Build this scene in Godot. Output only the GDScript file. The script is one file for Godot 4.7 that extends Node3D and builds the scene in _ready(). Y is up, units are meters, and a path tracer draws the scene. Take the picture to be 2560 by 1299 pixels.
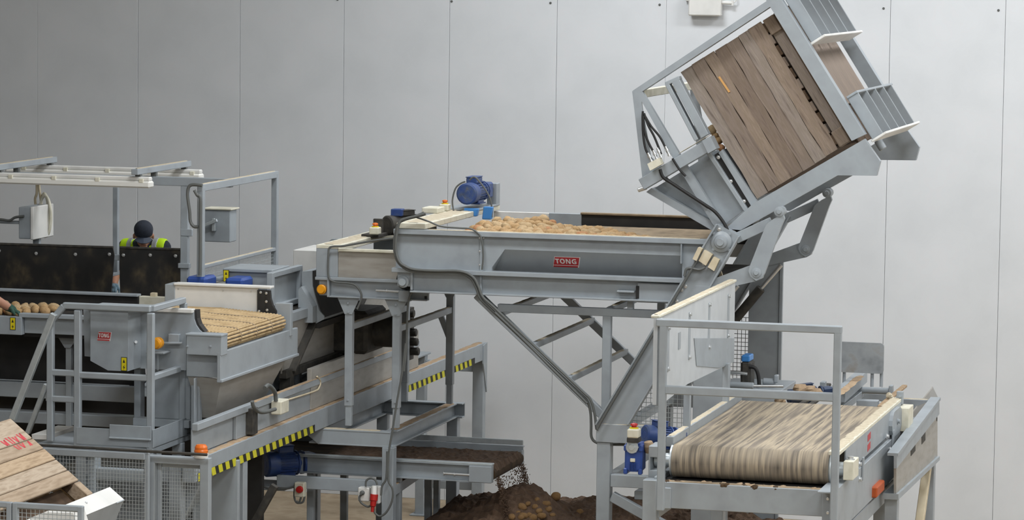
extends Node3D
# A potato intake and grading line in a white panelled store. x to the right, y up, z towards the viewer; metres.
var M := {}
var used := {}
var base_of := {}
var rng := RandomNumberGenerator.new()

# ---------- naming and objects ----------
func numbered(called: String) -> String:
	if not used.has(called):
		used[called] = 0
		return called
	used[called] += 1
	return "%s_%03d" % [called, used[called]]

func tag(o, label: String, category: String, group := "", kind := ""):
	if label: o.set_meta("label", label)
	if category: o.set_meta("category", category)
	if group: o.set_meta("group", group)
	if kind: o.set_meta("kind", kind)
	return o

func thing(called: String, label: String, category: String, at: Vector3, group := "") -> Node3D:
	var o := Node3D.new()
	o.name = numbered(called)
	add_child(o, true)
	o.position = at
	base_of[o] = at
	tag(o, label, category, group)
	return o

func S() -> SurfaceTool:
	var st := SurfaceTool.new()
	st.begin(Mesh.PRIMITIVE_TRIANGLES)
	return st

# commits the shape as one named mesh; shapes are drawn in world metres and moved to the base of their thing
func fin(st: SurfaceTool, called: String, m, parent = null, label := "") -> MeshInstance3D:
	var arrays = st.commit_to_arrays()
	var vs: PackedVector3Array = arrays[Mesh.ARRAY_VERTEX]
	var base := Vector3.ZERO
	if parent == null:
		var lo := Vector3(1e9, 1e9, 1e9)
		var hi := -lo
		for v in vs:
			lo = lo.min(v)
			hi = hi.max(v)
		base = Vector3((lo.x + hi.x) / 2, lo.y, (lo.z + hi.z) / 2)
	else:
		base = base_of[parent]
	for i in vs.size():
		vs[i] -= base
	arrays[Mesh.ARRAY_VERTEX] = vs
	var am := ArrayMesh.new()
	am.add_surface_from_arrays(Mesh.PRIMITIVE_TRIANGLES, arrays)
	var o := MeshInstance3D.new()
	o.mesh = am
	o.material_override = m
	if parent == null:
		o.name = numbered(called)
		add_child(o, true)
		o.position = base
	else:
		o.name = called
		parent.add_child(o, true)
	base_of[o] = base
	if label: o.set_meta("label", label)
	return o

func stuff(o):
	o.set_meta("kind", "stuff")
	return o

func struct(o):
	o.set_meta("kind", "structure")
	return o

# ---------- shapes ----------
func face(st: SurfaceTool, p: Array, n: Vector3, uv = null):
	if (p[1] - p[0]).cross(p[2] - p[0]).dot(n) > 0:
		p = p.duplicate()
		p.reverse()
		if uv != null:
			uv = uv.duplicate()
			uv.reverse()
	for i in range(1, p.size() - 1):
		for k in [0, i, i + 1]:
			st.set_normal(n)
			if uv != null: st.set_uv(uv[k])
			st.add_vertex(p[k])

# a box with chamfered edges about c with half axes hx, hy, hz
var nudge := 0

# every shape is set off by a fraction of a millimetre, so that no two faces lie in one plane
func off() -> float:
	nudge = (nudge + 5) % 13
	return (nudge - 6) * 0.00012

func obx(st: SurfaceTool, c: Vector3, hx: Vector3, hy: Vector3, hz: Vector3, bev := 0.004):
	c += Vector3(off(), off(), off())
	var h = [hx, hy, hz]
	var l = [hx.length(), hy.length(), hz.length()]
	var u = [hx / l[0], hy / l[1], hz / l[2]]
	var b = minf(bev, minf(l[0], minf(l[1], l[2])) * 0.45)
	for i in 3:
		var j = (i + 1) % 3
		var k = (i + 2) % 3
		for s in [-1, 1]:
			var q = []
			for e in [[-1, -1], [1, -1], [1, 1], [-1, 1]]:
				q.append(c + h[i] * s + u[j] * (l[j] - b) * e[0] + u[k] * (l[k] - b) * e[1])
			face(st, q, u[i] * s)
			for t in [-1, 1]:
				var n = (u[i] * s + u[j] * t).normalized()
				var a1 = c + h[i] * s + u[j] * t * (l[j] - b)
				var a2 = c + u[i] * s * (l[i] - b) + h[j] * t
				var w = u[k] * (l[k] - b)
				face(st, [a1 - w, a1 + w, a2 + w, a2 - w], n)
	for sx in [-1, 1]:
		for sy in [-1, 1]:
			for sz in [-1, 1]:
				var p1 = c + h[0] * sx + u[1] * sy * (l[1] - b) + u[2] * sz * (l[2] - b)
				var p2 = c + u[0] * sx * (l[0] - b) + h[1] * sy + u[2] * sz * (l[2] - b)
				var p3 = c + u[0] * sx * (l[0] - b) + u[1] * sy * (l[1] - b) + h[2] * sz
				face(st, [p1, p2, p3], (u[0] * sx + u[1] * sy + u[2] * sz).normalized())

func bx(st: SurfaceTool, x0, x1, y0, y1, z0, z1, bev := 0.004):
	obx(st, Vector3(x0 + x1, y0 + y1, z0 + z1) / 2, Vector3(absf(x1 - x0) / 2, 0, 0), Vector3(0, absf(y1 - y0) / 2, 0), Vector3(0, 0, absf(z1 - z0) / 2), bev)

# a bar from p to q, w wide and h high, h along up
func beam(st: SurfaceTool, p: Vector3, q: Vector3, w: float, h: float, up := Vector3.UP, bev := 0.004):
	var d := (q - p).normalized()
	var side := d.cross(up).normalized()
	var top := side.cross(d).normalized()
	obx(st, (p + q) / 2, (q - p) / 2, top * h / 2, side * w / 2, bev)

# a channel: web of height h across z-side "side", flanges of width w pointing along side
func channel(st: SurfaceTool, p: Vector3, q: Vector3, w: float, h: float, side: Vector3, up := Vector3.UP, t := 0.012):
	var u := up.normalized()
	beam(st, p, q, t, h, up, 0.002)
	for s in [-1, 1]:
		var o = u * s * (h / 2 - t / 2) + side * (w / 2)
		beam(st, p + o, q + o, w, t, up, 0.002)

func ring(c: Vector3, a: Vector3, b: Vector3, r: float, n: int) -> Array:
	var out = []
	for i in n:
		var t = TAU * i / n
		out.append(c + a * cos(t) * r + b * sin(t) * r)
	return out

func axes(d: Vector3) -> Array:
	var a := d.cross(Vector3.UP if absf(d.y) < 0.9 else Vector3.RIGHT).normalized()
	return [a, a.cross(d).normalized()]

# a turned shape: profile rows [along, radius] from p in direction d
func lathe(st: SurfaceTool, p: Vector3, d: Vector3, rows: Array, n := 16):
	d = d.normalized()
	var ab = axes(d)
	for i in rows.size() - 1:
		var r0 = rows[i]
		var r1 = rows[i + 1]
		var da = r1[0] - r0[0]
		var dr = r1[1] - r0[1]
		var l = sqrt(da * da + dr * dr)
		if l < 1e-6: continue
		for k in n:
			var t0 = TAU * k / n
			var t1 = TAU * (k + 1) / n
			var e0 = ab[0] * cos(t0) + ab[1] * sin(t0)
			var e1 = ab[0] * cos(t1) + ab[1] * sin(t1)
			var n0 = (e0 * da - d * dr) / l
			var n1 = (e1 * da - d * dr) / l
			var q = [p + d * r0[0] + e0 * r0[1], p + d * r0[0] + e1 * r0[1], p + d * r1[0] + e1 * r1[1], p + d * r1[0] + e0 * r1[1]]
			quad_n(st, q, [n0, n1, n1, n0])

func quad_n(st: SurfaceTool, q: Array, ns: Array):
	var g = (q[2] - q[0]).cross(q[3] - q[1])
	var order = [0, 1, 2, 0, 2, 3] if g.dot(ns[0] + ns[2]) < 0 else [0, 2, 1, 0, 3, 2]
	for k in order:
		st.set_normal(ns[k].normalized())
		st.add_vertex(q[k])

func cyl(st: SurfaceTool, p: Vector3, q: Vector3, r: float, n := 12, bev := 0.0):
	var l := p.distance_to(q)
	var b := minf(bev, minf(l * 0.4, r * 0.5))
	if b > 0.0:
		lathe(st, p, q - p, [[0, 0], [0, r - b], [b, r], [l - b, r], [l, r - b], [l, 0]], n)
	else:
		lathe(st, p, q - p, [[0, 0], [0, r], [l, r], [l, 0]], n)

func smooth(pts: Array, per := 5) -> Array:
	var out = []
	for i in pts.size() - 1:
		var a = pts[maxi(i - 1, 0)]
		var b = pts[i]
		var c = pts[i + 1]
		var d = pts[mini(i + 2, pts.size() - 1)]
		for k in per:
			out.append(b.cubic_interpolate(c, a, d, float(k) / per))
	out.append(pts[-1])
	return out

func tube(st: SurfaceTool, pts: Array, r: float, n := 8):
	var a := Vector3.ZERO
	var rings = []
	var norms = []
	for i in pts.size():
		var d = (pts[mini(i + 1, pts.size() - 1)] - pts[maxi(i - 1, 0)]).normalized()
		a = axes(d)[0] if i == 0 else (a - d * a.dot(d)).normalized()
		var b = a.cross(d)
		var rg = []
		var nn = []
		for k in n:
			var e = a * cos(TAU * k / n) + b * sin(TAU * k / n)
			rg.append(pts[i] + e * r)
			nn.append(e)
		rings.append(rg)
		norms.append(nn)
	for i in pts.size() - 1:
		for k in n:
			var m = (k + 1) % n
			quad_n(st, [rings[i][k], rings[i][m], rings[i + 1][m], rings[i + 1][k]], [norms[i][k], norms[i][m], norms[i + 1][m], norms[i + 1][k]])
	face(st, rings[0], (pts[0] - pts[1]).normalized())
	face(st, rings[-1], (pts[-1] - pts[-2]).normalized())

func to3(v: Vector2, axis: String, d: float) -> Vector3:
	if axis == "z": return Vector3(v.x, v.y, d)
	if axis == "x": return Vector3(d, v.y, v.x)
	return Vector3(v.x, d, v.y)

# a polygon pushed along an axis: "z" takes (x, y), "x" takes (z, y), "y" takes (x, z)
func ext(st: SurfaceTool, poly: Array, axis: String, d0: float, d1: float):
	var pk := PackedVector2Array(poly)
	var ids := Geometry2D.triangulate_polygon(pk)
	var nv := to3(Vector2.ZERO, axis, 1.0)
	d0 += off()
	d1 += off()
	for i in range(0, ids.size(), 3):
		for e in [[d0, -1.0], [d1, 1.0]]:
			var sgn: float = e[1] * signf(d1 - d0)
			face(st, [to3(pk[ids[i]], axis, e[0]), to3(pk[ids[i + 1]], axis, e[0]), to3(pk[ids[i + 2]], axis, e[0])], nv * sgn)
	var area := 0.0
	for i in pk.size():
		area += pk[i].cross(pk[(i + 1) % pk.size()])
	for i in pk.size():
		var a = pk[i]
		var b = pk[(i + 1) % pk.size()]
		var e2 = (b - a).normalized()
		var n2 = Vector2(e2.y, -e2.x) * signf(area)
		face(st, [to3(a, axis, d0), to3(b, axis, d0), to3(b, axis, d1), to3(a, axis, d1)], to3(n2, axis, 0.0))

# a thin plate over any quad or polygon, thickness t behind it (n points to the front)
func plate(st: SurfaceTool, p: Array, n: Vector3, t: float):
	n = n.normalized()
	face(st, p, n)
	var back = []
	var c := Vector3.ZERO
	for v in p:
		back.append(v - n * t)
		c += v
	c /= p.size()
	face(st, back, -n)
	for i in p.size():
		var j = (i + 1) % p.size()
		var m = n.cross(p[j] - p[i]).normalized()
		if m.dot((p[i] + p[j]) / 2 - c) < 0: m = -m
		face(st, [p[i], p[j], back[j], back[i]], m)

func norm_of(p: Array, towards: Vector3) -> Vector3:
	var n = (p[1] - p[0]).cross(p[2] - p[0]).normalized()
	return n if n.dot(towards) > 0 else -n

func bolt(st: SurfaceTool, p: Vector3, n: Vector3, r := 0.012):
	lathe(st, p, n, [[0, 0], [0, r * 1.5], [r * 0.3, r * 1.5], [r * 0.3, r], [r * 1.1, r], [r * 1.2, r * 0.6], [r * 1.2, 0]], 6)

# welded wire mesh between origin, origin+u and origin+v
func wires(st: SurfaceTool, o: Vector3, u: Vector3, v: Vector3, nu: int, nv: int, r := 0.002):
	for i in nu + 1:
		cyl(st, o + u * i / nu, o + u * i / nu + v, r, 5)
	for i in nv + 1:
		cyl(st, o + v * i / nv, o + v * i / nv + u, r, 5)

# a settled layer of dust with a ragged edge, lying on a flat top from p to q
func dust(parent, p: Vector3, q: Vector3, w: float, seed_: int, m = null):
	var st := S()
	var d := (q - p)
	var n: int = maxi(6, int(d.length() / 0.05))
	var side := d.normalized().cross(Vector3.UP).normalized()
	var ns := FastNoiseLite.new()
	ns.seed = seed_
	ns.frequency = 0.35
	var rows = []
	for i in n + 1:
		var c = p + d * i / n
		var a = w / 2 * clampf(0.86 + 0.5 * ns.get_noise_2d(i, 0), 0.3, 1.0)
		var b = w / 2 * clampf(0.86 + 0.5 * ns.get_noise_2d(i, 50), 0.3, 1.0)
		if i == 0 or i == n:
			a *= 0.5
			b *= 0.5
		var h = Vector3.UP * (0.0035 + 0.002 * ns.get_noise_2d(i, 90))
		rows.append([c - side * a, c - side * a * 0.75 + h, c + side * b * 0.75 + h, c + side * b])
	for i in n:
		for k in 3:
			var qd = [rows[i][k], rows[i][k + 1], rows[i + 1][k + 1], rows[i + 1][k]]
			var nn = norm_of(qd, Vector3.UP)
			face(st, [qd[0], qd[1], qd[2]], nn)
			face(st, [qd[0], qd[2], qd[3]], nn)
	return stuff(fin(st, "dust", m if m != null else M.dust, parent))

# ---------- materials ----------
func tex(seed_: int, freq: float, cols: Array, size := 512, oct := 4, kind := FastNoiseLite.TYPE_SIMPLEX_SMOOTH) -> ImageTexture:
	var n := FastNoiseLite.new()
	n.seed = seed_
	n.noise_type = kind
	n.frequency = freq
	n.fractal_octaves = oct
	var g := n.get_seamless_image(size, size)
	g.convert(Image.FORMAT_L8)
	var src := g.get_data()
	var ramp := PackedByteArray()
	for i in 256:
		var t = i / 255.0 * (cols.size() - 1)
		var k = mini(int(t), cols.size() - 2)
		var c: Color = cols[k].lerp(cols[k + 1], t - k)
		ramp.append_array([c.r8, c.g8, c.b8])
	var out := PackedByteArray()
	out.resize(src.size() * 3)
	for i in src.size():
		var v = src[i] * 3
		out[i * 3] = ramp[v]
		out[i * 3 + 1] = ramp[v + 1]
		out[i * 3 + 2] = ramp[v + 2]
	return ImageTexture.create_from_image(Image.create_from_data(size, size, false, Image.FORMAT_RGB8, out))

func h(s: String) -> Color:
	return Color(s)

func mat(called: String, c: Color, rough := 0.6, metal := 0.0, t = null, sc := Vector3.ONE, world := true) -> StandardMaterial3D:
	var m := StandardMaterial3D.new()
	m.resource_name = called
	m.albedo_color = c
	m.roughness = rough
	m.metallic = metal
	m.cull_mode = BaseMaterial3D.CULL_DISABLED
	if t != null:
		m.albedo_texture = t
		m.uv1_triplanar = true
		m.uv1_world_triplanar = world
		m.uv1_scale = sc
	M[called] = m
	return m

func relief(m: StandardMaterial3D, t: ImageTexture, strength: float):
	var im: Image = t.get_image().duplicate()
	im.convert(Image.FORMAT_RGB8)
	im.bump_map_to_normal_map(6.0)
	m.normal_enabled = true
	m.normal_texture = ImageTexture.create_from_image(im)
	m.normal_scale = strength

func materials():
	var white := Color.WHITE
	mat("paint", white, 0.42, 0.0, tex(1, 0.008, [h("8b9297"), h("959ca1"), h("99a1a6"), h("91989d")]), Vector3(0.7, 0.7, 0.7))
	mat("pale_sheet", white, 0.45, 0.0, tex(2, 0.01, [h("b2b7ba"), h("bbc0c3"), h("c0c5c7")]), Vector3(0.7, 0.7, 0.7))
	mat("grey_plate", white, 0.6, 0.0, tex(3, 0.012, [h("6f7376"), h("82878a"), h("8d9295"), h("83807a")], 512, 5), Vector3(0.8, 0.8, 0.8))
	mat("stainless", white, 0.5, 0.35, tex(4, 0.01, [h("98948c"), h("a5a29b"), h("aba9a4")]), Vector3(0.6, 2.4, 0.6))
	mat("galvanised", white, 0.38, 0.5, tex(5, 0.03, [h("a9b2b6"), h("c0c8cb"), h("b4bcc0")], 256), Vector3(1, 1, 1))
	mat("zinc", h("d6d9da"), 0.28, 0.8)
	mat("dust", white, 0.95, 0.0, tex(6, 0.02, [h("a89d86"), h("b9ae97"), h("c5bba5"), h("afa48d")], 512, 5), Vector3(1.5, 1.5, 1.5))
	mat("rust_dust", white, 0.95, 0.0, tex(7, 0.02, [h("8a7358"), h("9e866a"), h("ab957a"), h("907a60")], 256, 5), Vector3(1.5, 1.5, 1.5))
	mat("dirty_tan", white, 0.95, 0.0, tex(30, 0.015, [h("6f6353"), h("83745f"), h("94846d"), h("7a6c58")], 256, 5), Vector3(1.2, 1.2, 1.2))
	mat("rubber", white, 0.7, 0.0, tex(8, 0.01, [h("1d1d1c"), h("252423"), h("2f2d2a")], 512, 5), Vector3(0.8, 0.8, 0.8))
	mat("rubber_muddy", white, 0.8, 0.0, tex(9, 0.012, [h("171716"), h("1b1b1a"), h("201f1d"), h("3a342a"), h("5a4e3a")], 512, 5), Vector3(0.7, 0.5, 0.7))
	mat("cable", h("5d605e"), 0.55)
	mat("black", h("1c1c1c"), 0.6)
	mat("dark_iron", white, 0.7, 0.1, tex(10, 0.02, [h("2a2926"), h("3b3935"), h("4d4940")], 256, 5), Vector3(2, 2, 2))
	mat("white_plastic", white, 0.45, 0.0, tex(11, 0.01, [h("cfd0cc"), h("dcdcd8"), h("e2e1dc")], 256), Vector3(1, 1, 1))
	mat("cream_box", white, 0.6, 0.0, tex(12, 0.02, [h("c6c3ae"), h("d4d1bf"), h("dcd9c9")], 256), Vector3(1.5, 1.5, 1.5))
	mat("tan_lid", white, 0.8, 0.0, tex(13, 0.02, [h("b9ab8d"), h("c9bda2"), h("d3c9b2")], 256), Vector3(1.5, 1.5, 1.5))
	mat("blue_motor", white, 0.45, 0.0, tex(14, 0.02, [h("22396f"), h("2a4581"), h("3a4f7c"), h("5a5d63")], 256, 5), Vector3(2, 2, 2))
	mat("blue_dark", white, 0.5, 0.0, tex(15, 0.02, [h("1c2c45"), h("26395a"), h("34435a")], 256, 5), Vector3(2, 2, 2))
	mat("blue_box", h("2f4c92"), 0.4)
	mat("blue_sensor", h("3f82c4"), 0.4)
	mat("red", h("b4231f"), 0.4)
	mat("decal_red", h("b12f33"), 0.5)
	mat("decal_white", h("dfdedb"), 0.5)
	mat("orange", h("dd6f22"), 0.3)
	mat("orange_knob", h("e59a17"), 0.4)
	mat("orange_plate", h("a84a18"), 0.6)
	mat("yellow", h("d8c713"), 0.5)
	mat("yellow_tape", h("c9c428"), 0.6)
	mat("hi_vis", h("c4ef12"), 0.7)
	mat("reflective", h("aab0b2"), 0.4, 0.2)
	mat("navy", white, 0.9, 0.0, tex(16, 0.05, [h("1d222c"), h("262c38"), h("2e3442")], 256), Vector3(4, 4, 4))
	mat("cap_peak", h("3a4352"), 0.6)
	mat("trousers", h("22252b"), 0.9)
	mat("skin", h("a97a62"), 0.55)
	mat("hair", h("3a2c22"), 0.8)
	mat("green_glove", white, 0.85, 0.0, tex(17, 0.06, [h("1d3a30"), h("294c40"), h("34574a")], 256), Vector3(4, 4, 4))
	mat("blue_glove", h("6d8694"), 0.8)
	mat("red_stencil", h("c9434c"), 0.8)
	var wood = tex(18, 0.012, [h("63584f"), h("7d7269"), h("8b8077"), h("83786c"), h("92877d"), h("6e635a")], 512, 5)
	for i in 4:
		mat("old_wood_%d" % i, [h("ffffff"), h("ece6e1"), h("fcf4ea"), h("dfd6ce")][i], 0.9, 0.0, wood, [Vector3(0.35, 3.2, 3.2), Vector3(0.3, 2.6, 2.6), Vector3(0.4, 3.6, 3.6), Vector3(0.33, 3.0, 3.0)][i], false)
		M["old_wood_%d" % i].uv1_offset = Vector3(i * 0.37, i * 0.21, i * 0.43)
	var pale = tex(19, 0.012, [h("857460"), h("9c8b76"), h("ab9a85"), h("b5a591"), h("a2917c"), h("ae9e89")], 512, 5)
	for i in 3:
		mat("pale_wood_%d" % i, [h("ffffff"), h("f1ece6"), h("fff6e8")][i], 0.85, 0.0, pale, [Vector3(3.0, 3.0, 0.35), Vector3(2.6, 2.6, 0.3), Vector3(3.4, 3.4, 0.42)][i], false)
		M["pale_wood_%d" % i].uv1_offset = Vector3(i * 0.3, i * 0.57, i * 0.13)
	mat("fresh_wood", h("c99a5e"), 0.85)
	mat("dark_wood", white, 0.95, 0.0, tex(20, 0.02, [h("3b2d20"), h("4d3c2c"), h("5d4a37")], 256, 4), Vector3(1, 3, 1), false)
	var streak = tex(21, 0.012, [h("4e4a44"), h("686157"), h("7c7367"), h("958a78"), h("ab9d86"), h("6c655b"), h("877c6d")], 1024, 5)
	mat("dusty_belt", white, 0.95, 0.0, streak, Vector3(1.35, 0.07, 0.045))
	mat("rod_dust", white, 0.9, 0.0, tex(22, 0.02, [h("947c58"), h("ac936b"), h("bfa77f"), h("a58c64")], 256, 5), Vector3(1.5, 1.5, 1.5))
	var earth = tex(23, 0.03, [h("3a2c21"), h("4a392b"), h("584536"), h("665242"), h("4c3b2b")], 512, 5)
	mat("soil", white, 1.0, 0.0, earth, Vector3(0.9, 0.9, 0.9))
	relief(M.soil, earth, 1.0)
	mat("soil_belt", white, 1.0, 0.0, tex(24, 0.02, [h("33281d"), h("453626"), h("58462f")], 256, 5), Vector3(1, 1, 1))
	var skin_ = tex(25, 0.03, [h("957c5a"), h("af956f"), h("bfa781"), h("a88e69"), h("8a7150")], 256, 5)
	for i in 3:
		mat("potato_%d" % i, [h("ffffff"), h("efe4d6"), h("faf0e2")][i], 0.85, 0.0, skin_, Vector3(5, 5, 5), false)
	mat("potato_red", h("f4d0bf"), 0.85, 0.0, skin_, Vector3(5, 5, 5), false)
	mat("potato_soiled", h("b3a28b"), 0.95, 0.0, skin_, Vector3(5, 5, 5), false)
	mat("wall_sheet", white, 0.45, 0.0, tex(26, 0.006, [h("d0d4d7"), h("d5d9dc"), h("d9dcdf")], 512, 4), Vector3(0.35, 0.35, 0.35))
	mat("wall_core", h("b4b8ba"), 0.8)
	mat("concrete", white, 0.8, 0.0, tex(27, 0.008, [h("8f7f68"), h("a39178"), h("ae9d84"), h("9b8a71")], 1024, 6), Vector3(0.3, 0.3, 0.3))
	mat("ceiling_sheet", h("c9cccd"), 0.7)
	mat("lamp_face", h("ffffff"), 0.5)
	M.lamp_face.emission_enabled = true
	M.lamp_face.emission = h("f4f8ff")
	M.lamp_face.emission_energy_multiplier = 2.0
	mat("tube_cover", h("e6e6e0"), 0.35)

func _ready():
	rng.seed = 7
	var cam := Camera3D.new()
	cam.name = "camera"
	cam.transform = Transform3D(Basis(Vector3(0.967, 0.013, -0.255), Vector3(-0.035, 0.996, -0.083), Vector3(0.253, 0.089, 0.963)).orthonormalized(), Vector3(7, 5.57, 33))
	cam.fov = 8.868
	cam.near = 0.5
	cam.far = 120.0
	add_child(cam)
	cam.current = true
	var we := WorldEnvironment.new()
	we.name = "environment"
	var env := Environment.new()
	env.background_mode = Environment.BG_SKY
	var sky := Sky.new()
	var sm := ProceduralSkyMaterial.new()
	sm.sky_top_color = Color("9fb4cc")
	sm.sky_horizon_color = Color("d5dbe0")
	sm.ground_bottom_color = Color("8c8a84")
	sm.ground_horizon_color = Color("c9cdcf")
	sm.sky_energy_multiplier = 1.0
	sky.sky_material = sm
	env.sky = sky
	env.tonemap_mode = Environment.TONE_MAPPER_LINEAR
	env.tonemap_exposure = 1.52
	env.sdfgi_enabled = true
	env.ssao_enabled = true
	env.ssil_enabled = true
	we.environment = env
	add_child(we)
	materials()
	ceiling_lights()
	room()
	hopper()
	tipper()
	transfer_conveyor()
	stand()
	soil_conveyor()
	striped_frame()
	rod_grader()
	second_grader()
	platform()
	picking_table()
	filler_corner()
	belt_infeed()
	people()
	cables()
	potatoes()

# high bay panels in rows under the ceiling, most of them over the right hand bays
func ceiling_lights():
	var k := 0
	for z in [3.5, 9.5, 16.0, 23.0, 30.0]:
		for x in [-0.3, 4.7, 9.7]:
			k += 1
			var t := thing("ceiling_light", "flat white ceiling light panel, row %s, %s bay" % [["nearest the back wall", "over the machines", "third from the wall", "fourth from the wall", "behind the viewer"][[3.5, 9.5, 16.0, 23.0, 30.0].find(z)], ["left", "middle", "right"][[-0.3, 4.7, 9.7].find(x)]], "light", Vector3(x, 8.2, z), "ceiling lights")
			var b := S()
			bx(b, x - 0.95, x + 0.95, 8.22, 8.32, z - 0.65, z + 0.65)
			fin(b, "housing", M.white_plastic, t)
			var f := S()
			bx(f, x - 0.9, x + 0.9, 8.2, 8.219, z - 0.6, z + 0.6)
			fin(f, "diffuser", M.lamp_face, t)
			for s in [-1, 1]:
				var r := S()
				cyl(r, Vector3(x + 0.7 * s, 8.32, z), Vector3(x + 0.7 * s, 8.9, z), 0.01, 6)
				fin(r, "hanger", M.zinc, t)
			var l := AreaLight3D.new()
			l.name = "light"
			l.area_size = Vector2(1.8, 1.2)
			l.area_normalize_energy = true
			l.light_energy = 13.0
			l.light_color = Color("f7f9fc")
			l.shadow_enabled = true
			l.rotation_degrees.x = -90
			l.position = Vector3(0, -0.02, 0)
			t.add_child(l)

func room():
	# back wall of insulated sheet panels 1.13 m wide
	var w := Node3D.new()
	w.name = "wall_back"
	add_child(w)
	struct(w)
	tag(w, "white insulated panel wall behind the machines", "wall")
	base_of[w] = Vector3.ZERO
	var core := S()
	bx(core, -14, 14, -0.1, 9.0, -0.3, -0.09)
	fin(core, "core", M.wall_core, w)
	for k in range(-9, 16):
		var x = -3.483 + 1.13 * k
		var p := S()
		bx(p, x + 0.0015, x + 1.1285, 0.0, 9.0, -0.09, 0.0, 0.0025)
		fin(p, "wall_panel", M.wall_sheet, w)
		if x > -6 and x < 4:
			var s := S()
			bolt(s, Vector3(x + (0.02 if k % 3 == 1 else -0.07), 5.14, 0.0), Vector3(0, 0, 1), 0.009)
			fin(s, "screw", M.cable, w)
	var f := S()
	bx(f, -14, 14, -0.3, 0.0, -0.3, 42)
	struct(tag(fin(f, "floor", M.concrete), "dusty tan concrete floor under the machines", "floor"))
	var c := S()
	bx(c, -14, 14, 8.9, 9.2, -0.3, 42)
	struct(tag(fin(c, "ceiling", M.ceiling_sheet), "pale sheet ceiling of the store", "ceiling"))
	for e in [["wall_left", -14.0, -13.7], ["wall_right", 13.7, 14.0]]:
		var s2 := S()
		bx(s2, e[1], e[2], 0, 9, 0, 42)
		struct(tag(fin(s2, e[0], M.wall_sheet), "white panel side wall of the store, %s" % ("left" if e[1] < 0 else "right"), "wall"))
	var fr := S()
	bx(fr, -14, 14, 0, 9, 41.7, 42)
	struct(tag(fin(fr, "wall_front", M.wall_sheet), "white panel wall behind the viewer", "wall"))
	# small emergency light on the wall
	var t := thing("wall_lamp", "pale grey bulkhead lamp fixed high on the white wall", "lamp", Vector3(0.3, 5.03, 0))
	var b := S()
	bx(b, 0.156, 0.485, 5.038, 5.26, 0.03, 0.13, 0.012)
	fin(b, "housing", M.white_plastic, t)
	var b2 := S()
	bx(b2, 0.112, 0.479, 5.18, 5.36, 0.0, 0.04)
	fin(b2, "back_plate", M.white_plastic, t)
	var g := S()
	cyl(g, [Vector3(0.483, 5.175, 0.06)][0], [Vector3(0.588, 5.169, 0.06)][0], 0.018, 8)
	cyl(g, [Vector3(0.588, 5.193, 0.06)][0], [Vector3(0.589, 5.145, 0.06)][0], 0.014, 8)
	fin(g, "gland", M.white_plastic, t)
	var lk := S()
	tube(lk, smooth([Vector3(0.586, 5.169, 0.05), Vector3(0.626, 5.201, 0.05), Vector3(0.6, 5.328, 0.05)]), 0.006, 6)
	fin(lk, "cord", M.white_plastic, t)

# ---------- shared machine parts ----------
# an electric motor: fan end at p, shaft towards d; body with cooling fins, fan cover, terminal box, foot and gearbox
func motor(parent, p: Vector3, d: Vector3, r: float, l: float, up: Vector3, m, label := ""):
	d = d.normalized()
	var b := S()
	lathe(b, p + d * l * 0.28, d, [[0, 0], [0, r * 0.86], [l * 0.5, r * 0.86], [l * 0.5, r * 1.0], [l * 0.54, r * 1.0], [l * 0.56, r * 0.5], [l * 0.7, r * 0.42], [l * 0.72, 0]], 20)
	for k in 22:
		var a = TAU * k / 22
		var ab = axes(d)
		var e = ab[0] * cos(a) + ab[1] * sin(a)
		obx(b, p + d * l * 0.53 + e * r * 0.9, d * l * 0.22, e * r * 0.08, d.cross(e) * r * 0.025, 0.0)
	var o := fin(b, "motor", m, parent, label)
	var f := S()
	lathe(f, p, d, [[0, 0], [0, r * 0.35], [r * 0.02, r * 0.38], [0, r * 0.42], [0, r * 0.85], [r * 0.12, r * 1.0], [l * 0.3, r * 1.0], [l * 0.3, r * 0.8]], 24)
	fin(f, "fan_cover", m, o)
	var t := S()
	var side = d.cross(up).normalized()
	obx(t, p + d * l * 0.5 + up * r * 1.15, d * l * 0.2, up * r * 0.28, side * r * 0.5, 0.008)
	obx(t, p + d * l * 0.5 + up * r * 1.45, d * l * 0.21, up * r * 0.04, side * r * 0.53, 0.004)
	fin(t, "terminal_box", m, o)
	var g := S()
	obx(g, p + d * l * 1.12, d * l * 0.16, up * r * 0.75, side * r * 0.75, 0.015)
	lathe(g, p + d * l * 0.94, d, [[0, 0], [0, r * 0.95], [l * 0.05, r * 0.95], [l * 0.06, r * 0.6], [l * 0.2, r * 0.6]], 16)
	fin(g, "gearbox", m, o)
	var ft := S()
	obx(ft, p + d * l * 0.55 - up * r * 1.02, d * l * 0.2, up * r * 0.06, side * r * 0.8, 0.004)
	for s in [-1, 1]:
		obx(ft, p + d * l * 0.55 - up * r * 0.85 + side * s * r * 0.55, d * l * 0.18, up * r * 0.16, side * r * 0.08, 0.003)
	fin(ft, "foot", m, o)
	return o

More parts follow.
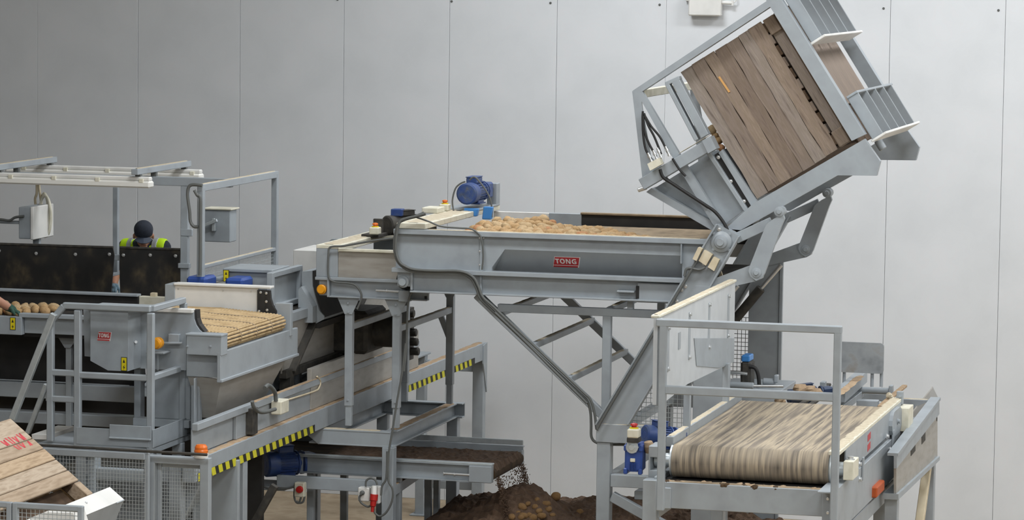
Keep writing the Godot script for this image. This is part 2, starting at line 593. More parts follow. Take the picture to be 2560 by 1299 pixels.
# emergency stop or isolator: a small box with a red mushroom button on a yellow collar, facing n
func stop_box(parent, p: Vector3, n: Vector3, w: float, hgt: float, cap):
	n = n.normalized()
	var ab = axes(n)
	var b := S()
	obx(b, p + n * w * 0.35, ab[0] * w / 2, n * w * 0.35, ab[1] * hgt / 2, 0.008)
	var o := fin(b, "stop_box", M.cream_box, parent)
	var c := S()
	lathe(c, p + n * w * 0.7, n, [[0, 0], [0, w * 0.36], [w * 0.1, w * 0.34], [w * 0.1, 0]], 14)
	fin(c, "collar", M.yellow, o)
	var k := S()
	lathe(k, p + n * w * 0.8, n, [[0, 0], [0, w * 0.2], [w * 0.12, w * 0.2], [w * 0.14, w * 0.3], [w * 0.26, w * 0.27], [w * 0.32, w * 0.12], [w * 0.33, 0]], 14)
	fin(k, "button", cap, o)
	return o

# red maker's plate with white lettering; o is the lower left corner, u along, v up
func decal(parent, o: Vector3, u: Vector3, v: Vector3):
	var n = u.cross(v).normalized()
	var sl = u * 0.1
	var w := S()
	plate(w, [o - u * 0.02 - v * 0.03, o + u * 1.0 - v * 0.03, o + u * 1.02 + v * 1.03 + sl, o + v * 1.03 + sl], n, 0.003)
	var plate_o := fin(w, "decal", M.decal_white, parent)
	var r := S()
	plate(r, [o + v * 0.22 + sl * 0.25, o + u * 0.97 + v * 0.22 + sl * 0.25, o + u * 0.98 + v + sl, o + v * 1.0 + sl + u * 0.02], n * 1.0, 0.002)
	plate(r, [o, o + u * 0.96, o + u * 0.965 + v * 0.14 + sl * 0.15, o + v * 0.14 + sl * 0.15], n, 0.002)
	var ro := fin(r, "decal_field", M.decal_red, plate_o)
	ro.position += n * 0.002
	var tm := TextMesh.new()
	tm.text = "TONG"
	var sf := SystemFont.new()
	sf.font_names = PackedStringArray(["Droid Sans"])
	sf.font_weight = 700
	tm.font = sf
	tm.font_size = 64
	tm.pixel_size = 0.001
	tm.depth = 0.002
	tm.material = M.decal_white
	var bb := tm.get_aabb()
	var mi := MeshInstance3D.new()
	mi.name = "lettering"
	mi.mesh = tm
	var sx = u.length() * 0.82 / bb.size.x
	var sy = v.length() * 0.48 / bb.size.y
	var c = o + u * 0.53 + v * 0.62 + n * 0.004
	var bs = Basis(u.normalized() * sx, v.normalized() * sy, n)
	mi.transform = Transform3D(bs, c - bs * bb.get_center() - base_of[parent])
	plate_o.add_child(mi, true)

# yellow warning sticker with a dark border, a triangle and a bolt; o lower left, u along, v up
func warning(parent, o: Vector3, u: Vector3, v: Vector3):
	var n = u.cross(v).normalized()
	var b := S()
	plate(b, [o, o + u, o + u + v, o + v], n, 0.002)
	var so := fin(b, "sticker", M.black, parent)
	var y := S()
	plate(y, [o + u * 0.09 + v * 0.04 + n * 0.001, o + u * 0.91 + v * 0.04 + n * 0.001, o + u * 0.91 + v * 0.96 + n * 0.001, o + u * 0.09 + v * 0.96 + n * 0.001], n, 0.001)
	fin(y, "sticker_face", M.yellow, so)
	var k := S()
	for q in [[[0.5, 0.86], [0.3, 0.6], [0.7, 0.6]], [[0.6, 0.45], [0.3, 0.24], [0.52, 0.26], [0.4, 0.08], [0.72, 0.3], [0.52, 0.3]]]:
		var pts = []
		for e in q: pts.append(o + u * e[0] + v * e[1] + n * 0.002)
		face(k, pts, n)
	fin(k, "symbol", M.black, so)

# ---------- the raised intake hopper ----------
func hopper():
	var t := thing("intake_hopper", "long grey raised intake hopper full of potatoes with a red plate on its side", "hopper", Vector3(0.4, 1.7, 5.35))
	var xl := -0.95
	var xr := 1.72
	var yb := 2.82
	var s := S()
	var yt := 3.202
	var x0 := -0.125
	var x1 := -0.017
	var x2 := 1.472
	ext(s, [Vector2(xl, 2.99), Vector2(x0, 2.99), Vector2(x0, 3.05), Vector2(x1, yt), Vector2(x2, yt), Vector2(x2, 2.99), Vector2(xr, 2.99), Vector2(xr, 3.31), Vector2(xl, 3.31)], "z", 6.5 - 0.02, 6.5)
	fin(s, "side_panel", M.paint, t)
	s = S()
	bx(s, xl - 0.01, xr, 3.303, 3.345, 6.5 - 0.03, 6.5 + 0.05)
	fin(s, "rim", M.paint, t)
	dust(t, Vector3(-0.665, 3.345, 6.5 + 0.01), Vector3(xr - 0.1, 3.345, 6.5 + 0.01), 0.07, 3)
	s = S()
	bx(s, xl - 0.02, xr, 2.985, 3.022, 6.5 - 0.03, 6.5 + 0.06)
	fin(s, "flange", M.paint, t)
	s = S()
	bx(s, -0.816, xr, yb, 2.986, 6.5 - 0.05, 6.5 - 0.015)
	bx(s, -0.816, xr, yb, yb + 0.015, 6.5 - 0.05, 6.5 + 0.04)
	fin(s, "belt_frame", M.paint, t)
	# bearing end of the belt frame
	s = S()
	bx(s, -0.934, -0.816, 2.865, 2.985, 6.5 - 0.04, 6.5 + 0.01)
	bx(s, -0.816, -0.796, 2.84, 2.99, 6.5 - 0.05, 6.5 + 0.03)
	fin(s, "bearing_bracket", M.paint, t)
	s = S()
	lathe(s, Vector3(-0.878, 2.905, 6.5) + Vector3(0, 0, 0.008), Vector3(0, 0, 1), [[0, 0], [0, 0.05], [0.02, 0.05], [0.03, 0.035], [0.05, 0.03], [0.05, 0.0]], 18)
	fin(s, "bearing", M.paint, t)
	# take-up plate near the tipper with its slot
	s = S()
	bx(s, 1.105, xr, 2.811, 2.971, 6.5 - 0.005, 6.5 + 0.012)
	bx(s, 0.941, 1.085, 2.889, 2.905, 6.5 - 0.02, 6.5 + 0.05)
	fin(s, "take_up_plate", M.paint, t)
	s = S()
	bx(s, 1.094, 1.121, 2.84, 2.945, 6.5 + 0.006, 6.5 + 0.0145, 0.003)
	fin(s, "slot", M.black, t)
	# recess along the side: the panel folds inwards towards the belt
	s = S()
	var dz := 0.15
	var r := [Vector3(x1, yt, 6.5 - 0.004), Vector3(x2, yt, 6.5 - 0.004), Vector3(x2, 3.0, 6.5 - dz), Vector3(x0 - 0.02, 3.0, 6.5 - dz)]
	face(s, r, norm_of(r, Vector3(0, -0.3, 1)))
	for q in [[Vector3(x1, yt, 6.5 - 0.004), Vector3(x0, 3.05, 6.5 - 0.004), r[3]], [Vector3(x0, 3.05, 6.5 - 0.004), Vector3(x0, 3.0, 6.5 - 0.004), r[3]]]:
		face(s, q, norm_of(q, Vector3(1, 0, 0.2)))
	fin(s, "recess", M.paint, t)
	var vd2: Vector3 = (r[0] - Vector3(x1, 3.0, 6.5 - dz)).normalized()
	var lo: Vector3 = Vector3(0.372, lerpf(3.0, yt, 0.34), lerpf(6.5 - dz, 6.5 - 0.004, 0.34)) + Vector3(1, 0, 0).cross(vd2) * 0.004
	decal(t, lo, Vector3(0.215, 0, 0), vd2 * 0.105)
	# joint strips and bolts
	s = S()
	bx(s, -0.225, -0.208, 2.84, 3.3, 6.5 - 0.002, 6.5 + 0.014, 0.002)
	bx(s, 1.465, 1.475, 3.14, 3.3, 6.5 - 0.002, 6.5 + 0.05, 0.002)
	fin(s, "joint_strip", M.paint, t)
	for p in [Vector3(-0.23, 3.29, 6.512), Vector3(-0.228, 3.181, 6.512), Vector3(-0.227, 3.069, 6.512), Vector3(-0.201, 3.178, 6.512), Vector3(-0.2, 3.066, 6.512), Vector3(-0.196, 3.291, 6.512)]:
		s = S()
		bolt(s, p, Vector3(0, 0, 1), 0.006)
		fin(s, "bolt", M.zinc, t)
	# inside: back panel, dark rubber skirt, sloping floor and belt
	s = S()
	bx(s, -0.734, xr, 3.0, 3.335, 4.2 - 0.02, 4.2)
	fin(s, "back_panel", M.white_plastic, t)
	s = S()
	bx(s, -0.213, 0.083, 3.1, 3.341, 4.2, 4.2 + 0.05)
	fin(s, "joint_box", M.paint, t)
	s = S()
	bx(s, 0.078, xr - 0.1, 3.12, 3.34, 4.2, 4.2 + 0.025)
	fin(s, "rubber_skirt", M.rubber, t)
	s = S()
	bx(s, 0.077, xr - 0.1, 3.336, 3.354, 4.2, 4.2 + 0.06)
	fin(s, "back_rim", M.dirty_tan, t)
	s = S()
	var ys0 := 3.24
	var ys1 := 3.181
	var a := [Vector3(0.085, ys0, 4.2 + 0.06), Vector3(xr - 0.25, ys0, 4.2 + 0.06), Vector3(xr - 0.25, ys1, 4.2 + 1.1), Vector3(0.14, ys1, 4.2 + 1.1)]
	plate(s, a, norm_of(a, Vector3.UP), 0.015)
	fin(s, "slope_plate", M.dirty_tan, t)
	s = S()
	a = [Vector3(xl + 0.05, 3.3, 6.5 - 0.03), Vector3(xr, 3.3, 6.5 - 0.03), Vector3(xr, 2.98, 6.5 - 0.5), Vector3(xl + 0.05, 2.98, 6.5 - 0.5)]
	plate(s, a, norm_of(a, Vector3.UP), 0.015)
	fin(s, "slope_plate", M.dust, t)
	s = S()
	bx(s, xl - 0.02, xr, 2.93, 2.975, 4.2 + 0.4, 6.5 - 0.3, 0.015)
	cyl(s, Vector3(xl, 2.89, 4.2 + 0.4), Vector3(xl, 2.89, 6.5 - 0.3), 0.085, 16)
	fin(s, "belt", M.rubber_muddy, t)
	# the head bar across the discharge end
	s = S()
	var xb0 := -0.938
	var xb1 := -0.69
	bx(s, xb0, xb1, 3.345 + 0.002, 3.345 + 0.048, 4.2 - 0.05, 6.5 + 0.03)
	fin(s, "head_bar", M.cream_box, t)
	dust(t, Vector3((xb0 + xb1) / 2, 3.345 + 0.048, 6.5 - 0.05), Vector3((xb0 + xb1) / 2, 3.345 + 0.048, 4.2), 0.23, 11)
	# drive motor on the far end of the bar
	var mp := Vector3(-0.766, 3.539, 5)
	motor(t, mp, Vector3(0, 0, -1), 0.094, 0.5, Vector3.UP, M.blue_motor, "blue finned electric motor")
	s = S()
	bx(s, -0.766, -0.678, 3.345 + 0.05, 3.592, 4.2, 4.32)
	bx(s, -0.983, -0.677, 3.345 + 0.045, 3.345 + 0.062, 4.2, 4.95)
	fin(s, "motor_bracket", M.paint, t)
	for q in [[1160, 1198, 523, 542], [1211, 1234, 519, 550]]:
		s = S()
		var z0 := 5.0
		var c0 := Vector3(0, 0, 0)
		if q[0] == 1160: c0 = Vector3(-0.725, 3.382, 5)
		else: c0 = Vector3(-0.57, 3.38, 5)
		var hw := 0.067 if q[0] == 1160 else 0.04
		var hh := 0.034 if q[0] == 1160 else 0.055
		obx(s, c0, Vector3(hw, 0, 0), Vector3(0.006, hh, 0), Vector3(0, 0, 0.03), 0.006)
		fin(s, "sensor", M.blue_sensor, t)
	s = S()
	bx(s, Vector3(-0.836, 3.352, 5).x, Vector3(-0.721, 3.356, 5).x, Vector3(-0.829, 3.335, 5).y, Vector3(-0.829, 3.349, 5).y, 4.95, 5.05, 0.002)
	cyl(s, Vector3(-0.814, 3.349, 5), Vector3(-0.815, 3.395, 5), 0.008, 6)
	beam(s, Vector3(-0.598, 3.314, 5), Vector3(-0.626, 3.01, 5), 0.012, 0.012, Vector3(0, 0, 1))
	fin(s, "sensor_bracket", M.zinc, t)
	s = S()
	bx(s, -1.047, -0.903, 3.345 + 0.048, 3.442, 5.2, 5.42, 0.006)
	fin(s, "junction_box", M.cream_box, t)
	stop_box(t, Vector3(-0.931, 3.345 + 0.05, 5.1), Vector3.UP, 0.085, 0.085, M.orange)
	# support frame: rails, posts, braces front and back, cross ties
	for e in [[6.5 - 0.1, 0.0], [4.2 + 0.1, 0.0]]:
		var z: float = e[0]
		s = S()
		var y0 := 2.709
		beam(s, Vector3(-0.092, y0, z), Vector3(1.298, y0, z), 0.06, 0.065)
		fin(s, "rail", M.paint, t)
		s = S()
		var d0 := Vector3(-0.275, 2.811, 6.4)
		var d1 := Vector3(0.817, 1.849, 6.4)
		d0.z = z
		d1.z = z
		beam(s, d0, d1, 0.06, 0.07)
		fin(s, "brace", M.paint, t)
		s = S()
		var lx := 0.834
		beam(s, Vector3(lx, y0 - 0.03, z), Vector3(lx, 1.72, z), 0.06, 0.07, Vector3.RIGHT)
		fin(s, "post", M.paint, t)
		s = S()
		lx = 1.027
		beam(s, Vector3(lx, yb, z), Vector3(lx, y0 + 0.03, z), 0.05, 0.05, Vector3.RIGHT)
		fin(s, "stub_post", M.paint, t)
	for q in [Vector3(-0.092, 2.659, 6.4), Vector3(0.209, 2.405, 6.4), Vector3(0.515, 2.14, 6.4), Vector3(0.847, 2.725, 6.4)]:
		s = S()
		beam(s, q, Vector3(q.x, q.y, 4.2 + 0.1), 0.05, 0.05)
		fin(s, "cross_tie", M.paint, t)
		dust(t, q + Vector3(0, 0.026, -0.1), Vector3(q.x, q.y + 0.026, 4.2 + 0.2), 0.05, 20 + int(q.x * 10))

# ---------- the box tipper ----------
# a flat frame piece: polygon in the plane of the tipper's side, pushed back by depth
func side_piece(parent, called: String, poly: Array, z: float, depth: float, m, label := ""):
	var s := S()
	ext(s, poly, "z", z - depth, z)
	return fin(s, called, m, parent, label)

func tipper():
	var t := thing("box_tipper", "grey hydraulic box tipper holding a wooden crate upside down over the hopper", "tipper", Vector3(1.3, 0.0, 5.5))
	var incline := [Vector2(0.824, 1.822), Vector2(1.793, 3.484), Vector2(1.974, 3.394), Vector2(1.747, 2.98), Vector2(1.09, 1.835)]
	var lip := [Vector3(0.824, 1.822, 6.7), Vector3(1.793, 3.484, 6.7), Vector3(1.974, 3.394, 6.7), Vector3(1.747, 2.98, 6.7), Vector3(1.09, 1.835, 6.7)]
	for z in [6.7, 4.35]:
		side_piece(t, "inclined_column", incline, z - 0.0, 0.12, M.paint)
		var dz := Vector3(0, 0, z - 6.7)
		for e in [[lip[0], lip[1]], [lip[2], lip[3]], [lip[3], lip[4]]]:
			var s := S()
			beam(s, e[0] + dz + Vector3(0, 0, 0.015), e[1] + dz + Vector3(0, 0, 0.015), 0.05, 0.014, (e[1] - e[0]).cross(Vector3(0, 0, 1)), 0.002)
			fin(s, "column_lip", M.paint, t)
		# upright behind the inclined column
		var s2 := S()
		var ux := 1.62
		bx(s2, ux, ux + 0.27, 0.0, 2.985, z - 0.16, z)
		bx(s2, ux + 0.27, ux + 0.30, 0.0, 2.985, z - 0.02, z + 0.015)
		fin(s2, "upright", M.paint, t)
		s2 = S()
		bx(s2, 0.825, 1.347, 1.677, 1.828, z - 0.14, z + 0.01)
		fin(s2, "base_beam", M.paint, t)
		dust(t, Vector3(0.838, 1.828, z - 0.03), Vector3(1.313, 1.828, z - 0.03), 0.08, 31)
		s2 = S()
		bx(s2, 0.831, 0.941, 0.0, 1.674, z - 0.12, z)
		fin(s2, "leg", M.paint, t)
		s2 = S()
		bx(s2, 0.814, 0.958, 0.0, 0.015, z - 0.15, z + 0.03)
		fin(s2, "foot_plate", M.paint, t)
		s2 = S()
		bx(s2, 0.941, 1.353, 1.312, 1.414, z - 0.1, z - 0.02)
		fin(s2, "lower_rail", M.paint, t)
		s2 = S()
		beam(s2, Vector3(0.95, 1.231, 6.7) + dz - Vector3(0, 0, 0.06), Vector3(1.393, 1.012, 6.7) + dz - Vector3(0, 0, 0.06), 0.07, 0.08)
		fin(s2, "brace", M.paint, t)
	for q in [Vector3(0.949, 1.753, 6.7), Vector3(0.895, 1.353, 6.7), Vector3(1.157, 1.238, 6.7)]:
		var s3 := S()
		beam(s3, q - Vector3(0, 0, 0.12), Vector3(q.x, q.y, 4.35), 0.07, 0.07)
		fin(s3, "cross_tie", M.paint, t)
	# linkage arms, near and far
	for z in [6.7 - 0.02, 4.35 + 0.02]:
		var m = M.paint
		side_piece(t, "lower_arm", [Vector2(2.114, 3.178), Vector2(2.157, 3.154), Vector2(2.177, 3.11), Vector2(2.165, 3.061), Vector2(2.123, 3.037), Vector2(1.783, 2.95), Vector2(1.733, 2.997), Vector2(1.781, 3.047), Vector2(2.072, 3.164)], z, 0.05, m)
		side_piece(t, "upper_arm", [Vector2(2.072, 3.164), Vector2(2.195, 3.496), Vector2(2.253, 3.542), Vector2(2.33, 3.583), Vector2(2.343, 3.545), Vector2(2.319, 3.487), Vector2(2.19, 3.104), Vector2(2.165, 3.061), Vector2(2.123, 3.044), Vector2(2.08, 3.074), Vector2(2.06, 3.119)], z + 0.055, 0.05, m)
		for q in [Vector3(2.126, 3.11, 6.7), Vector3(2.3, 3.603, 6.7)]:
			var p := S()
			lathe(p, Vector3(q.x, q.y, z - 0.06), Vector3(0, 0, 1), [[0, 0], [0, 0.04], [0.122, 0.04], [0.125, 0.022], [0.14, 0.018], [0.14, 0]], 14)
			fin(p, "pivot_pin", M.paint, t)
	for z in [6.7 - 0.07, 4.35 + 0.0]:
		var lk := S()
		var l0 := Vector3(1.935, 3.368, 6.63)
		var l1 := Vector3(2.225, 3.509, 6.63)
		l0.z = z
		l1.z = z
		beam(lk, l0, l1, 0.05, 0.085)
		fin(lk, "pivot_link", M.paint, t)
	# hydraulic rams between the bases and the elbows
	for z in [6.7 - 0.25, 4.35 + 0.12]:
		var s4 := S()
		var a0 = Vector3(1.353, 2.265, 4.47)
		var a1 = Vector3(1.75, 2.763, 4.47)
		var a2 = Vector3(1.922, 2.971, 4.47)
		a0.z = z
		a1.z = z
		a2.z = z
		cyl(s4, a0, a1, 0.042, 14, 0.006)
		var ram := fin(s4, "ram", M.dark_iron, t)
		s4 = S()
		cyl(s4, a1, a2, 0.018, 10)
		fin(s4, "ram_rod", M.zinc, ram)
	# flange bearing, switches and bolts on the near column
	var b := S()
	var bc := Vector3(1.832, 3.344, 6.7)
	lathe(b, bc, Vector3(0, 0, 1), [[0, 0], [0, 0.085], [0.015, 0.085], [0.03, 0.06], [0.05, 0.05], [0.055, 0.03], [0.075, 0.028], [0.075, 0]], 22)
	for k in 4:
		bolt(b, bc + Vector3(cos(PI / 4 + k * PI / 2), sin(PI / 4 + k * PI / 2), 0) * 0.09, Vector3(0, 0, 1), 0.012)
	fin(b, "bearing", M.paint, t)
	b = S()
	ext(b, [Vector2(1.656, 3.299), Vector2(1.689, 3.288), Vector2(1.645, 3.189), Vector2(1.612, 3.204)], "z", 6.7, 6.7 + 0.08)
	fin(b, "switch", M.tan_lid, t)
	b = S()
	ext(b, [Vector2(1.702, 3.278), Vector2(1.768, 3.242), Vector2(1.718, 3.153), Vector2(1.658, 3.19)], "z", 6.7, 6.7 + 0.06)
	ext(b, [Vector2(1.778, 3.226), Vector2(1.824, 3.202), Vector2(1.784, 3.11), Vector2(1.731, 3.141)], "z", 6.7, 6.7 + 0.05)
	fin(b, "switch_cover", M.tan_lid, t)
	for q in [Vector3(1.544, 2.976, 6.7), Vector3(1.474, 2.853, 6.7), Vector3(1.511, 2.945, 6.7), Vector3(1.81, 3.443, 6.7), Vector3(1.403, 2.728, 6.7), Vector3(1.691, 3.165, 6.7)]:
		b = S()
		bolt(b, q, Vector3(0, 0, 1), 0.012)
		fin(b, "bolt", M.zinc, t)
	# ---- cradle ----
	for z in [6.58, 6.58 - 2.25]:
		var m2 = M.paint
		var cr = side_piece(t, "cradle_side", [Vector2(1.839, 3.441), Vector2(2.057, 3.648), Vector2(2.946, 4.191), Vector2(3.075, 4.016), Vector2(3.048, 3.901), Vector2(2.738, 3.896), Vector2(1.96, 3.432)], z, 0.07, m2)
		side_piece(cr, "base_rail", [Vector2(2.102, 5.322), Vector2(2.225, 5.324), Vector2(2.948, 4.226), Vector2(2.844, 4.173)], z, 0.12, m2)
		side_piece(cr, "top_rail", [Vector2(1.053, 4.53), Vector2(2.168, 5.291), Vector2(2.226, 5.292), Vector2(2.191, 5.241), Vector2(1.126, 4.522)], z, 0.09, m2)
		side_piece(cr, "end_plate", [Vector2(1.05, 4.527), Vector2(1.122, 4.535), Vector2(1.134, 4.406), Vector2(1.214, 3.998), Vector2(1.344, 3.895), Vector2(1.151, 3.792)], z, 0.02, m2)
		side_piece(cr, "diagonal", [Vector2(1.11, 4.477), Vector2(1.129, 4.535), Vector2(1.18, 4.453), Vector2(1.475, 3.989), Vector2(1.795, 3.508), Vector2(1.77, 3.433), Vector2(1.727, 3.48), Vector2(1.416, 3.961), Vector2(1.178, 4.369)], z, 0.06, m2)
	var box := S()
	var c0 = Vector3(1.155, 3.779, 6.58)
	var c1 = Vector3(1.734, 4.131, 6.58)
	beam(box, c0 + Vector3(0, 0, 0.02), c1 + Vector3(0, 0, 0.02), 0.12, 0.095)
	var cb := fin(box, "cross_bar", M.paint, t)
	dust(cb, Vector3(1.448, 4.014, 6.58) + Vector3(0, 0.02, 0.02), Vector3(1.701, 4.169, 6.58) + Vector3(0, 0.02, 0.02), 0.09, 41)
	box = S()
	ext(box, [Vector2(1.652, 4.148), Vector2(1.72, 4.185), Vector2(1.771, 4.087), Vector2(1.703, 4.047)], "z", 6.58 - 0.05, 6.58 + 0.1)
	fin(box, "end_block", M.paint, cb)
	box = S()
	cyl(box, Vector3(1.182, 3.754, 6.58), Vector3(1.112, 3.729, 6.58), 0.02, 10, 0.004)
	fin(box, "stub", M.zinc, cb)
	# valve block with hose fittings
	box = S()
	ext(box, [Vector2(1.222, 3.954), Vector2(1.317, 4.005), Vector2(1.341, 3.954), Vector2(1.246, 3.9)], "z", 6.58 + 0.08, 6.58 + 0.17)
	var vb := fin(box, "valve_block", M.cream_box, cb)
	for q in [Vector3(1.251, 3.963, 6.7), Vector3(1.293, 3.984, 6.7), Vector3(1.326, 4.004, 6.7), Vector3(1.394, 4.019, 6.7)]:
		box = S()
		var dd = Vector3(-0.42, 0.9, 0)
		lathe(box, q, dd, [[0, 0], [0, 0.014], [0.02, 0.014], [0.02, 0.009], [0.045, 0.009], [0.045, 0.016], [0.065, 0.016], [0.065, 0.01], [0.085, 0.01], [0.085, 0]], 6)
		fin(box, "fitting", M.zinc, vb)
	# lid that holds the crate's mouth shut, with its stiffeners
	box = S()
	ext(box, [Vector2(1.202, 3.728), Vector2(1.735, 4.067), Vector2(2.054, 3.65), Vector2(1.834, 3.487), Vector2(1.747, 3.413)], "z", 6.58 - 0.16, 6.58 - 0.12)
	var lid := fin(box, "lid", M.paint, t)
	box = S()
	ext(box, [Vector2(1.175, 3.714), Vector2(1.217, 3.747), Vector2(1.802, 3.455), Vector2(1.757, 3.402)], "z", 6.58 - 2.2, 6.58 - 0.02)
	fin(box, "lid_flange", M.paint, lid)
	box = S()
	beam(box, Vector3(1.675, 4.049, 6.52), Vector3(1.995, 3.587, 6.52), 0.05, 0.035, Vector3(1, 0.6, 0))
	fin(box, "stiffener", M.paint, lid)
	box = S()
	ext(box, [Vector2(1.755, 4.044), Vector2(1.784, 4.071), Vector2(2.076, 3.66), Vector2(2.031, 3.623)], "z", 6.58 - 2.1, 6.58 - 0.07)
	fin(box, "seal_flap", M.paint, lid)
	box = S()
	ext(box, [Vector2(1.718, 4.026), Vector2(1.757, 4.053), Vector2(2.04, 3.632), Vector2(1.989, 3.595)], "z", 6.58 - 2.1, 6.58 - 0.09)
	fin(box, "rubber_seal", M.rubber, lid)
	for q in [Vector3(1.757, 4.009, 6.52), Vector3(1.863, 3.819, 6.52), Vector3(1.974, 3.661, 6.52)]:
		box = S()
		bolt(box, q, Vector3(0, 0, 1), 0.011)
		fin(box, "bolt", M.zinc, lid)
	# clamp bar along the crate's mouth
	box = S()
	beam(box, Vector3(1.332, 4.596, 6.53), Vector3(1.586, 4.144, 6.53), 0.1, 0.035, Vector3(1, 0.6, 0))
	beam(box, Vector3(1.404, 4.62, 6.53), Vector3(1.655, 4.178, 6.53), 0.1, 0.07, Vector3(1, 0.6, 0))
	beam(box, Vector3(1.322, 4.589, 6.53), Vector3(1.436, 4.643, 6.53), 0.1, 0.03, Vector3(0.5, 1, 0))
	fin(box, "clamp_bar", M.paint, t)
	box = S()
	var d0 = Vector3(1.122, 4.508, 6.53)
	beam(box, d0, Vector3(d0.x, d0.y, 6.58 - 2.2), 0.05, 0.065)
	fin(box, "spreader", M.cream_box, t)
	# deck under the crate: two ladders of slats between the side frames
	var ud := (Vector3(2.844, 4.173, 6.58) - Vector3(2.102, 5.322, 6.58)).normalized()
	var vd := Vector3(-ud.y, ud.x, 0)
	for e in [Vector3(2.238, 5.317, 6.58), Vector3(2.776, 4.508, 6.58)]:
		var p: Vector3 = e + Vector3(0, 0, -0.12) + vd * 0.0
		var ln := 0.455 if p.y > 4.9 else 0.40
		var dk := S()
		beam(dk, p + vd * 0.05, Vector3(p.x, p.y, 6.58 - 2.05) + vd * 0.05, 0.02, 0.1, vd)
		var deck := fin(dk, "deck_rail", M.paint, t)
		dk = S()
		var p2 = p + ud * ln
		beam(dk, p2 + vd * 0.06, Vector3(p2.x, p2.y, 6.58 - 2.05) + vd * 0.06, 0.02, 0.14, vd)
		fin(dk, "deck_rail", M.white_plastic, t)
		for k in 5:
			dk = S()
			var pz = p + Vector3(0, 0, -0.02 - 0.455 * k)
			beam(dk, pz + vd * 0.05, pz + ud * ln + vd * 0.05, 0.018, 0.1, vd)
			fin(dk, "slat", M.paint, deck)
	var st := S()
	var sp := Vector3(2.842, 4.111, 5.18)
	cyl(st, sp, sp + ud * 0.09, 0.035, 14, 0.006)
	fin(st, "deck_stub", M.paint, t)
	# mesh guards
	var g := S()
	var o = Vector3(1.043, 1.763, 6.5)
	wires(g, o, Vector3(0.52, 0, 0), Vector3(0, 0.46, 0), 14, 12, 0.0028)
	stuff(fin(g, "mesh_guard", M.galvanised, t))
	g = S()
	o = Vector3(1.119, 1.859, 4.25)
	wires(g, o, Vector3(1.613 - o.x, 0, 0), Vector3(0, 0.62, 0), 14, 17, 0.0028)
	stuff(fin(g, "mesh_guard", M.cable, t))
	crate_in_tipper(ud, vd)

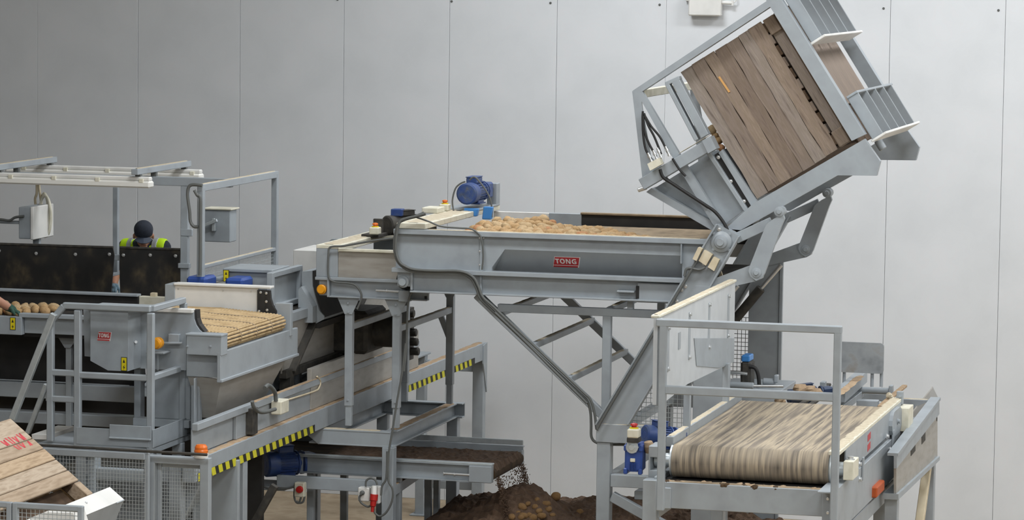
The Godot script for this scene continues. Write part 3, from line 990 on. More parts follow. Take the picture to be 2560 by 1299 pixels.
# wooden potato crate, drawn lying on its own axes: x along the boards, y from the mouth to the base, z across
func crate_in_tipper(ud: Vector3, vd: Vector3):
	var t := thing("wooden_crate", "weathered wooden potato crate tipped on its side in the tipper cradle", "crate", Vector3.ZERO)
	base_of[t] = Vector3.ZERO
	var a := Vector3(1.421, 4.683, 6.46)
	t.transform = Transform3D(Basis(ud, vd, ud.cross(vd)), a)
	var sgn := signf(ud.cross(vd).z)
	var wl := 1.195
	var n := 7
	var hgt := 0.109
	var zb := -1.78 * sgn
	var k := 0
	for side in [0.0, zb]:
		var y := 0.0
		for i in n:
			var w = hgt + 0.012 * sin(i * 2.3 + side)
			var s := S()
			var tk = 0.024 + 0.005 * sin(i * 1.7)
			var sh := 0.004 * sin(i * 5.1)
			var lower := []
			var upper := []
			for q in 15:
				var px := wl * q / 14.0 + sh
				lower.append(Vector2(px, y + 0.001 + 0.0035 * sin(q * 1.3 + i * 2.7) + rng.randf_range(-0.002, 0.002)))
				upper.push_front(Vector2(px, y + w - 0.001 + 0.0035 * sin(q * 1.1 + i * 1.9 + 2.0) + rng.randf_range(-0.002, 0.002)))
			ext(s, lower + upper, "z", side - 0.024 * sgn, side + (tk - 0.024 + 0.004 * (i % 2)) * sgn)
			fin(s, "plank", M["old_wood_%d" % [0, 1, 2, 3, 1, 0, 2][(i + (1 if side != 0.0 else 0)) % 7]], t)
			y += w
			k += 1
	var ln := S()
	for side in [0.0, zb]:
		bx(ln, 0.02, wl - 0.02, 0.01, n * hgt - 0.01, minf(side, side + (0.05 if side != 0.0 else -0.05) * sgn) , maxf(side, side + (0.05 if side != 0.0 else -0.05) * sgn) - 0.022, 0.002)
		fin(ln, "lining", M.dark_wood, t)
		ln = S()
	for x in [0.0, wl]:
		for i in n:
			var s := S()
			bx(s, x - 0.012 + (0.024 if x == 0.0 else -0.024), x + 0.012 + (0.024 if x == 0.0 else -0.024), i * hgt + 0.003, (i + 1) * hgt - 0.003, minf(-0.03 * sgn, zb + 0.03 * sgn), maxf(-0.03 * sgn, zb + 0.03 * sgn))
			fin(s, "end_board", M.dark_wood, t)
	# floor boards across, corner blocks and bearers under the base
	var yb := n * hgt
	for i in 11:
		var s := S()
		var x0 = 0.02 + i * 0.105
		bx(s, x0, x0 + 0.085, yb, yb + 0.022 + 0.004 * (i % 3), minf(-0.005 * sgn, zb), maxf(-0.005 * sgn, zb), 0.004)
		fin(s, "floor_board", M["old_wood_%d" % (i % 4)] if i % 2 else M.dark_wood, t)
	for x in [0.0, wl * 0.88]:
		for zz in [-0.05, -0.9, -1.74]:
			var s := S()
			obx(s, Vector3(x + 0.07, yb + 0.075, zz * sgn), Vector3(0.07, 0, 0), Vector3(0, 0.05, 0), Vector3(0, 0, 0.05), 0.006)
			fin(s, "block", M.old_wood_2, t)
	var sk := S()
	obx(sk, Vector3(wl / 2, yb + 0.08, -0.035 * sgn), Vector3(wl / 2 - 0.13, 0, 0), Vector3(0, 0.045, 0), Vector3(0, 0, 0.012), 0.004)
	fin(sk, "skid_board", M.old_wood_0, t)
	for zz in [-0.05, -0.9, -1.74]:
		var s := S()
		obx(s, Vector3(wl / 2, yb + 0.145, zz * sgn), Vector3(wl / 2, 0, 0), Vector3(0, 0.018, 0), Vector3(0, 0, 0.05), 0.004)
		fin(s, "bearer", M.old_wood_3 if zz < -0.1 else M.dark_wood, t)
	for i in 3:
		var s := S()
		obx(s, Vector3(wl * (0.1 + 0.4 * i), yb + 0.17, 0.5 * zb), Vector3(0.16 if i != 1 else 0.3, 0, 0), Vector3(0, 0.01, 0), Vector3(0, 0, 0.88), 0.004)
		fin(s, "base_board", M.dark_wood if i != 1 else M.old_wood_1, t)
	var s3 := S()
	obx(s3, Vector3(0.27, 0.255, 0.002 * sgn), Vector3(0.075, 0.004, 0), Vector3(0.0, 0.008, 0), Vector3(0, 0, 0.006), 0.001)
	fin(s3, "splinter", M.fresh_wood, t, "pale fresh split in the board")

# ---------- the short conveyor that takes potatoes from the hopper to the grader ----------
func transfer_conveyor():
	var t := thing("transfer_conveyor", "short grey transfer conveyor with stainless side on four legs left of the hopper", "conveyor", Vector3(-1.2, 1.65, 5.4))
	var xl := -1.739
	var xr := -0.756
	var yt := 3.124
	var yl := 2.884
	var yb := 2.722
	for z in [6.2, 4.55]:
		var s := S()
		var dz: float = -0.02 if z == 6.2 else 0.02
		bx(s, xl, -1.548, yl + 0.005, yt + 0.01, z + dz, z + 0.006)
		fin(s, "end_panel", M.paint, t)
		s = S()
		bx(s, -1.548, xr - 0.15, yl, yt, z + dz, z)
		fin(s, "side_panel", M.stainless, t)
		s = S()
		bx(s, -1.538, xr - 0.15, yt - 0.012, yt + 0.012, z - 0.015, z + 0.035)
		fin(s, "lip", M.cream_box, t)
		s = S()
		bx(s, xl, xr, yl - 0.02, yl + 0.006, z - 0.015, z + 0.04)
		fin(s, "lower_lip", M.paint, t)
		s = S()
		bx(s, -1.614, xr, yb, yl - 0.015, z - 0.04, z - 0.01)
		bx(s, -1.614, xr, yb, yb + 0.012, z - 0.04, z + 0.04)
		fin(s, "belt_frame", M.paint, t)
		s = S()
		bx(s, -1.713, -1.624, yb + 0.01, yl - 0.02, z - 0.03, z + 0.0)
		bx(s, -1.631, -1.614, yb, yl - 0.015, z - 0.03, z + 0.04)
		fin(s, "bearing_plate", M.paint, t)
		# legs with gusset heads, telescoping
		for e in [[872, 745], [992, 752]]:
			var lx: float = -1.454 if e[0] == 872 else -1.036
			s = S()
			ext(s, [Vector2(lx - 0.1, yb + 0.005), Vector2(lx + 0.1, yb + 0.005), Vector2(lx + 0.033, yb - 0.14), Vector2(lx - 0.033, yb - 0.14)], "z", z - 0.012, z)
			bolt(s, Vector3(lx, yb - 0.045, z), Vector3(0, 0, 1), 0.011)
			bolt(s, Vector3(lx, yb - 0.125, z), Vector3(0, 0, 1), 0.009)
			fin(s, "gusset", M.paint, t)
			s = S()
			bx(s, lx - 0.033, lx + 0.033, 1.8, yb - 0.12, z - 0.075, z - 0.01)
			fin(s, "leg", M.paint, t)
			s = S()
			bx(s, lx - 0.026, lx + 0.026, 1.63, 1.81, z - 0.068, z - 0.017)
			bolt(s, Vector3(lx, 1.85, z - 0.01), Vector3(0, 0, 1), 0.008)
			fin(s, "leg_foot", M.paint, t)
	var s2 := S()
	lathe(s2, Vector3(-1.684, 2.784, 6.2), Vector3(0, 0, 1), [[0, 0], [0, 0.042], [0.03, 0.042], [0.035, 0.036], [0.05, 0.03], [0.05, 0]], 16)
	fin(s2, "bearing_cap", M.orange_knob, t, "orange plastic bearing cap")
	# slotted end with tension bolt at the hopper end
	s2 = S()
	bx(s2, -0.998, -0.903, yb - 0.01, 2.804, 6.2 - 0.03, 6.2 + 0.06)
	fin(s2, "tension_block", M.paint, t)
	s2 = S()
	cyl(s2, Vector3(-1.199, 2.795, 6.24), Vector3(-0.986, 2.793, 6.24), 0.011, 10)
	bolt(s2, Vector3(-1.108, 2.795, 6.24), Vector3(1, 0, 0), 0.013)
	fin(s2, "tension_bolt", M.zinc, t)
	s2 = S()
	bx(s2, -0.788, -0.767, 2.737, 2.76, 6.2 - 0.009, 6.2 - 0.006, 0.001)
	fin(s2, "slot", M.black, t)
	# belt between the sides, running over end rollers
	s2 = S()
	bx(s2, xl + 0.08, xr - 0.1, yl + 0.0, yl + 0.02, 4.55 + 0.05, 6.2 - 0.05, 0.008)
	bx(s2, xl + 0.08, xr - 0.1, yb + 0.02, yb + 0.03, 4.55 + 0.05, 6.2 - 0.05, 0.004)
	cyl(s2, Vector3(xl + 0.08, (yl + yb) / 2 + 0.02, 4.55 + 0.05), Vector3(xl + 0.08, (yl + yb) / 2 + 0.02, 6.2 - 0.05), 0.07, 16)
	cyl(s2, Vector3(xr - 0.1, (yl + yb) / 2 + 0.02, 4.55 + 0.05), Vector3(xr - 0.1, (yl + yb) / 2 + 0.02, 6.2 - 0.05), 0.07, 16)
	fin(s2, "belt", M.rubber_muddy, t)
	# cross bar over the delivery end, motor and stop switch on its far end
	s2 = S()
	bx(s2, xl, xl + 0.2, yt + 0.005, yt + 0.035, 4.55, 6.2 + 0.01)
	bx(s2, xl + 0.185, xl + 0.2, yt - 0.02, yt + 0.01, 4.55, 6.2)
	fin(s2, "cross_bar", M.cream_box, t)
	dust(t, Vector3(xl + 0.1, yt + 0.036, 6.2 - 0.05), Vector3(xl + 0.1, yt + 0.036, 4.55 + 0.05), 0.17, 51)
	s2 = S()
	ext(s2, [Vector2(-2.185, 3.02), Vector2(-2.129, 3.068), Vector2(-1.915, 3.075), Vector2(-1.914, 2.893), Vector2(-2.184, 2.883)], "z", 4.55 - 0.03, 4.55 + 0.02)
	fin(s2, "rear_plate", M.paint, t)
	motor(t, Vector3(-1.49, 3.24, 5), Vector3(0.55, 0, -0.84), 0.088, 0.42, Vector3.UP, M.dark_iron, "dark dusty electric motor")
	s2 = S()
	obx(s2, Vector3(-1.418, 3.352, 4.9), Vector3(0.05, 0, 0), Vector3(0, 0.032, 0), Vector3(0, 0, 0.05), 0.006)
	fin(s2, "terminal_box", M.blue_motor, t)
	s2 = S()
	bx(s2, -1.58, -1.496, yt + 0.03, 3.305, 5.06, 5.1)
	bx(s2, -1.626, -1.469, yt + 0.03, yt + 0.06, 5.0, 5.3)
	fin(s2, "motor_bracket", M.dark_iron, t)
	stop_box(t, Vector3(-1.484, 3.19, 5.35), Vector3.UP, 0.09, 0.085, M.orange)

# ---------- steel stand under the transfer conveyor ----------
func stand():
	var t := thing("steel_stand", "grey steel stand with an open beam frame on legs carrying the transfer conveyor", "stand", Vector3(-1.4, 0, 5.1))
	var x0 := -1.781
	var x1 := -1.073
	var y1 := 1.598
	var y0 := 1.466
	var zb := 4.15
	var s := S()
	ext(s, [Vector2(x0, y1), Vector2(x1, y1), Vector2(x1, y0), Vector2(x0 + 0.07, y0), Vector2(x0 - 0.02, y0 + 0.07)], "z", 6.2 - 0.02, 6.2)
	bx(s, x0, x1, y1 - 0.012, y1, 6.2 - 0.1, 6.2 + 0.005, 0.002)
	bx(s, x0 + 0.08, x1, y0, y0 + 0.012, 6.2 - 0.1, 6.2 + 0.005, 0.002)
	fin(s, "front_beam", M.paint, t)
	dust(t, Vector3(x0 + 0.05, y1, 6.2 - 0.05), Vector3(x1 - 0.1, y1, 6.2 - 0.05), 0.1, 61)
	s = S()
	channel(s, Vector3(x0, (y0 + y1) / 2, zb), Vector3(x1 + 0.08, (y0 + y1) / 2, zb), 0.09, y1 - y0, Vector3(0, 0, 1))
	fin(s, "rear_beam", M.paint, t)
	for x in [x0 + 0.03, x1 - 0.02]:
		s = S()
		beam(s, Vector3(x, (y0 + y1) / 2, 6.2 - 0.02), Vector3(x, (y0 + y1) / 2, zb), 0.012, y1 - y0 - 0.02)
		bx(s, x - 0.05, x + 0.05, y1 - 0.014, y1, zb, 6.2 - 0.1, 0.003)
		bx(s, x - 0.05, x + 0.05, y0, y0 + 0.014, zb, 6.2 - 0.02, 0.003)
		fin(s, "side_beam", M.paint, t)
		dust(t, Vector3(x, y1, 6.2 - 0.15), Vector3(x, y1, zb + 0.1), 0.09, 62 + int(x * 9), M.rust_dust)
		for z in [6.2 - 0.04, zb + 0.02]:
			if x < x1 - 0.2 and z > 5.0: continue
			s = S()
			bx(s, x - 0.05, x + 0.05, 0.0, y0, z - 0.05, z + 0.05)
			bx(s, x - 0.08, x + 0.08, 0.0, 0.012, z - 0.08, z + 0.08)
			fin(s, "leg", M.paint, t)
	s = S()
	bx(s, -2.325, -2.235, 0.0, y0, 4.5, 4.6)
	fin(s, "leg", M.paint, t)
	s = S()
	var yr := 1.122
	bx(s, -2.086, x1 - 0.05, yr - 0.05, yr + 0.055, 6.2 - 0.07, 6.2 - 0.02)
	fin(s, "lower_rail", M.paint, t)
	s = S()
	beam(s, Vector3(x1 - 0.02, yr - 0.05, 6.2 - 0.06), Vector3(x1 - 0.02, yr + 0.05, zb), 0.05, 0.085)
	fin(s, "side_rail", M.paint, t)
	dust(t, Vector3(x1 - 0.02, yr, 6.2 - 0.2), Vector3(x1 - 0.02, yr + 0.08, zb + 0.3), 0.05, 66, M.rust_dust)
	# tie between the conveyor's legs, front to back
	for x in [-1.454, -1.036]:
		s = S()
		beam(s, Vector3(x, 2.47, 6.2 - 0.08), Vector3(x, 2.47, 4.5), 0.045, 0.055)
		fin(s, "leg_tie", M.paint, t)
		dust(t, Vector3(x, 2.498, 6.2 - 0.1), Vector3(x, 2.498, 4.55), 0.045, 69 + int(x * 10))
	s = S()
	beam(s, Vector3(-1.132, 2.423, 4.5), Vector3(-1.026, 2.17, 4.5), 0.04, 0.05)
	fin(s, "brace", M.paint, t)
	# isolator and plug boxes hung on the lower rail
	var i := S()
	obx(i, Vector3(-1.857, 1.075, 6.23), Vector3(0.045, 0, 0), Vector3(0, 0.063, 0), Vector3(0, 0, 0.035), 0.008)
	var iso := fin(i, "isolator", M.cream_box, t)
	i = S()
	lathe(i, Vector3(-1.849, 1.08, 6.265), Vector3(0, 0, 1), [[0, 0], [0, 0.031], [0.012, 0.031], [0.03, 0.026], [0.032, 0]], 16)
	fin(i, "knob", M.red, iso)
	i = S()
	obx(i, Vector3(-1.285, 1.067, 6.23), Vector3(0.05, 0, 0), Vector3(0, 0.06, 0), Vector3(0, 0, 0.04), 0.008)
	obx(i, Vector3(-1.186, 1.066, 6.23), Vector3(0.04, 0, 0), Vector3(0, 0.075, 0), Vector3(0, 0, 0.03), 0.008)
	var so := fin(i, "socket_box", M.white_plastic, t)
	i = S()
	cyl(i, Vector3(-1.186, 1.145, 6.28), Vector3(-1.182, 1.07, 6.3), 0.024, 14, 0.004)
	fin(i, "socket_cap", M.white_plastic, so)
	i = S()
	lathe(i, Vector3(-1.179, 1.08, 6.3), Vector3(-0.08, -1, 0.1), [[0, 0], [0, 0.034], [0.05, 0.034], [0.055, 0.028], [0.1, 0.024], [0.105, 0.016], [0.15, 0.013], [0.15, 0]], 14)
	fin(i, "plug", M.red, so)
	i = S()
	lathe(i, Vector3(-1.291, 1.083, 6.27), Vector3(0, 0, 1), [[0, 0], [0, 0.02], [0.02, 0.02], [0.03, 0.012], [0.05, 0.012], [0.05, 0]], 12)
	fin(i, "gland", M.cable, so)

# ---------- belt that carries soil out to the heap ----------
func soil_conveyor():
	var t := thing("soil_conveyor", "low conveyor with brown soil on its belt ending above the soil heap", "conveyor", Vector3(-1.2, 0.9, 5.4))
	var x0 := -2.377
	var x1 := -0.251
	var yt := 1.32
	var yb := 1.169
	var s := S()
	channel(s, Vector3(x0, (yt + yb) / 2, 5.9), Vector3(x1, (yt + yb) / 2, 5.9), 0.05, yt - yb, Vector3(0, 0, 1))
	fin(s, "side_channel", M.paint, t)
	s = S()
	bx(s, x0, x1, yt, yt + 0.012, 5.9 - 0.03, 5.9 + 0.05)
	fin(s, "edge_strip", M.galvanised, t)
	s = S()
	channel(s, Vector3(x0, (yt + yb) / 2 + 0.02, 4.9), Vector3(x1, (yt + yb) / 2 + 0.02, 4.9), 0.05, yt - yb, Vector3(0, 0, -1))
	fin(s, "side_channel", M.paint, t)
	s = S()
	bx(s, x0, x1, yt + 0.03, yt + 0.075, 4.9 - 0.01, 4.9 + 0.015)
	fin(s, "edge_strip", M.galvanised, t)
	for z in [5.9 + 0.03, 4.9]:
		s = S()
		bx(s, -0.452, x1, yb - 0.0, yt - 0.01, z - 0.03, z + 0.035, 0.006)
		fin(s, "end_bracket", M.paint, t)
	s = S()
	cyl(s, Vector3(-0.669, 1.233, 5.96), Vector3(-0.444, 1.231, 5.96), 0.012, 10)
	bolt(s, Vector3(-0.669, 1.233, 5.96), Vector3(1, 0, 0), 0.014)
	bolt(s, Vector3(-0.577, 1.231, 5.96), Vector3(1, 0, 0), 0.014)
	fin(s, "tension_bolt", M.zinc, t)
	s = S()
	bx(s, x0, x1 - 0.04, yt - 0.045, yt - 0.03, 4.9 + 0.02, 5.9 - 0.02, 0.005)
	bx(s, x0, x1 - 0.04, yb + 0.005, yb + 0.015, 4.9 + 0.02, 5.9 - 0.02, 0.004)
	cyl(s, Vector3(x1 - 0.05, (yt + yb) / 2 - 0.01, 4.9 + 0.02), Vector3(x1 - 0.05, (yt + yb) / 2 - 0.01, 5.9 - 0.02), 0.062, 18)
	fin(s, "belt", M.soil_belt, t)
	# loose soil on the belt
	var ns := FastNoiseLite.new()
	ns.seed = 5
	ns.frequency = 3.0
	var nx := 60
	var nz := 24
	s = S()
	var pt = func(i, k):
		var x = lerpf(x0 + 0.6, x1 + 0.01, float(i) / nx)
		var z = lerpf(4.9 + 0.02, 5.9 - 0.02, float(k) / nz)
		var e = minf(1.0, minf(k, nz - k) / 3.0)
		return Vector3(x, yt - 0.03 + e * (0.018 + 0.02 * ns.get_noise_2d(x * 3, z * 3) + 0.008 * ns.get_noise_2d(x * 12, z * 12)) + (-0.05 if i == nx else 0.0), z)
	for i in nx:
		for k in nz:
			var q = [pt.call(i, k), pt.call(i + 1, k), pt.call(i + 1, k + 1), pt.call(i, k + 1)]
			for tr in [[q[0], q[1], q[2]], [q[0], q[2], q[3]]]:
				face(s, tr, norm_of(tr, Vector3.UP))
	stuff(fin(s, "soil_layer", M.soil, t))
	# legs
	for x in [x0 + 0.5, -1.1]:
		for z in [5.9 - 0.03, 4.9 + 0.03]:
			s = S()
			bx(s, x - 0.03, x + 0.03, 0.0, yb, z - 0.03, z + 0.03)
			fin(s, "leg", M.paint, t)
	s = S()
	bx(s, -1.05, -1.0, 0.0, yb, 4.9 + 0.0, 4.9 + 0.06)
	fin(s, "leg", M.paint, t)
	motor(t, Vector3(-2.222, 1.25, 6.1), Vector3(0.72, 0, -0.69), 0.108, 0.36, Vector3.UP, M.blue_motor, "large blue electric motor")
	s = S()
	bx(s, -2.33, -2.026, 1.038, 1.073, 5.9 - 0.1, 5.9 + 0.25)
	fin(s, "motor_shelf", M.paint, t)
	soil_heap()

func heap_height(x: float, z: float) -> float:
	var c = [[-0.12, 5.4, 1.10, 0.62], [-0.55, 5.0, 0.92, 0.26], [0.22, 5.5, 0.90, 0.42], [0.7, 5.0, 0.93, 0.16], [-0.3, 6.0, 0.80, 0.34]]
	var hh := 0.0
	for e in c:
		var d = Vector2(x - e[0], z - e[1]).length()
		var v = e[2] - e[3] * (sqrt(d * d + 0.004) - 0.06)
		if d > 1.4: v -= (d - 1.4) * 0.45
		v -= maxf(-0.82 - x, 0.0) * 0.55
		hh = maxf(hh, v)
	return hh

func soil_heap():
	var ns := FastNoiseLite.new()
	ns.seed = 12
	ns.frequency = 1.0
	var s := S()
	var x0 := -2.6
	var z0 := 2.9
	var n := 150
	var step := 0.034
	var rows = []
	for i in n:
		var r = []
		for k in n:
			var x = x0 + i * step
			var z = z0 + k * step
			var v = heap_height(x, z)
			var e = clampf(v * 6.0, 0.0, 1.0)
			v += e * (0.05 * ns.get_noise_2d(x * 4, z * 4) + 0.03 * ns.get_noise_2d(x * 14, z * 14) + 0.012 * ns.get_noise_2d(x * 37, z * 37))
			r.append(Vector3(x, maxf(v, 0.0) - (0.01 if v <= 0.0 else 0.0), z))
		rows.append(r)
	for i in n - 1:
		for k in n - 1:
			var q = [rows[i][k], rows[i + 1][k], rows[i + 1][k + 1], rows[i][k + 1]]
			if maxf(maxf(q[0].y, q[1].y), maxf(q[2].y, q[3].y)) <= 0.0: continue
			for tr in [[q[0], q[1], q[2]], [q[0], q[2], q[3]]]:
				face(s, tr, norm_of(tr, Vector3.UP))
	stuff(tag(fin(s, "soil_heap", M.soil), "brown heap of loose soil on the floor under the conveyor end", "soil"))
	# soil trickling off the belt
	var sp := SphereMesh.new()
	sp.radius = 0.0035
	sp.height = 0.009
	sp.radial_segments = 6
	sp.rings = 3
	sp.material = M.soil
	var mm := MultiMesh.new()
	mm.transform_format = MultiMesh.TRANSFORM_3D
	mm.mesh = sp
	mm.instance_count = 2000
	var x1 := -0.251
	for i in 2000:
		var edge = rng.randf()
		var z = 5.86 - 0.06 * absf(rng.randfn(0, 1)) if edge < 0.3 else (4.95 + 0.14 * absf(rng.randfn(0, 1)) if edge < 0.72 else rng.randf_range(4.95, 5.86))
		var f = rng.randf()
		var y = lerpf(1.2, 0.80, f)
		var x = x1 + 0.02 + 0.1 * f + rng.randfn(0, 0.012)
		var b = Basis.from_euler(Vector3(rng.randf() * 3, rng.randf() * 3, 0)).scaled(Vector3.ONE * rng.randf_range(0.5, 1.6))
		mm.set_instance_transform(i, Transform3D(b, Vector3(x, y, z)))
	var o := MultiMeshInstance3D.new()
	o.name = numbered("falling_soil")
	o.multimesh = mm
	add_child(o, true)
	stuff(tag(o, "thin curtain of soil grains falling from the belt end", "soil"))

# ---------- frame with hazard tape and the long cross conveyor standing on it ----------
func striped_frame():
	var t := thing("hazard_frame", "long grey beam frame with yellow and black hazard tape along its lower edge", "frame", Vector3(-1.9, 0, 5))
	var zn := 9.35
	var zf := 0.97
	var y1 := 1.775
	var y0 := 1.605
	for x in [-1.66]:
		var s := S()
		bx(s, x - 0.1, x, y0, y1, zf, zn)
		var o := fin(s, "beam", M.paint, t)
		dust(o, Vector3(x - 0.05, y1, zn - 0.1), Vector3(x - 0.05, y1, zf + 0.05), 0.09, 71, M.rust_dust)
		if x == -1.66:
			for seg in [[zn - 0.05, 6.454], [3.684, 1.401]]:
				s = S()
				bx(s, x, x + 0.003, y0 + 0.0, y0 + 0.062, seg[1], seg[0], 0.0005)
				var tape := fin(s, "tape", M.black, o)
				var z: float = seg[0]
				while z - 0.075 > seg[1]:
					s = S()
					ext(s, [Vector2(z, y0), Vector2(z - 0.085, y0), Vector2(z - 0.055, y0 + 0.062), Vector2(z + 0.03 if z < seg[0] else z, y0 + 0.062)], "x", x + 0.003, x + 0.005)
					fin(s, "stripe", M.yellow_tape, tape)
					z -= 0.16
		for e in [[zf + 0.05, 1.0], [8.2, 1.0], [4.4, 1.0]]:
			if e[0] == 4.4: continue
			s = S()
			bx(s, x - 0.11, x, 0.0, y0, e[0] - 0.05, e[0] + 0.05)
			bx(s, x - 0.15, x + 0.05, 0.0, 0.015, e[0] - 0.1, e[0] + 0.1)
			fin(s, "leg", M.paint, t)
	var s2 := S()
	ext(s2, [Vector2(zf, y1), Vector2(zf + 0.14, y1 - 0.02), Vector2(zf + 0.14, y1 - 0.2), Vector2(zf, y1 - 0.5)], "x", -1.66, -1.66 + 0.012)
	fin(s2, "corner_plate", M.paint, t)
	var xl2 := -2.286
	s2 = S()
	bx(s2, xl2 - 0.09, xl2 + 0.0, 0.0, 1.62, 0.9, 1.0)
	bx(s2, xl2 - 0.13, xl2 + 0.04, 0.0, 0.015, 0.85, 1.06)
	bx(s2, xl2 - 0.11, xl2 + 0.02, 1.62, 1.64, 0.85, 1.6)
	fin(s2, "leg", M.paint, t)
	for e in [[930, 906], [1226, 1206]]:
		s2 = S()
		var ya = 1.472 if e[0] == 930 else 0.278
		var yb2 = 1.569 if e[0] == 930 else 0.359
		bx(s2, xl2, -1.66 - 0.02, ya, yb2, 0.92, 0.98)
		fin(s2, "cross_rail", M.paint, t)
	# dark chute and strut under the near end
	s2 = S()
	var q = [Vector3(-1.66 - 0.12, 1.6, 9.0), Vector3(-1.66 - 0.12, 1.6, 7.7), Vector3(-2.3, 0.75, 7.7), Vector3(-2.3, 0.75, 9.0)]
	plate(s2, q, norm_of(q, Vector3(1, 0, 0)), 0.02)
	fin(s2, "under_plate", M.paint, t)
	s2 = S()
	beam(s2, Vector3(-1.618, 1.326, 7.6), Vector3(-1.854, 0.905, 7.6), 0.05, 0.06)
	fin(s2, "strut", M.dark_iron, t)

	var c := thing("cross_conveyor", "long grey cross conveyor running back above the hazard striped beam", "conveyor", Vector3(-2.1, 1.78, 6))
	var cx := -1.72
	var s3 := S()
	var yt := 2.03
	bx(s3, cx - 0.03, cx + 0.02, yt - 0.055, yt, 3.2, 9.188)
	fin(s3, "top_rail", M.paint, c)
	dust(c, Vector3(cx, yt, 7.9), Vector3(cx, yt, 3.4), 0.05, 81, M.rust_dust)
	s3 = S()
	bx(s3, cx - 0.045, cx - 0.03, 1.78, yt - 0.05, 8.25, 9.17)
	fin(s3, "recessed_panel", M.paint, c)
	s3 = S()
	bx(s3, cx - 0.03, cx, 1.78, yt - 0.05, 5.2, 8.25)
	fin(s3, "side_panel", M.paint, c)
	s3 = S()
	bx(s3, cx - 0.03, cx + 0.01, 1.78, yt + 0.1, 3.2, 6.4)
	fin(s3, "stainless_panel", M.stainless, c)
	s3 = S()
	var zk := 7.971
	bx(s3, cx - 0.02, cx + 0.06, 1.79, yt - 0.03, zk - 0.06, zk + 0.06)
	fin(s3, "bracket", M.dark_iron, c)
	s3 = S()
	bx(s3, cx - 0.45, cx - 0.05, 1.86, 1.9, 3.2, 8.2)
	fin(s3, "belt", M.rubber_muddy, c)
	s3 = S()
	bx(s3, cx - 0.5, cx - 0.45, 1.78, yt - 0.1, 3.2, 8.2)
	fin(s3, "side_panel", M.paint, c)
	s3 = S()
	obx(s3, Vector3(-1.66, 1.936, 7.367), Vector3(0.045, 0, 0), Vector3(0, 0.055, 0), Vector3(0, 0, 0.1), 0.008)
	var jb := fin(s3, "junction_box", M.cream_box, c)
	s3 = S()
	tube(s3, smooth([Vector3(-1.66, 1.994, 7.469), Vector3(-1.66, 2.059, 7.49), Vector3(-1.66, 2.111, 7.571), Vector3(-1.66, 2.145, 7.671), Vector3(-1.66, 2.132, 7.749)]), 0.018, 8)
	tube(s3, smooth([Vector3(-1.63, 1.941, 7.576), Vector3(-1.63, 1.951, 7.833), Vector3(-1.63, 1.977, 7.99), Vector3(-1.63, 2.03, 8.106), Vector3(-1.63, 2.075, 8.136)]), 0.016, 8)
	fin(s3, "conduit", M.cable, jb)
	s3 = S()
	tube(s3, smooth([Vector3(-1.7, 2.051, 6.276), Vector3(-1.7, 2, 6.187), Vector3(-1.7, 1.952, 6.219), Vector3(-1.7, 1.934, 6.349), Vector3(-1.7, 1.949, 7.066)]), 0.008, 6)
	fin(s3, "wire", M.tan_lid, c)
	# inclined elevator behind the legs: stainless side, dark belts, braces and drive
	var e2 := thing("grading_elevator", "dirty stainless elevator with dark belt edges behind the transfer conveyor legs", "elevator", Vector3(-2.0, 1.9, 5.4))
	var ex := -1.9
	var s4 := S()
	bx(s4, ex - 0.02, ex, 2.1, 2.52, 3.4, 6.6)
	fin(s4, "side_sheet", M.stainless, e2)
	s4 = S()
	bx(s4, ex - 0.03, ex + 0.03, 2.52, 2.6, 3.4, 6.6)
	fin(s4, "top_rail", M.paint, e2)
	s4 = S()
	bx(s4, ex - 0.03, ex + 0.04, 2.06, 2.13, 3.4, 6.6)
	fin(s4, "lower_rail", M.dark_iron, e2)
	for zz in [5.9, 4.6]:
		s4 = S()
		beam(s4, Vector3(ex + 0.02, 2.1, zz + 0.55), Vector3(ex + 0.02, 2.54, zz - 0.15), 0.03, 0.09, Vector3(1, 0, 0))
		fin(s4, "brace", M.dark_iron, e2)
	s4 = S()
	bx(s4, ex - 0.9, ex - 0.03, 2.56, 2.6, 3.4, 6.1)
	fin(s4, "belt", M.rubber_muddy, e2)
	s4 = S()
	bx(s4, ex - 0.05, ex + 0.3, 2.12, 2.5, 4.6, 5.2, 0.03)
	cyl(s4, Vector3(ex + 0.2, 2.3, 4.9), Vector3(ex + 0.5, 2.3, 4.9), 0.14, 18)
	fin(s4, "drive", M.dark_iron, e2)
	s4 = S()
	var vs := Vector3(-1.462, 2.411, 4.4)
	for k in 5:
		cyl(s4, vs + Vector3(0.0, -0.085 * k, 0), vs + Vector3(0.06 + 0.012 * k, -0.085 * k, 0), 0.036, 10, 0.006)
	bx(s4, vs.x - 0.06, vs.x + 0.03, vs.y - 0.42, vs.y + 0.05, 4.3, 4.45)
	fin(s4, "valve_stack", M.dark_iron, e2)
	s4 = S()
	bx(s4, ex - 0.06, ex + 0.04, 1.78, 2.1, 6.4, 6.5)
	fin(s4, "support", M.dark_iron, e2)
	s4 = S()
	bx(s4, ex - 0.06, ex + 0.04, 1.78, 2.1, 3.5, 3.6)
	fin(s4, "support", M.dark_iron, e2)


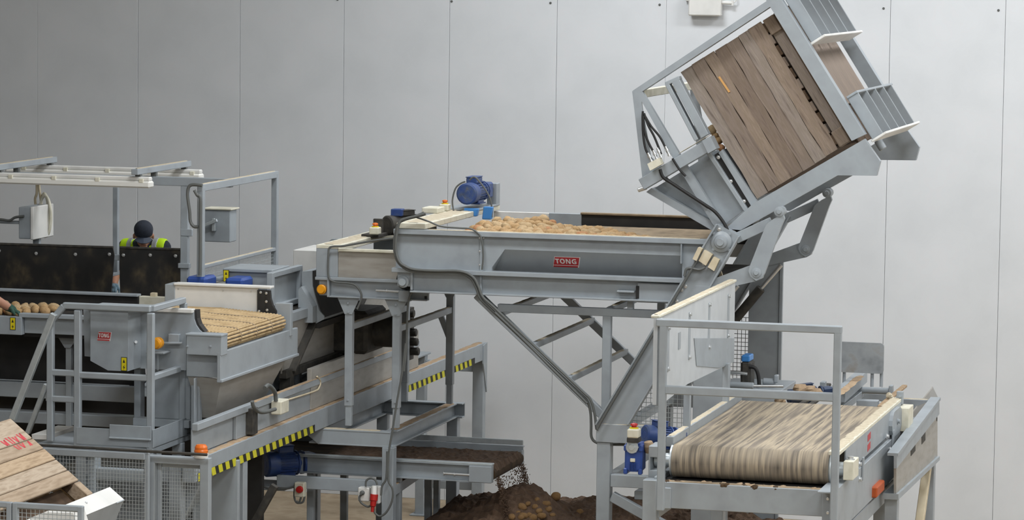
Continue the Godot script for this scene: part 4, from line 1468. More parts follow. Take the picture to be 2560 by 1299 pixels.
# ---------- rod belt grader ----------
func rod_grader():
	var t := thing("rod_grader", "grey grader with a dusty rod belt, red plate, orange cap and white back board", "grader", Vector3(-2.4, 1.8, 7.6))
	var s := S()
	ext(s, [Vector2(-2.576, 2.792), Vector2(-2.028, 2.791), Vector2(-2.025, 2.737), Vector2(-2.008, 2.691), Vector2(-1.981, 2.654), Vector2(-1.938, 2.621), Vector2(-2.088, 2.615), Vector2(-2.086, 2.331), Vector2(-2.575, 2.329)], "z", 8.4 - 0.03, 8.4)
	fin(s, "side_wall", M.paint, t)
	s = S()
	bx(s, -2.937, -2.029, 2.786, 2.817, 8.4 - 0.04, 8.4 + 0.03)
	fin(s, "lip", M.white_plastic, t)
	s = S()
	ext(s, [Vector2(-2.046, 2.806), Vector2(-2.01, 2.807), Vector2(-2.006, 2.741), Vector2(-1.989, 2.695), Vector2(-1.956, 2.655), Vector2(-1.926, 2.625), Vector2(-1.949, 2.614), Vector2(-1.992, 2.647), Vector2(-2.022, 2.687), Vector2(-2.039, 2.734)], "z", 8.4 - 0.1, 8.4 - 0.02)
	fin(s, "rubber_edge", M.rubber, t)
	# drive housing with the maker's plate
	s = S()
	var hz := 8.4 + 0.28
	ext(s, [Vector2(-2.78, 2.805), Vector2(-2.467, 2.804), Vector2(-2.466, 2.34), Vector2(-2.632, 2.339), Vector2(-2.779, 2.409)], "z", 8.4 - 0.02, hz)
	fin(s, "housing", M.paint, t)
	s = S()
	ext(s, [Vector2(-2.903, 2.792), Vector2(-2.846, 2.791), Vector2(-2.845, 2.42), Vector2(-2.892, 2.422)], "z", 8.4 - 0.02, 8.4 + 0.12)
	fin(s, "housing_flange", M.paint, t)
	s = S()
	bx(s, -2.8, -2.374, 2.808, 2.837, 8.4 - 0.02, hz + 0.02)
	var lid := fin(s, "housing_lid", M.paint, t)
	dust(lid, Vector3(-2.863, 2.819, 8.5), Vector3(-2.46, 2.818, 8.5), 0.2, 91)
	var o := Vector3(-2.72, 2.572, 8.68) + Vector3(0, 0, 0.003)
	decal(t, o, Vector3(0.106, 0, 0), Vector3(0, 0.066, 0))
	warning(t, Vector3(-2.522, 2.341, 8.68) + Vector3(0, 0, 0.004), Vector3(0.05, 0, 0), Vector3(0, 0.108, 0))
	s = S()
	cyl(s, Vector3(-2.522, 2.534, 8.4), Vector3(-2.45, 2.556, 8.55), 0.012, 8)
	fin(s, "stub_shaft", M.zinc, t)
	s = S()
	bx(s, -2.364, -2.214, 2.47, 2.486, 8.4, 8.4 + 0.16)
	beam(s, Vector3(-2.286, 2.485, 8.5), Vector3(-2.285, 2.334, 8.5), 0.01, 0.012, Vector3(0, 0, 1))
	fin(s, "bearing_bracket", M.paint, t)
	s = S()
	bx(s, -2.221, -2.131, 2.551, 2.618, 8.4, 8.4 + 0.05)
	cyl(s, Vector3(-2.262, 2.544, 8.45), Vector3(-2.102, 2.55, 8.45), 0.01, 8)
	fin(s, "shaft_guard", M.paint, t)
	s = S()
	lathe(s, Vector3(-2.28, 2.552, 8.5), Vector3(0, 0, 1), [[0, 0], [0, 0.046], [0.05, 0.046], [0.06, 0.038], [0.085, 0.034], [0.088, 0]], 18)
	fin(s, "bearing_cap", M.orange_knob, t, "orange plastic bearing cap")
	# boxed end
	s = S()
	bx(s, -2.043, -1.752, 2.471, 2.624, 8.4 - 0.02, 8.4 + 0.12)
	bx(s, -2.05, -1.749, 2.621, 2.637, 8.4 - 0.02, 8.4 + 0.13)
	bolt(s, Vector3(-1.844, 2.543, 8.52), Vector3(0, 0, 1), 0.008)
	bolt(s, Vector3(-2.033, 2.536, 8.52), Vector3(0, 0, 1), 0.008)
	fin(s, "end_box", M.paint, t)
	s = S()
	bx(s, -2.076, -1.798, 2.289, 2.462, 8.4 - 0.02, 8.4 + 0.03)
	fin(s, "end_skirt", M.paint, t)
	# rods: level run, then down around the end roller
	var zf := 6.9
	var xr := -1.79 - 0.05
	var yc := 2.565
	var r := 0.062
	for k in 27:
		var d := k * 0.0275
		var p := Vector3(xr - 0.5 + d, yc + r, 0)
		var over := d - 0.5
		if over > 0:
			var a := minf(over / r, 2.6)
			p = Vector3(xr + sin(a) * r, yc + cos(a) * r, 0)
			if over / r > 2.6: break
		else:
			p.y += 0.035 * clampf(-over / 0.5, 0.0, 1.0)
		s = S()
		cyl(s, Vector3(p.x, p.y, 8.4 - 0.05), Vector3(p.x, p.y, zf), 0.0112 if k % 4 else 0.0122, 7)
		fin(s, "rod", M.rod_dust, t)
	for z in [8.4 - 0.4, 8.4 - 0.78, zf + 0.35]:
		s = S()
		var pts = []
		for k in 16:
			var a = lerpf(-0.5, 2.2, k / 15.0)
			pts.append(Vector3(xr + (sin(a) * (r + 0.006) if a > 0 else a), yc + (cos(a) if a > 0 else 1.0) * (r + 0.006) + (0.035 * -a * 2.0 if a < 0 else 0.0) + 0.003 * (k % 2), z + (0.05 if a < -0.2 else 0.0)))
		tube(s, pts, 0.007, 6)
		fin(s, "belt_joint", M.dirty_tan, t)
	s = S()
	bx(s, xr - 1.1, xr - 0.48, yc + r + 0.02, yc + r + 0.045, zf, 8.4 - 0.03)
	fin(s, "rod_bed", M.rod_dust, t)
	# pale end sheet and stainless chute below it
	s = S()
	bx(s, -1.79, -1.79 + 0.03, 2.27, 2.5, 6.62, 8.4 + 0.12)
	bx(s, -1.79, -1.79 + 0.045, 2.262, 2.285, 6.62, 8.4 + 0.12)
	fin(s, "end_sheet", M.paint, t)
	s = S()
	var c := [Vector3(-1.79, 2.27, 8.4 + 0.02), Vector3(-1.79, 2.27, 6.8), Vector3(-1.79 - 0.1, 1.95, 7.1), Vector3(-1.79 - 0.1, 1.95, 8.4 - 0.1)]
	plate(s, c, norm_of(c, Vector3(1, 0, 0)), 0.012)
	c = [Vector3(-1.79, 2.27, 8.4 + 0.02), Vector3(-1.79 - 0.28, 2.3, 8.4 + 0.02), Vector3(-1.79 - 0.22, 1.95, 8.4 - 0.1), Vector3(-1.79 - 0.1, 1.95, 8.4 - 0.1)]
	plate(s, c, norm_of(c, Vector3(0, 0, 1)), 0.012)
	fin(s, "chute", M.stainless, t)
	# far end plate
	s = S()
	bx(s, -1.79 - 0.1, -1.79 + 0.04, 2.45, 2.72, 6.78, 6.84)
	fin(s, "far_end_plate", M.paint, t)
	# white back board with its black end
	s = S()
	var bz := 6.85
	bx(s, -2.767, -2.029, 2.6, 2.837, bz - 0.02, bz)
	var bb := fin(s, "back_board", M.white_plastic, t)
	for px in [Vector3(-2.732, 2.808, 6.85), Vector3(-2.338, 2.809, 6.85), Vector3(-2.092, 2.812, 6.85)]:
		s = S()
		bolt(s, px, Vector3(0, 0, 1), 0.005)
		fin(s, "screw", M.zinc, bb)
	s = S()
	bx(s, -2.768, -1.918, 2.837, 2.857, bz - 0.08, bz + 0.02)
	fin(s, "back_lip", M.white_plastic, t)
	s = S()
	ext(s, [Vector2(-2.033, 2.826), Vector2(-1.925, 2.823), Vector2(-1.918, 2.76), Vector2(-1.9, 2.705), Vector2(-1.868, 2.656), Vector2(-1.868, 2.636), Vector2(-2.032, 2.63)], "z", bz - 0.02, bz + 0.02)
	fin(s, "black_end", M.rubber, t)
	for px in [Vector3(-1.995, 2.809, 6.89), Vector3(-1.946, 2.804, 6.89), Vector3(-1.945, 2.735, 6.89), Vector3(-1.938, 2.665, 6.89), Vector3(-2.008, 2.652, 6.89)]:
		s = S()
		bolt(s, px, Vector3(0, 0, 1), 0.008)
		fin(s, "bolt", M.zinc, t)
	s = S()
	bx(s, -2.849, -2.761, 2.55, 2.842, bz - 0.2, bz + 0.01)
	fin(s, "end_post", M.paint, t)
	for q in [[468, 519], [565, 611]]:
		s = S()
		bx(s, -2.751 if q[0] == 468 else -2.406, -2.573 if q[0] == 468 else -2.247, 2.795, 2.89, 6.35, 6.62, 0.02)
		fin(s, "blue_box", M.blue_box, t)
	# frame under the grader
	s = S()
	bx(s, -2.052, -1.982, 0.3, 2.283, 8.4 - 0.08, 8.4 - 0.01)
	fin(s, "post", M.paint, t)
	s = S()
	bx(s, -1.989, -1.976, 0.3, 2.283, 8.4 + 0.05, 8.4 + 0.1)
	fin(s, "post", M.paint, t)
	s = S()
	bx(s, -2.397, -2.089, 1.926, 2.32, 8.4 - 0.14, 8.4 - 0.1)
	fin(s, "lower_sheet", M.paint, t)
	s = S()
	bx(s, -2.552, -2.081, 1.865, 1.926, 8.4 - 0.16, 8.4 - 0.05)
	fin(s, "lower_rail", M.paint, t)
	s = S()
	bx(s, -2.582, -2.528, 0.3, 2.303, 8.4 - 0.25, 8.4 - 0.15)
	fin(s, "post", M.paint, t)
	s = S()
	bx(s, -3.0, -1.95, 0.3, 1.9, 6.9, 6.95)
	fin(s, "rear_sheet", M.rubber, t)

# ---------- second grader behind, with its guard hoop and delivery chute ----------
func second_grader():
	var t := thing("second_grader", "grey boxed grader with a yellow sticker behind the white back board", "grader", Vector3(-2.2, 1.8, 5.8))
	var zf := 6.3
	var xr := -2.106
	var s := S()
	bx(s, -2.513, xr, 1.9, 2.919, 5.9, zf)
	fin(s, "housing", M.paint, t)
	s = S()
	bx(s, -2.527, xr + 0.02, 2.915, 2.943, 5.87, zf + 0.03)
	fin(s, "housing_lid", M.paint, t)
	warning(t, Vector3(-2.52, 2.83, 6.34), Vector3(0.052, 0, 0), Vector3(0, 0.1, 0))
	s = S()
	bx(s, -2.678, -2.513, 2.83, 2.854, 5.6, zf)
	fin(s, "side_tray", M.paint, t)
	# delivery chute
	s = S()
	var cx0 := -1.965
	ext(s, [Vector2(-1.966, 2.897), Vector2(-1.876, 2.907), Vector2(-1.871, 2.773), Vector2(-1.809, 2.57), Vector2(-1.765, 2.523), Vector2(-1.765, 2.496), Vector2(-1.844, 2.452), Vector2(-1.962, 2.447)], "z", 4.9, 5.9)
	var ch := fin(s, "chute", M.paint, t)
	s = S()
	ext(s, [Vector2(-1.958, 2.758), Vector2(-1.933, 2.78), Vector2(-1.828, 2.612), Vector2(-1.827, 2.475), Vector2(-1.956, 2.47)], "z", 5.88, 6.02)
	fin(s, "chute_cover", M.paint, ch)
	s = S()
	ext(s, [Vector2(-1.876, 2.904), Vector2(-1.837, 2.908), Vector2(-1.828, 2.717), Vector2(-1.758, 2.513), Vector2(-1.78, 2.506), Vector2(-1.871, 2.76)], "z", 4.9, 5.88)
	fin(s, "chute_rubber", M.rubber, ch)
	s = S()
	ext(s, [Vector2(-1.962, 2.447), Vector2(-1.844, 2.452), Vector2(-1.779, 2.475), Vector2(-1.808, 2.415), Vector2(-1.962, 2.416)], "z", 5.0, 5.9)
	fin(s, "chute_lip", M.rubber, ch)
	s = S()
	bx(s, -2.021, -1.962, 1.7, 2.38, 5.4, 5.5)
	bx(s, -1.962, -1.912, 1.7, 2.38, 5.3, 5.36)
	fin(s, "post", M.paint, t)
	# pale machine cover beyond
	s = S()
	bx(s, -2.613, -2.365, 2.6, 2.924, 3.6, 4.2)
	fin(s, "far_cover", M.white_plastic, t)
	# guard hoop
	var g := thing("guard_hoop", "pale tubular guard hoop at the right end of the second grader", "railing", Vector3(-2.2, 1.8, 6.0))
	var gx := -2.042
	var zb := 5.726
	var p0 := Vector3(gx, 2.916, 6.5)
	for y in [p0.y, 2.637, 2.2]:
		s = S()
		beam(s, Vector3(gx, y, 6.5), Vector3(gx, y, zb), 0.05, 0.045)
		fin(s, "rail", M.paint, g)
	s = S()
	bx(s, gx - 0.02, gx - 0.01, p0.y - 0.34, p0.y - 0.02, zb, 6.5)
	fin(s, "guard_sheet", M.paint, g)
	for z in [6.5, zb + 0.03]:
		s = S()
		bx(s, gx - 0.026, gx + 0.026, 1.75, p0.y + 0.02, z - 0.03, z + 0.03)
		fin(s, "post", M.paint, g)

# ---------- access platform ----------
func platform():
	var t := thing("access_platform", "grey access platform with guard rails, kick plates and a sloping stair rail", "platform", Vector3(-2.6, 0, 8.6))
	var xa := -2.753
	var xb := -2.155
	var zb := 8.284
	var xc := -2.978
	var ytop := 2.87
	var ymid := 2.338
	var yd := 1.813
	var w := 0.05
	for q in [[xa, 9, yd - 0.05, ytop - 0.03], [xb, 9, yd - 0.1, ytop - 0.03], [xb, zb, yd - 0.05, ytop - 0.02], [xc, 9, 1.809, 2.76]]:
		var s := S()
		bx(s, q[0] - 0.026, q[0] + 0.026, q[2], q[3], q[1] - 0.026, q[1] + 0.026, 0.006)
		fin(s, "post", M.paint, t)
	var rails = [
		[Vector3(-2.873, ytop, 9), Vector3(xb, ytop, 9)],
		[Vector3(xb, ytop, 9 - 0.02), Vector3(xb, ytop, zb)],
		[Vector3(-2.866, ytop, 9), Vector3(xc, 2.74, 9)],
		[Vector3(xa, ymid, 9), Vector3(xb, ymid, 9)],
		[Vector3(xb, ymid, 9), Vector3(xb, ymid, zb)],
		[Vector3(xc, ymid + 0.01, 9), Vector3(xa, ymid + 0.01, 9)],
		[Vector3(-3.012, 2.143, 9), Vector3(xa, 2.143, 9)],
	]
	for e in rails:
		var s := S()
		beam(s, e[0], e[1], 0.048, 0.048, Vector3.UP, 0.007)
		var o := fin(s, "rail", M.paint, t)
	var s2 := S()
	bx(s2, xa, xb, yd - 0.01, yd + 0.12, 9 + 0.027, 9 + 0.033)
	bx(s2, xb + 0.027, xb + 0.033, yd - 0.01, yd + 0.13, zb, 9 + 0.03)
	fin(s2, "kick_plate", M.paint, t)
	s2 = S()
	bx(s2, -2.475, xb + 0.02, 1.87, 1.97, 9 + 0.034, 9 + 0.045)
	bx(s2, -2.475, xb + 0.02, 1.861, 1.874, 9 + 0.034, 9 + 0.06)
	fin(s2, "kick_plate", M.paint, t)
	s2 = S()
	bx(s2, xc - 0.1, xb + 0.03, yd - 0.06, yd - 0.02, zb - 0.2, 9 + 0.02)
	fin(s2, "deck", M.paint, t)
	for q in [[xa, 9 - 0.1], [xb, 9 - 0.1], [xb, zb + 0.1], [xa, zb + 0.1]]:
		s2 = S()
		bx(s2, q[0] - 0.04, q[0] + 0.04, 0.0, yd - 0.06, q[1] - 0.04, q[1] + 0.04)
		fin(s2, "leg", M.paint, t)
	# stair rails going down to the left
	s2 = S()
	beam(s2, Vector3(-2.931, 2.81, 9.05), Vector3(-3.277, 1.973, 9.05), 0.05, 0.05, Vector3(1, 0.4, 0), 0.006)
	fin(s2, "stair_rail", M.galvanised, t, "bright galvanised stair rail")
	s2 = S()
	beam(s2, Vector3(-3.304, 2.157, 8.3), Vector3(-3.465, 1.754, 8.3), 0.04, 0.04, Vector3(1, 0.4, 0), 0.006)
	fin(s2, "stair_rail", M.galvanised, t)
	for k in 4:
		s2 = S()
		var p = lerp(Vector3(xc - 0.05, yd - 0.2, 0), Vector3(xc - 0.6, yd - 1.5, 0), k / 3.0)
		bx(s2, p.x - 0.12, p.x + 0.1, p.y - 0.015, p.y + 0.015, 8.3, 9.0)
		fin(s2, "stair_tread", M.paint, t)
	# pale bin lid beside the stair
	var b := thing("pale_bin", "small pale grey bin with a white lid beside the stair rail", "bin", Vector3(-3.216, 1.742, 8.6))
	s2 = S()
	ext(s2, [Vector2(-3.284, 1.755), Vector2(-3.162, 1.758), Vector2(-3.172, 1.633), Vector2(-3.27, 1.628)], "z", 8.2, 8.6)
	fin(s2, "bin_body", M.paint, b)
	s2 = S()
	ext(s2, [Vector2(-3.289, 1.799), Vector2(-3.143, 1.799), Vector2(-3.15, 1.764), Vector2(-3.282, 1.761)], "z", 8.1, 8.64)
	fin(s2, "bin_lid", M.white_plastic, b)

# ---------- picking table with rubber curtains, lamp frame and control boxes ----------
func picking_table():
	var t := thing("picking_table", "long grey picking table with potatoes passing on its belt at the left edge", "table", Vector3(-4.5, 0.0, 6.5))
	var xl := -7.6
	var zf := 7.2
	var s := S()
	bx(s, xl, -3.963, 2.411, 2.562, zf - 0.02, zf + 0.06)
	fin(s, "front_panel", M.paint, t)
	warning(t, Vector3(-4.065, 2.452, 7.262), Vector3(0.05, 0, 0), Vector3(0, 0.105, 0))
	s = S()
	bx(s, -3.963, -3.332, 2.422, 2.559, zf - 0.02, zf)
	fin(s, "front_panel", M.paint, t)
	s = S()
	bx(s, -3.992, -3.333, 2.559, 2.593, zf - 0.03, zf + 0.05)
	fin(s, "front_lip", M.paint, t)
	s = S()
	bx(s, -3.995, -3.438, 2.389, 2.423, zf - 0.2, zf - 0.05)
	fin(s, "skirt", M.rubber, t)
	# belt
	var yb := 2.499
	s = S()
	bx(s, xl, -3.253, yb - 0.02, yb, 6.05, 7.15, 0.008)
	fin(s, "belt", M.rubber_muddy, t)
	# far side: rubber wall with pale edge
	s = S()
	bx(s, xl, -3.415, 2.419, 2.635, 5.97, 6.0)
	fin(s, "far_wall", M.rubber, t)
	s = S()
	bx(s, xl, -3.415, 2.635, 2.656, 5.93, 6.03)
	fin(s, "far_edge", M.paint, t)
	s = S()
	bx(s, -3.418, -3.158, 2.445, 2.636, 5.9, 5.98)
	fin(s, "far_panel", M.cream_box, t)
	s = S()
	bx(s, -3.327, -3.275, 2.633, 2.667, 5.9, 5.95)
	fin(s, "catch", M.tan_lid, t)
	# two curtains hung on a rail
	var cz := 5.5
	for e in [[[Vector2(-6.555, 2.991), Vector2(-3.845, 3.003), Vector2(-3.834, 2.94), Vector2(-3.863, 2.592), Vector2(-3.908, 2.548), Vector2(-6.558, 2.484)], 0], [[Vector2(-3.781, 3.005), Vector2(-3.21, 3.007), Vector2(-3.221, 2.909), Vector2(-3.209, 2.751), Vector2(-3.22, 2.592), Vector2(-3.773, 2.571), Vector2(-3.781, 2.73)], 1]]:
		s = S()
		ext(s, e[0], "z", cz - 0.008, cz + 0.008)
		var cur := fin(s, "rubber_curtain", M.rubber_muddy, t)
		s = S()
		var pa: Vector2 = e[0][0]
		var pb: Vector2 = e[0][1]
		beam(s, Vector3(pa.x, pa.y + 0.004, cz), Vector3(pb.x, pb.y + 0.004, cz), 0.03, 0.02)
		fin(s, "curtain_edge", M.dark_iron, cur)
	for p in [Vector3(-4.921, 2.942, 5.51), Vector3(-4.567, 2.93, 5.51), Vector3(-4.195, 2.935, 5.51), Vector3(-3.875, 2.947, 5.51), Vector3(-3.744, 2.944, 5.51), Vector3(-3.493, 2.953, 5.51), Vector3(-3.258, 2.954, 5.51)]:
		s = S()
		bolt(s, p, Vector3(0, 0, 1), 0.011)
		fin(s, "bolt", M.zinc, t)
	s = S()
	bx(s, xl, -3.206, 2.891, 2.941, 5.44, 5.485)
	fin(s, "curtain_rail", M.paint, t)
	# underframe
	s = S()
	bx(s, xl, -3.055, 1.854, 1.983, 6.9, 7.0)
	fin(s, "lower_rail", M.paint, t)
	s = S()
	bx(s, xl, -3.037, 1.638, 1.732, 6.85, 7.0)
	fin(s, "foot_rail", M.paint, t)
	dust(t, Vector3(-4.444, 1.696, 6.95), Vector3(-3.217, 1.703, 6.95), 0.1, 95)
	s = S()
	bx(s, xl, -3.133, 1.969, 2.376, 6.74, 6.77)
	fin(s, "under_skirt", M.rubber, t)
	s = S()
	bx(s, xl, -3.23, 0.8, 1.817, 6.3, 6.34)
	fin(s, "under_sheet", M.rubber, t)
	for e in [[168, 0], [-30, 1]]:
		var lx: float = -3.639 if e[1] == 0 else -4.472
		s = S()
		ext(s, [Vector2(lx - 0.085, 2.383), Vector2(lx + 0.085, 2.383), Vector2(lx + 0.025, 2.296), Vector2(lx - 0.025, 2.296)], "z", 7.03, 7.05)
		fin(s, "gusset", M.paint, t)
		s = S()
		bx(s, lx - 0.025, lx + 0.025, 0.0, 2.309, 6.98, 7.03)
		fin(s, "leg", M.paint, t)
	s = S()
	bx(s, xl, -2.559, 1.55, 1.631, 6.2, 6.3)
	fin(s, "base_sheet", M.paint, t)
	s = S()
	bx(s, -5.928, -2.6, 1.55, 1.6, 3.4, 5.3)
	bx(s, -4.6, -4.5, 0.0, 1.55, 3.6, 3.7)
	bx(s, -3.4, -3.3, 0.0, 1.55, 3.6, 3.7)
	fin(s, "standing_deck", M.paint, t)
	for e in [[6.2, -3.4], [6.2, -5.5]]:
		s = S()
		bx(s, e[1] - 0.04, e[1] + 0.04, 0.0, 1.6, e[0] - 0.04, e[0] + 0.04)
		fin(s, "leg", M.paint, t)
	# frame that carries the lamps
	var f := thing("lamp_gantry", "pale grey overhead frame of square tube standing over the picking table", "frame", Vector3(-2.9, 1.9, 6.0))
	var fy := 3.665
	var fx := -2.637
	var zb := 4.62
	s = S()
	bx(s, fx - 0.025, fx + 0.025, fy - 0.06, fy, zb, 6.6)
	fin(s, "end_rail", M.paint, f)
	dust(f, Vector3(fx, fy, 6.55), Vector3(fx, fy, zb + 0.05), 0.045, 97)
	for e in [[6.57, 2.903], [zb + 0.03, 2.794]]:
		s = S()
		bx(s, fx - 0.026, fx + 0.026, 2.6, fy - 0.02, e[0] - 0.03, e[0] + 0.03)
		fin(s, "post", M.paint, f)
	var bz := 5.8
	s = S()
	bx(s, xl, fx, fy - 0.075, fy + 0.0, bz - 0.035, bz + 0.035)
	fin(s, "long_beam", M.paint, f)
	s = S()
	bx(s, -3.096, -3.03, 2.5, fy - 0.07, bz - 0.03, bz + 0.03)
	bx(s, -3.095, -2.989, 3.159, 3.221, bz, bz + 0.035)
	bx(s, -3.109, -3.006, 2.881, 2.923, bz, bz + 0.05)
	fin(s, "post", M.paint, f)
	s = S()
	bx(s, -4.035, -3.989, 2.72, 3.503, 4.98, 5.03)
	bx(s, -4.046, -3.989, 2.713, 2.742, 4.95, 5.4)
	fin(s, "post", M.paint, f)
	s = S()
	bx(s, fx - 0.02, fx + 0.02, 2.952, 2.982, zb, 6.6)
	fin(s, "guard_rail", M.paint, f)
	dust(f, Vector3(fx, 2.982, 6.5), Vector3(fx, 2.982, zb + 0.1), 0.04, 98)
	s = S()
	wires(s, Vector3(fx, 2.952, zb), Vector3(0, -0.3, 0), Vector3(0, 0, 1.95), 10, 60, 0.002)
	stuff(fin(s, "guard_mesh", M.galvanised, f))
	for e in [-3.35, -4.629]:
		s = S()
		bx(s, e - 0.03, e + 0.03, fy + 0.04, fy + 0.09, 4.95, 6.27)
		var cbar := fin(s, "cross_bar", M.paint, f)
		dust(cbar, Vector3(e, fy + 0.09, 6.22), Vector3(e, fy + 0.09, 5.0), 0.05, 99)
		s = S()
		for z in [6.17, 5.8, 5.05]:
			bx(s, e - 0.025, e + 0.025, fy, fy + 0.04, z - 0.02, z + 0.02, 0.002)
		fin(s, "clip", M.cable, cbar)
	# two tube lights hung under the cross bars
	for e in [[6.17, -3.228, "white strip light hanging nearer of two over the picking table"], [5.05, -3.181, "white strip light hanging farther of two, behind the overhead beam"]]:
		var l := thing("strip_light", e[2], "light", Vector3(e[1] - 0.9, fy - 0.1, e[0]))
		s = S()
		bx(s, e[1] - 1.85, e[1] - 0.01, fy - 0.015, fy + 0.02, e[0] - 0.035, e[0] + 0.035, 0.01)
		fin(s, "light_body", M.white_plastic, l)
		s = S()
		bx(s, e[1] - 1.86, e[1], fy - 0.075, fy - 0.015, e[0] - 0.055, e[0] + 0.055, 0.02)
		fin(s, "light_cover", M.tube_cover, l)
		for k in 5:
			s = S()
			bx(s, e[1] - 1.7 + k * 0.4, e[1] - 1.66 + k * 0.4, fy - 0.03, fy + 0.005, e[0] + 0.034, e[0] + 0.058, 0.003)
			fin(s, "light_clip", M.cream_box, l)
	# control boxes
	var b := thing("control_box", "pale control box on a stand behind the left rubber curtain", "box", Vector3(-4.3, 2.6, 5.2))
	s = S()
	var b0 := Vector3(-4.866, 3.006, 5.2)
	var b1 := Vector3(-4.751, 3.311, 5.2)
	bx(s, b0.x, b1.x, b0.y + 0.02, b1.y, 4.75, 5.2, 0.006)
	fin(s, "box_body", M.paint, b)
	s = S()
	bx(s, b1.x, b1.x + 0.03, b0.y + 0.015, b1.y + 0.005, 4.74, 5.21, 0.006)
	fin(s, "box_door", M.white_plastic, b)
	s = S()
	bx(s, -4.816, -4.754, 2.4, b0.y + 0.03, 4.95, 5.0)
	bx(s, -5.332, -4.866, 3.155, 3.184, 5.15, 5.19)
	fin(s, "stand", M.paint, b)
	s = S()
	tube(s, smooth([Vector3(-5.279, 3.181, 5.22), Vector3(-5.047, 3.195, 5.22), Vector3(-4.95, 3.188, 5.22), Vector3(-4.892, 3.218, 5.22), Vector3(-4.808, 3.232, 5.22)]), 0.012, 8)
	fin(s, "conduit", M.cable, b)
	b = thing("hose_coil", "coil of beige hose hanging beside the left control box", "hose", Vector3(-4.738, 3.041, 4.9))
	s = S()
	for k in 3:
		var pts = []
		for i in 33:
			var a = TAU * i / 32.0
			pts.append(Vector3(-4.787, 3.225, 4.8) + Vector3(cos(a) * (0.05 + 0.01 * k) + 0.012 * k, sin(a) * 0.185 - 0.01 * k, 0.02 * k + 0.03 * cos(a)))
		tube(s, pts, 0.013, 6)
	fin(s, "hose", M.cream_box, b)
	s = S()
	tube(s, smooth([Vector3(-4.869, 3.284, 4.8), Vector3(-4.877, 3.356, 4.8), Vector3(-4.861, 3.411, 4.8), Vector3(-4.861, 3.502, 4.8)]), 0.012, 6)
	tube(s, smooth([Vector3(-4.815, 3.285, 4.8), Vector3(-4.822, 3.358, 4.8), Vector3(-4.838, 3.466, 4.8), Vector3(-4.838, 3.539, 4.8)]), 0.012, 6)
	fin(s, "hose", M.tan_lid, b)
	b = thing("isolator_box", "grey metal cabinet on an arm behind the lamp frame posts", "box", Vector3(-2.6, 2.9, 4.5))
	s = S()
	var i0 := Vector3(-3.323, 3.007, 4.6)
	var i1 := Vector3(-3.08, 3.297, 4.6)
	bx(s, i0.x, i1.x, i0.y, i1.y, 4.42, 4.6, 0.006)
	fin(s, "box_body", M.paint, b)
	s = S()
	bx(s, i0.x - 0.01, i1.x + 0.02, i1.y, i1.y + 0.015, 4.4, 4.62, 0.004)
	fin(s, "box_hood", M.cream_box, b)
	s = S()
	beam(s, Vector3(-3.305, 3.157, 4.66), Vector3(-3.18, 3.208, 4.66), 0.03, 0.03)
	bx(s, -3.236, -3.206, 3.107, 3.222, 4.6, 4.65)
	fin(s, "arm", M.galvanised, b)

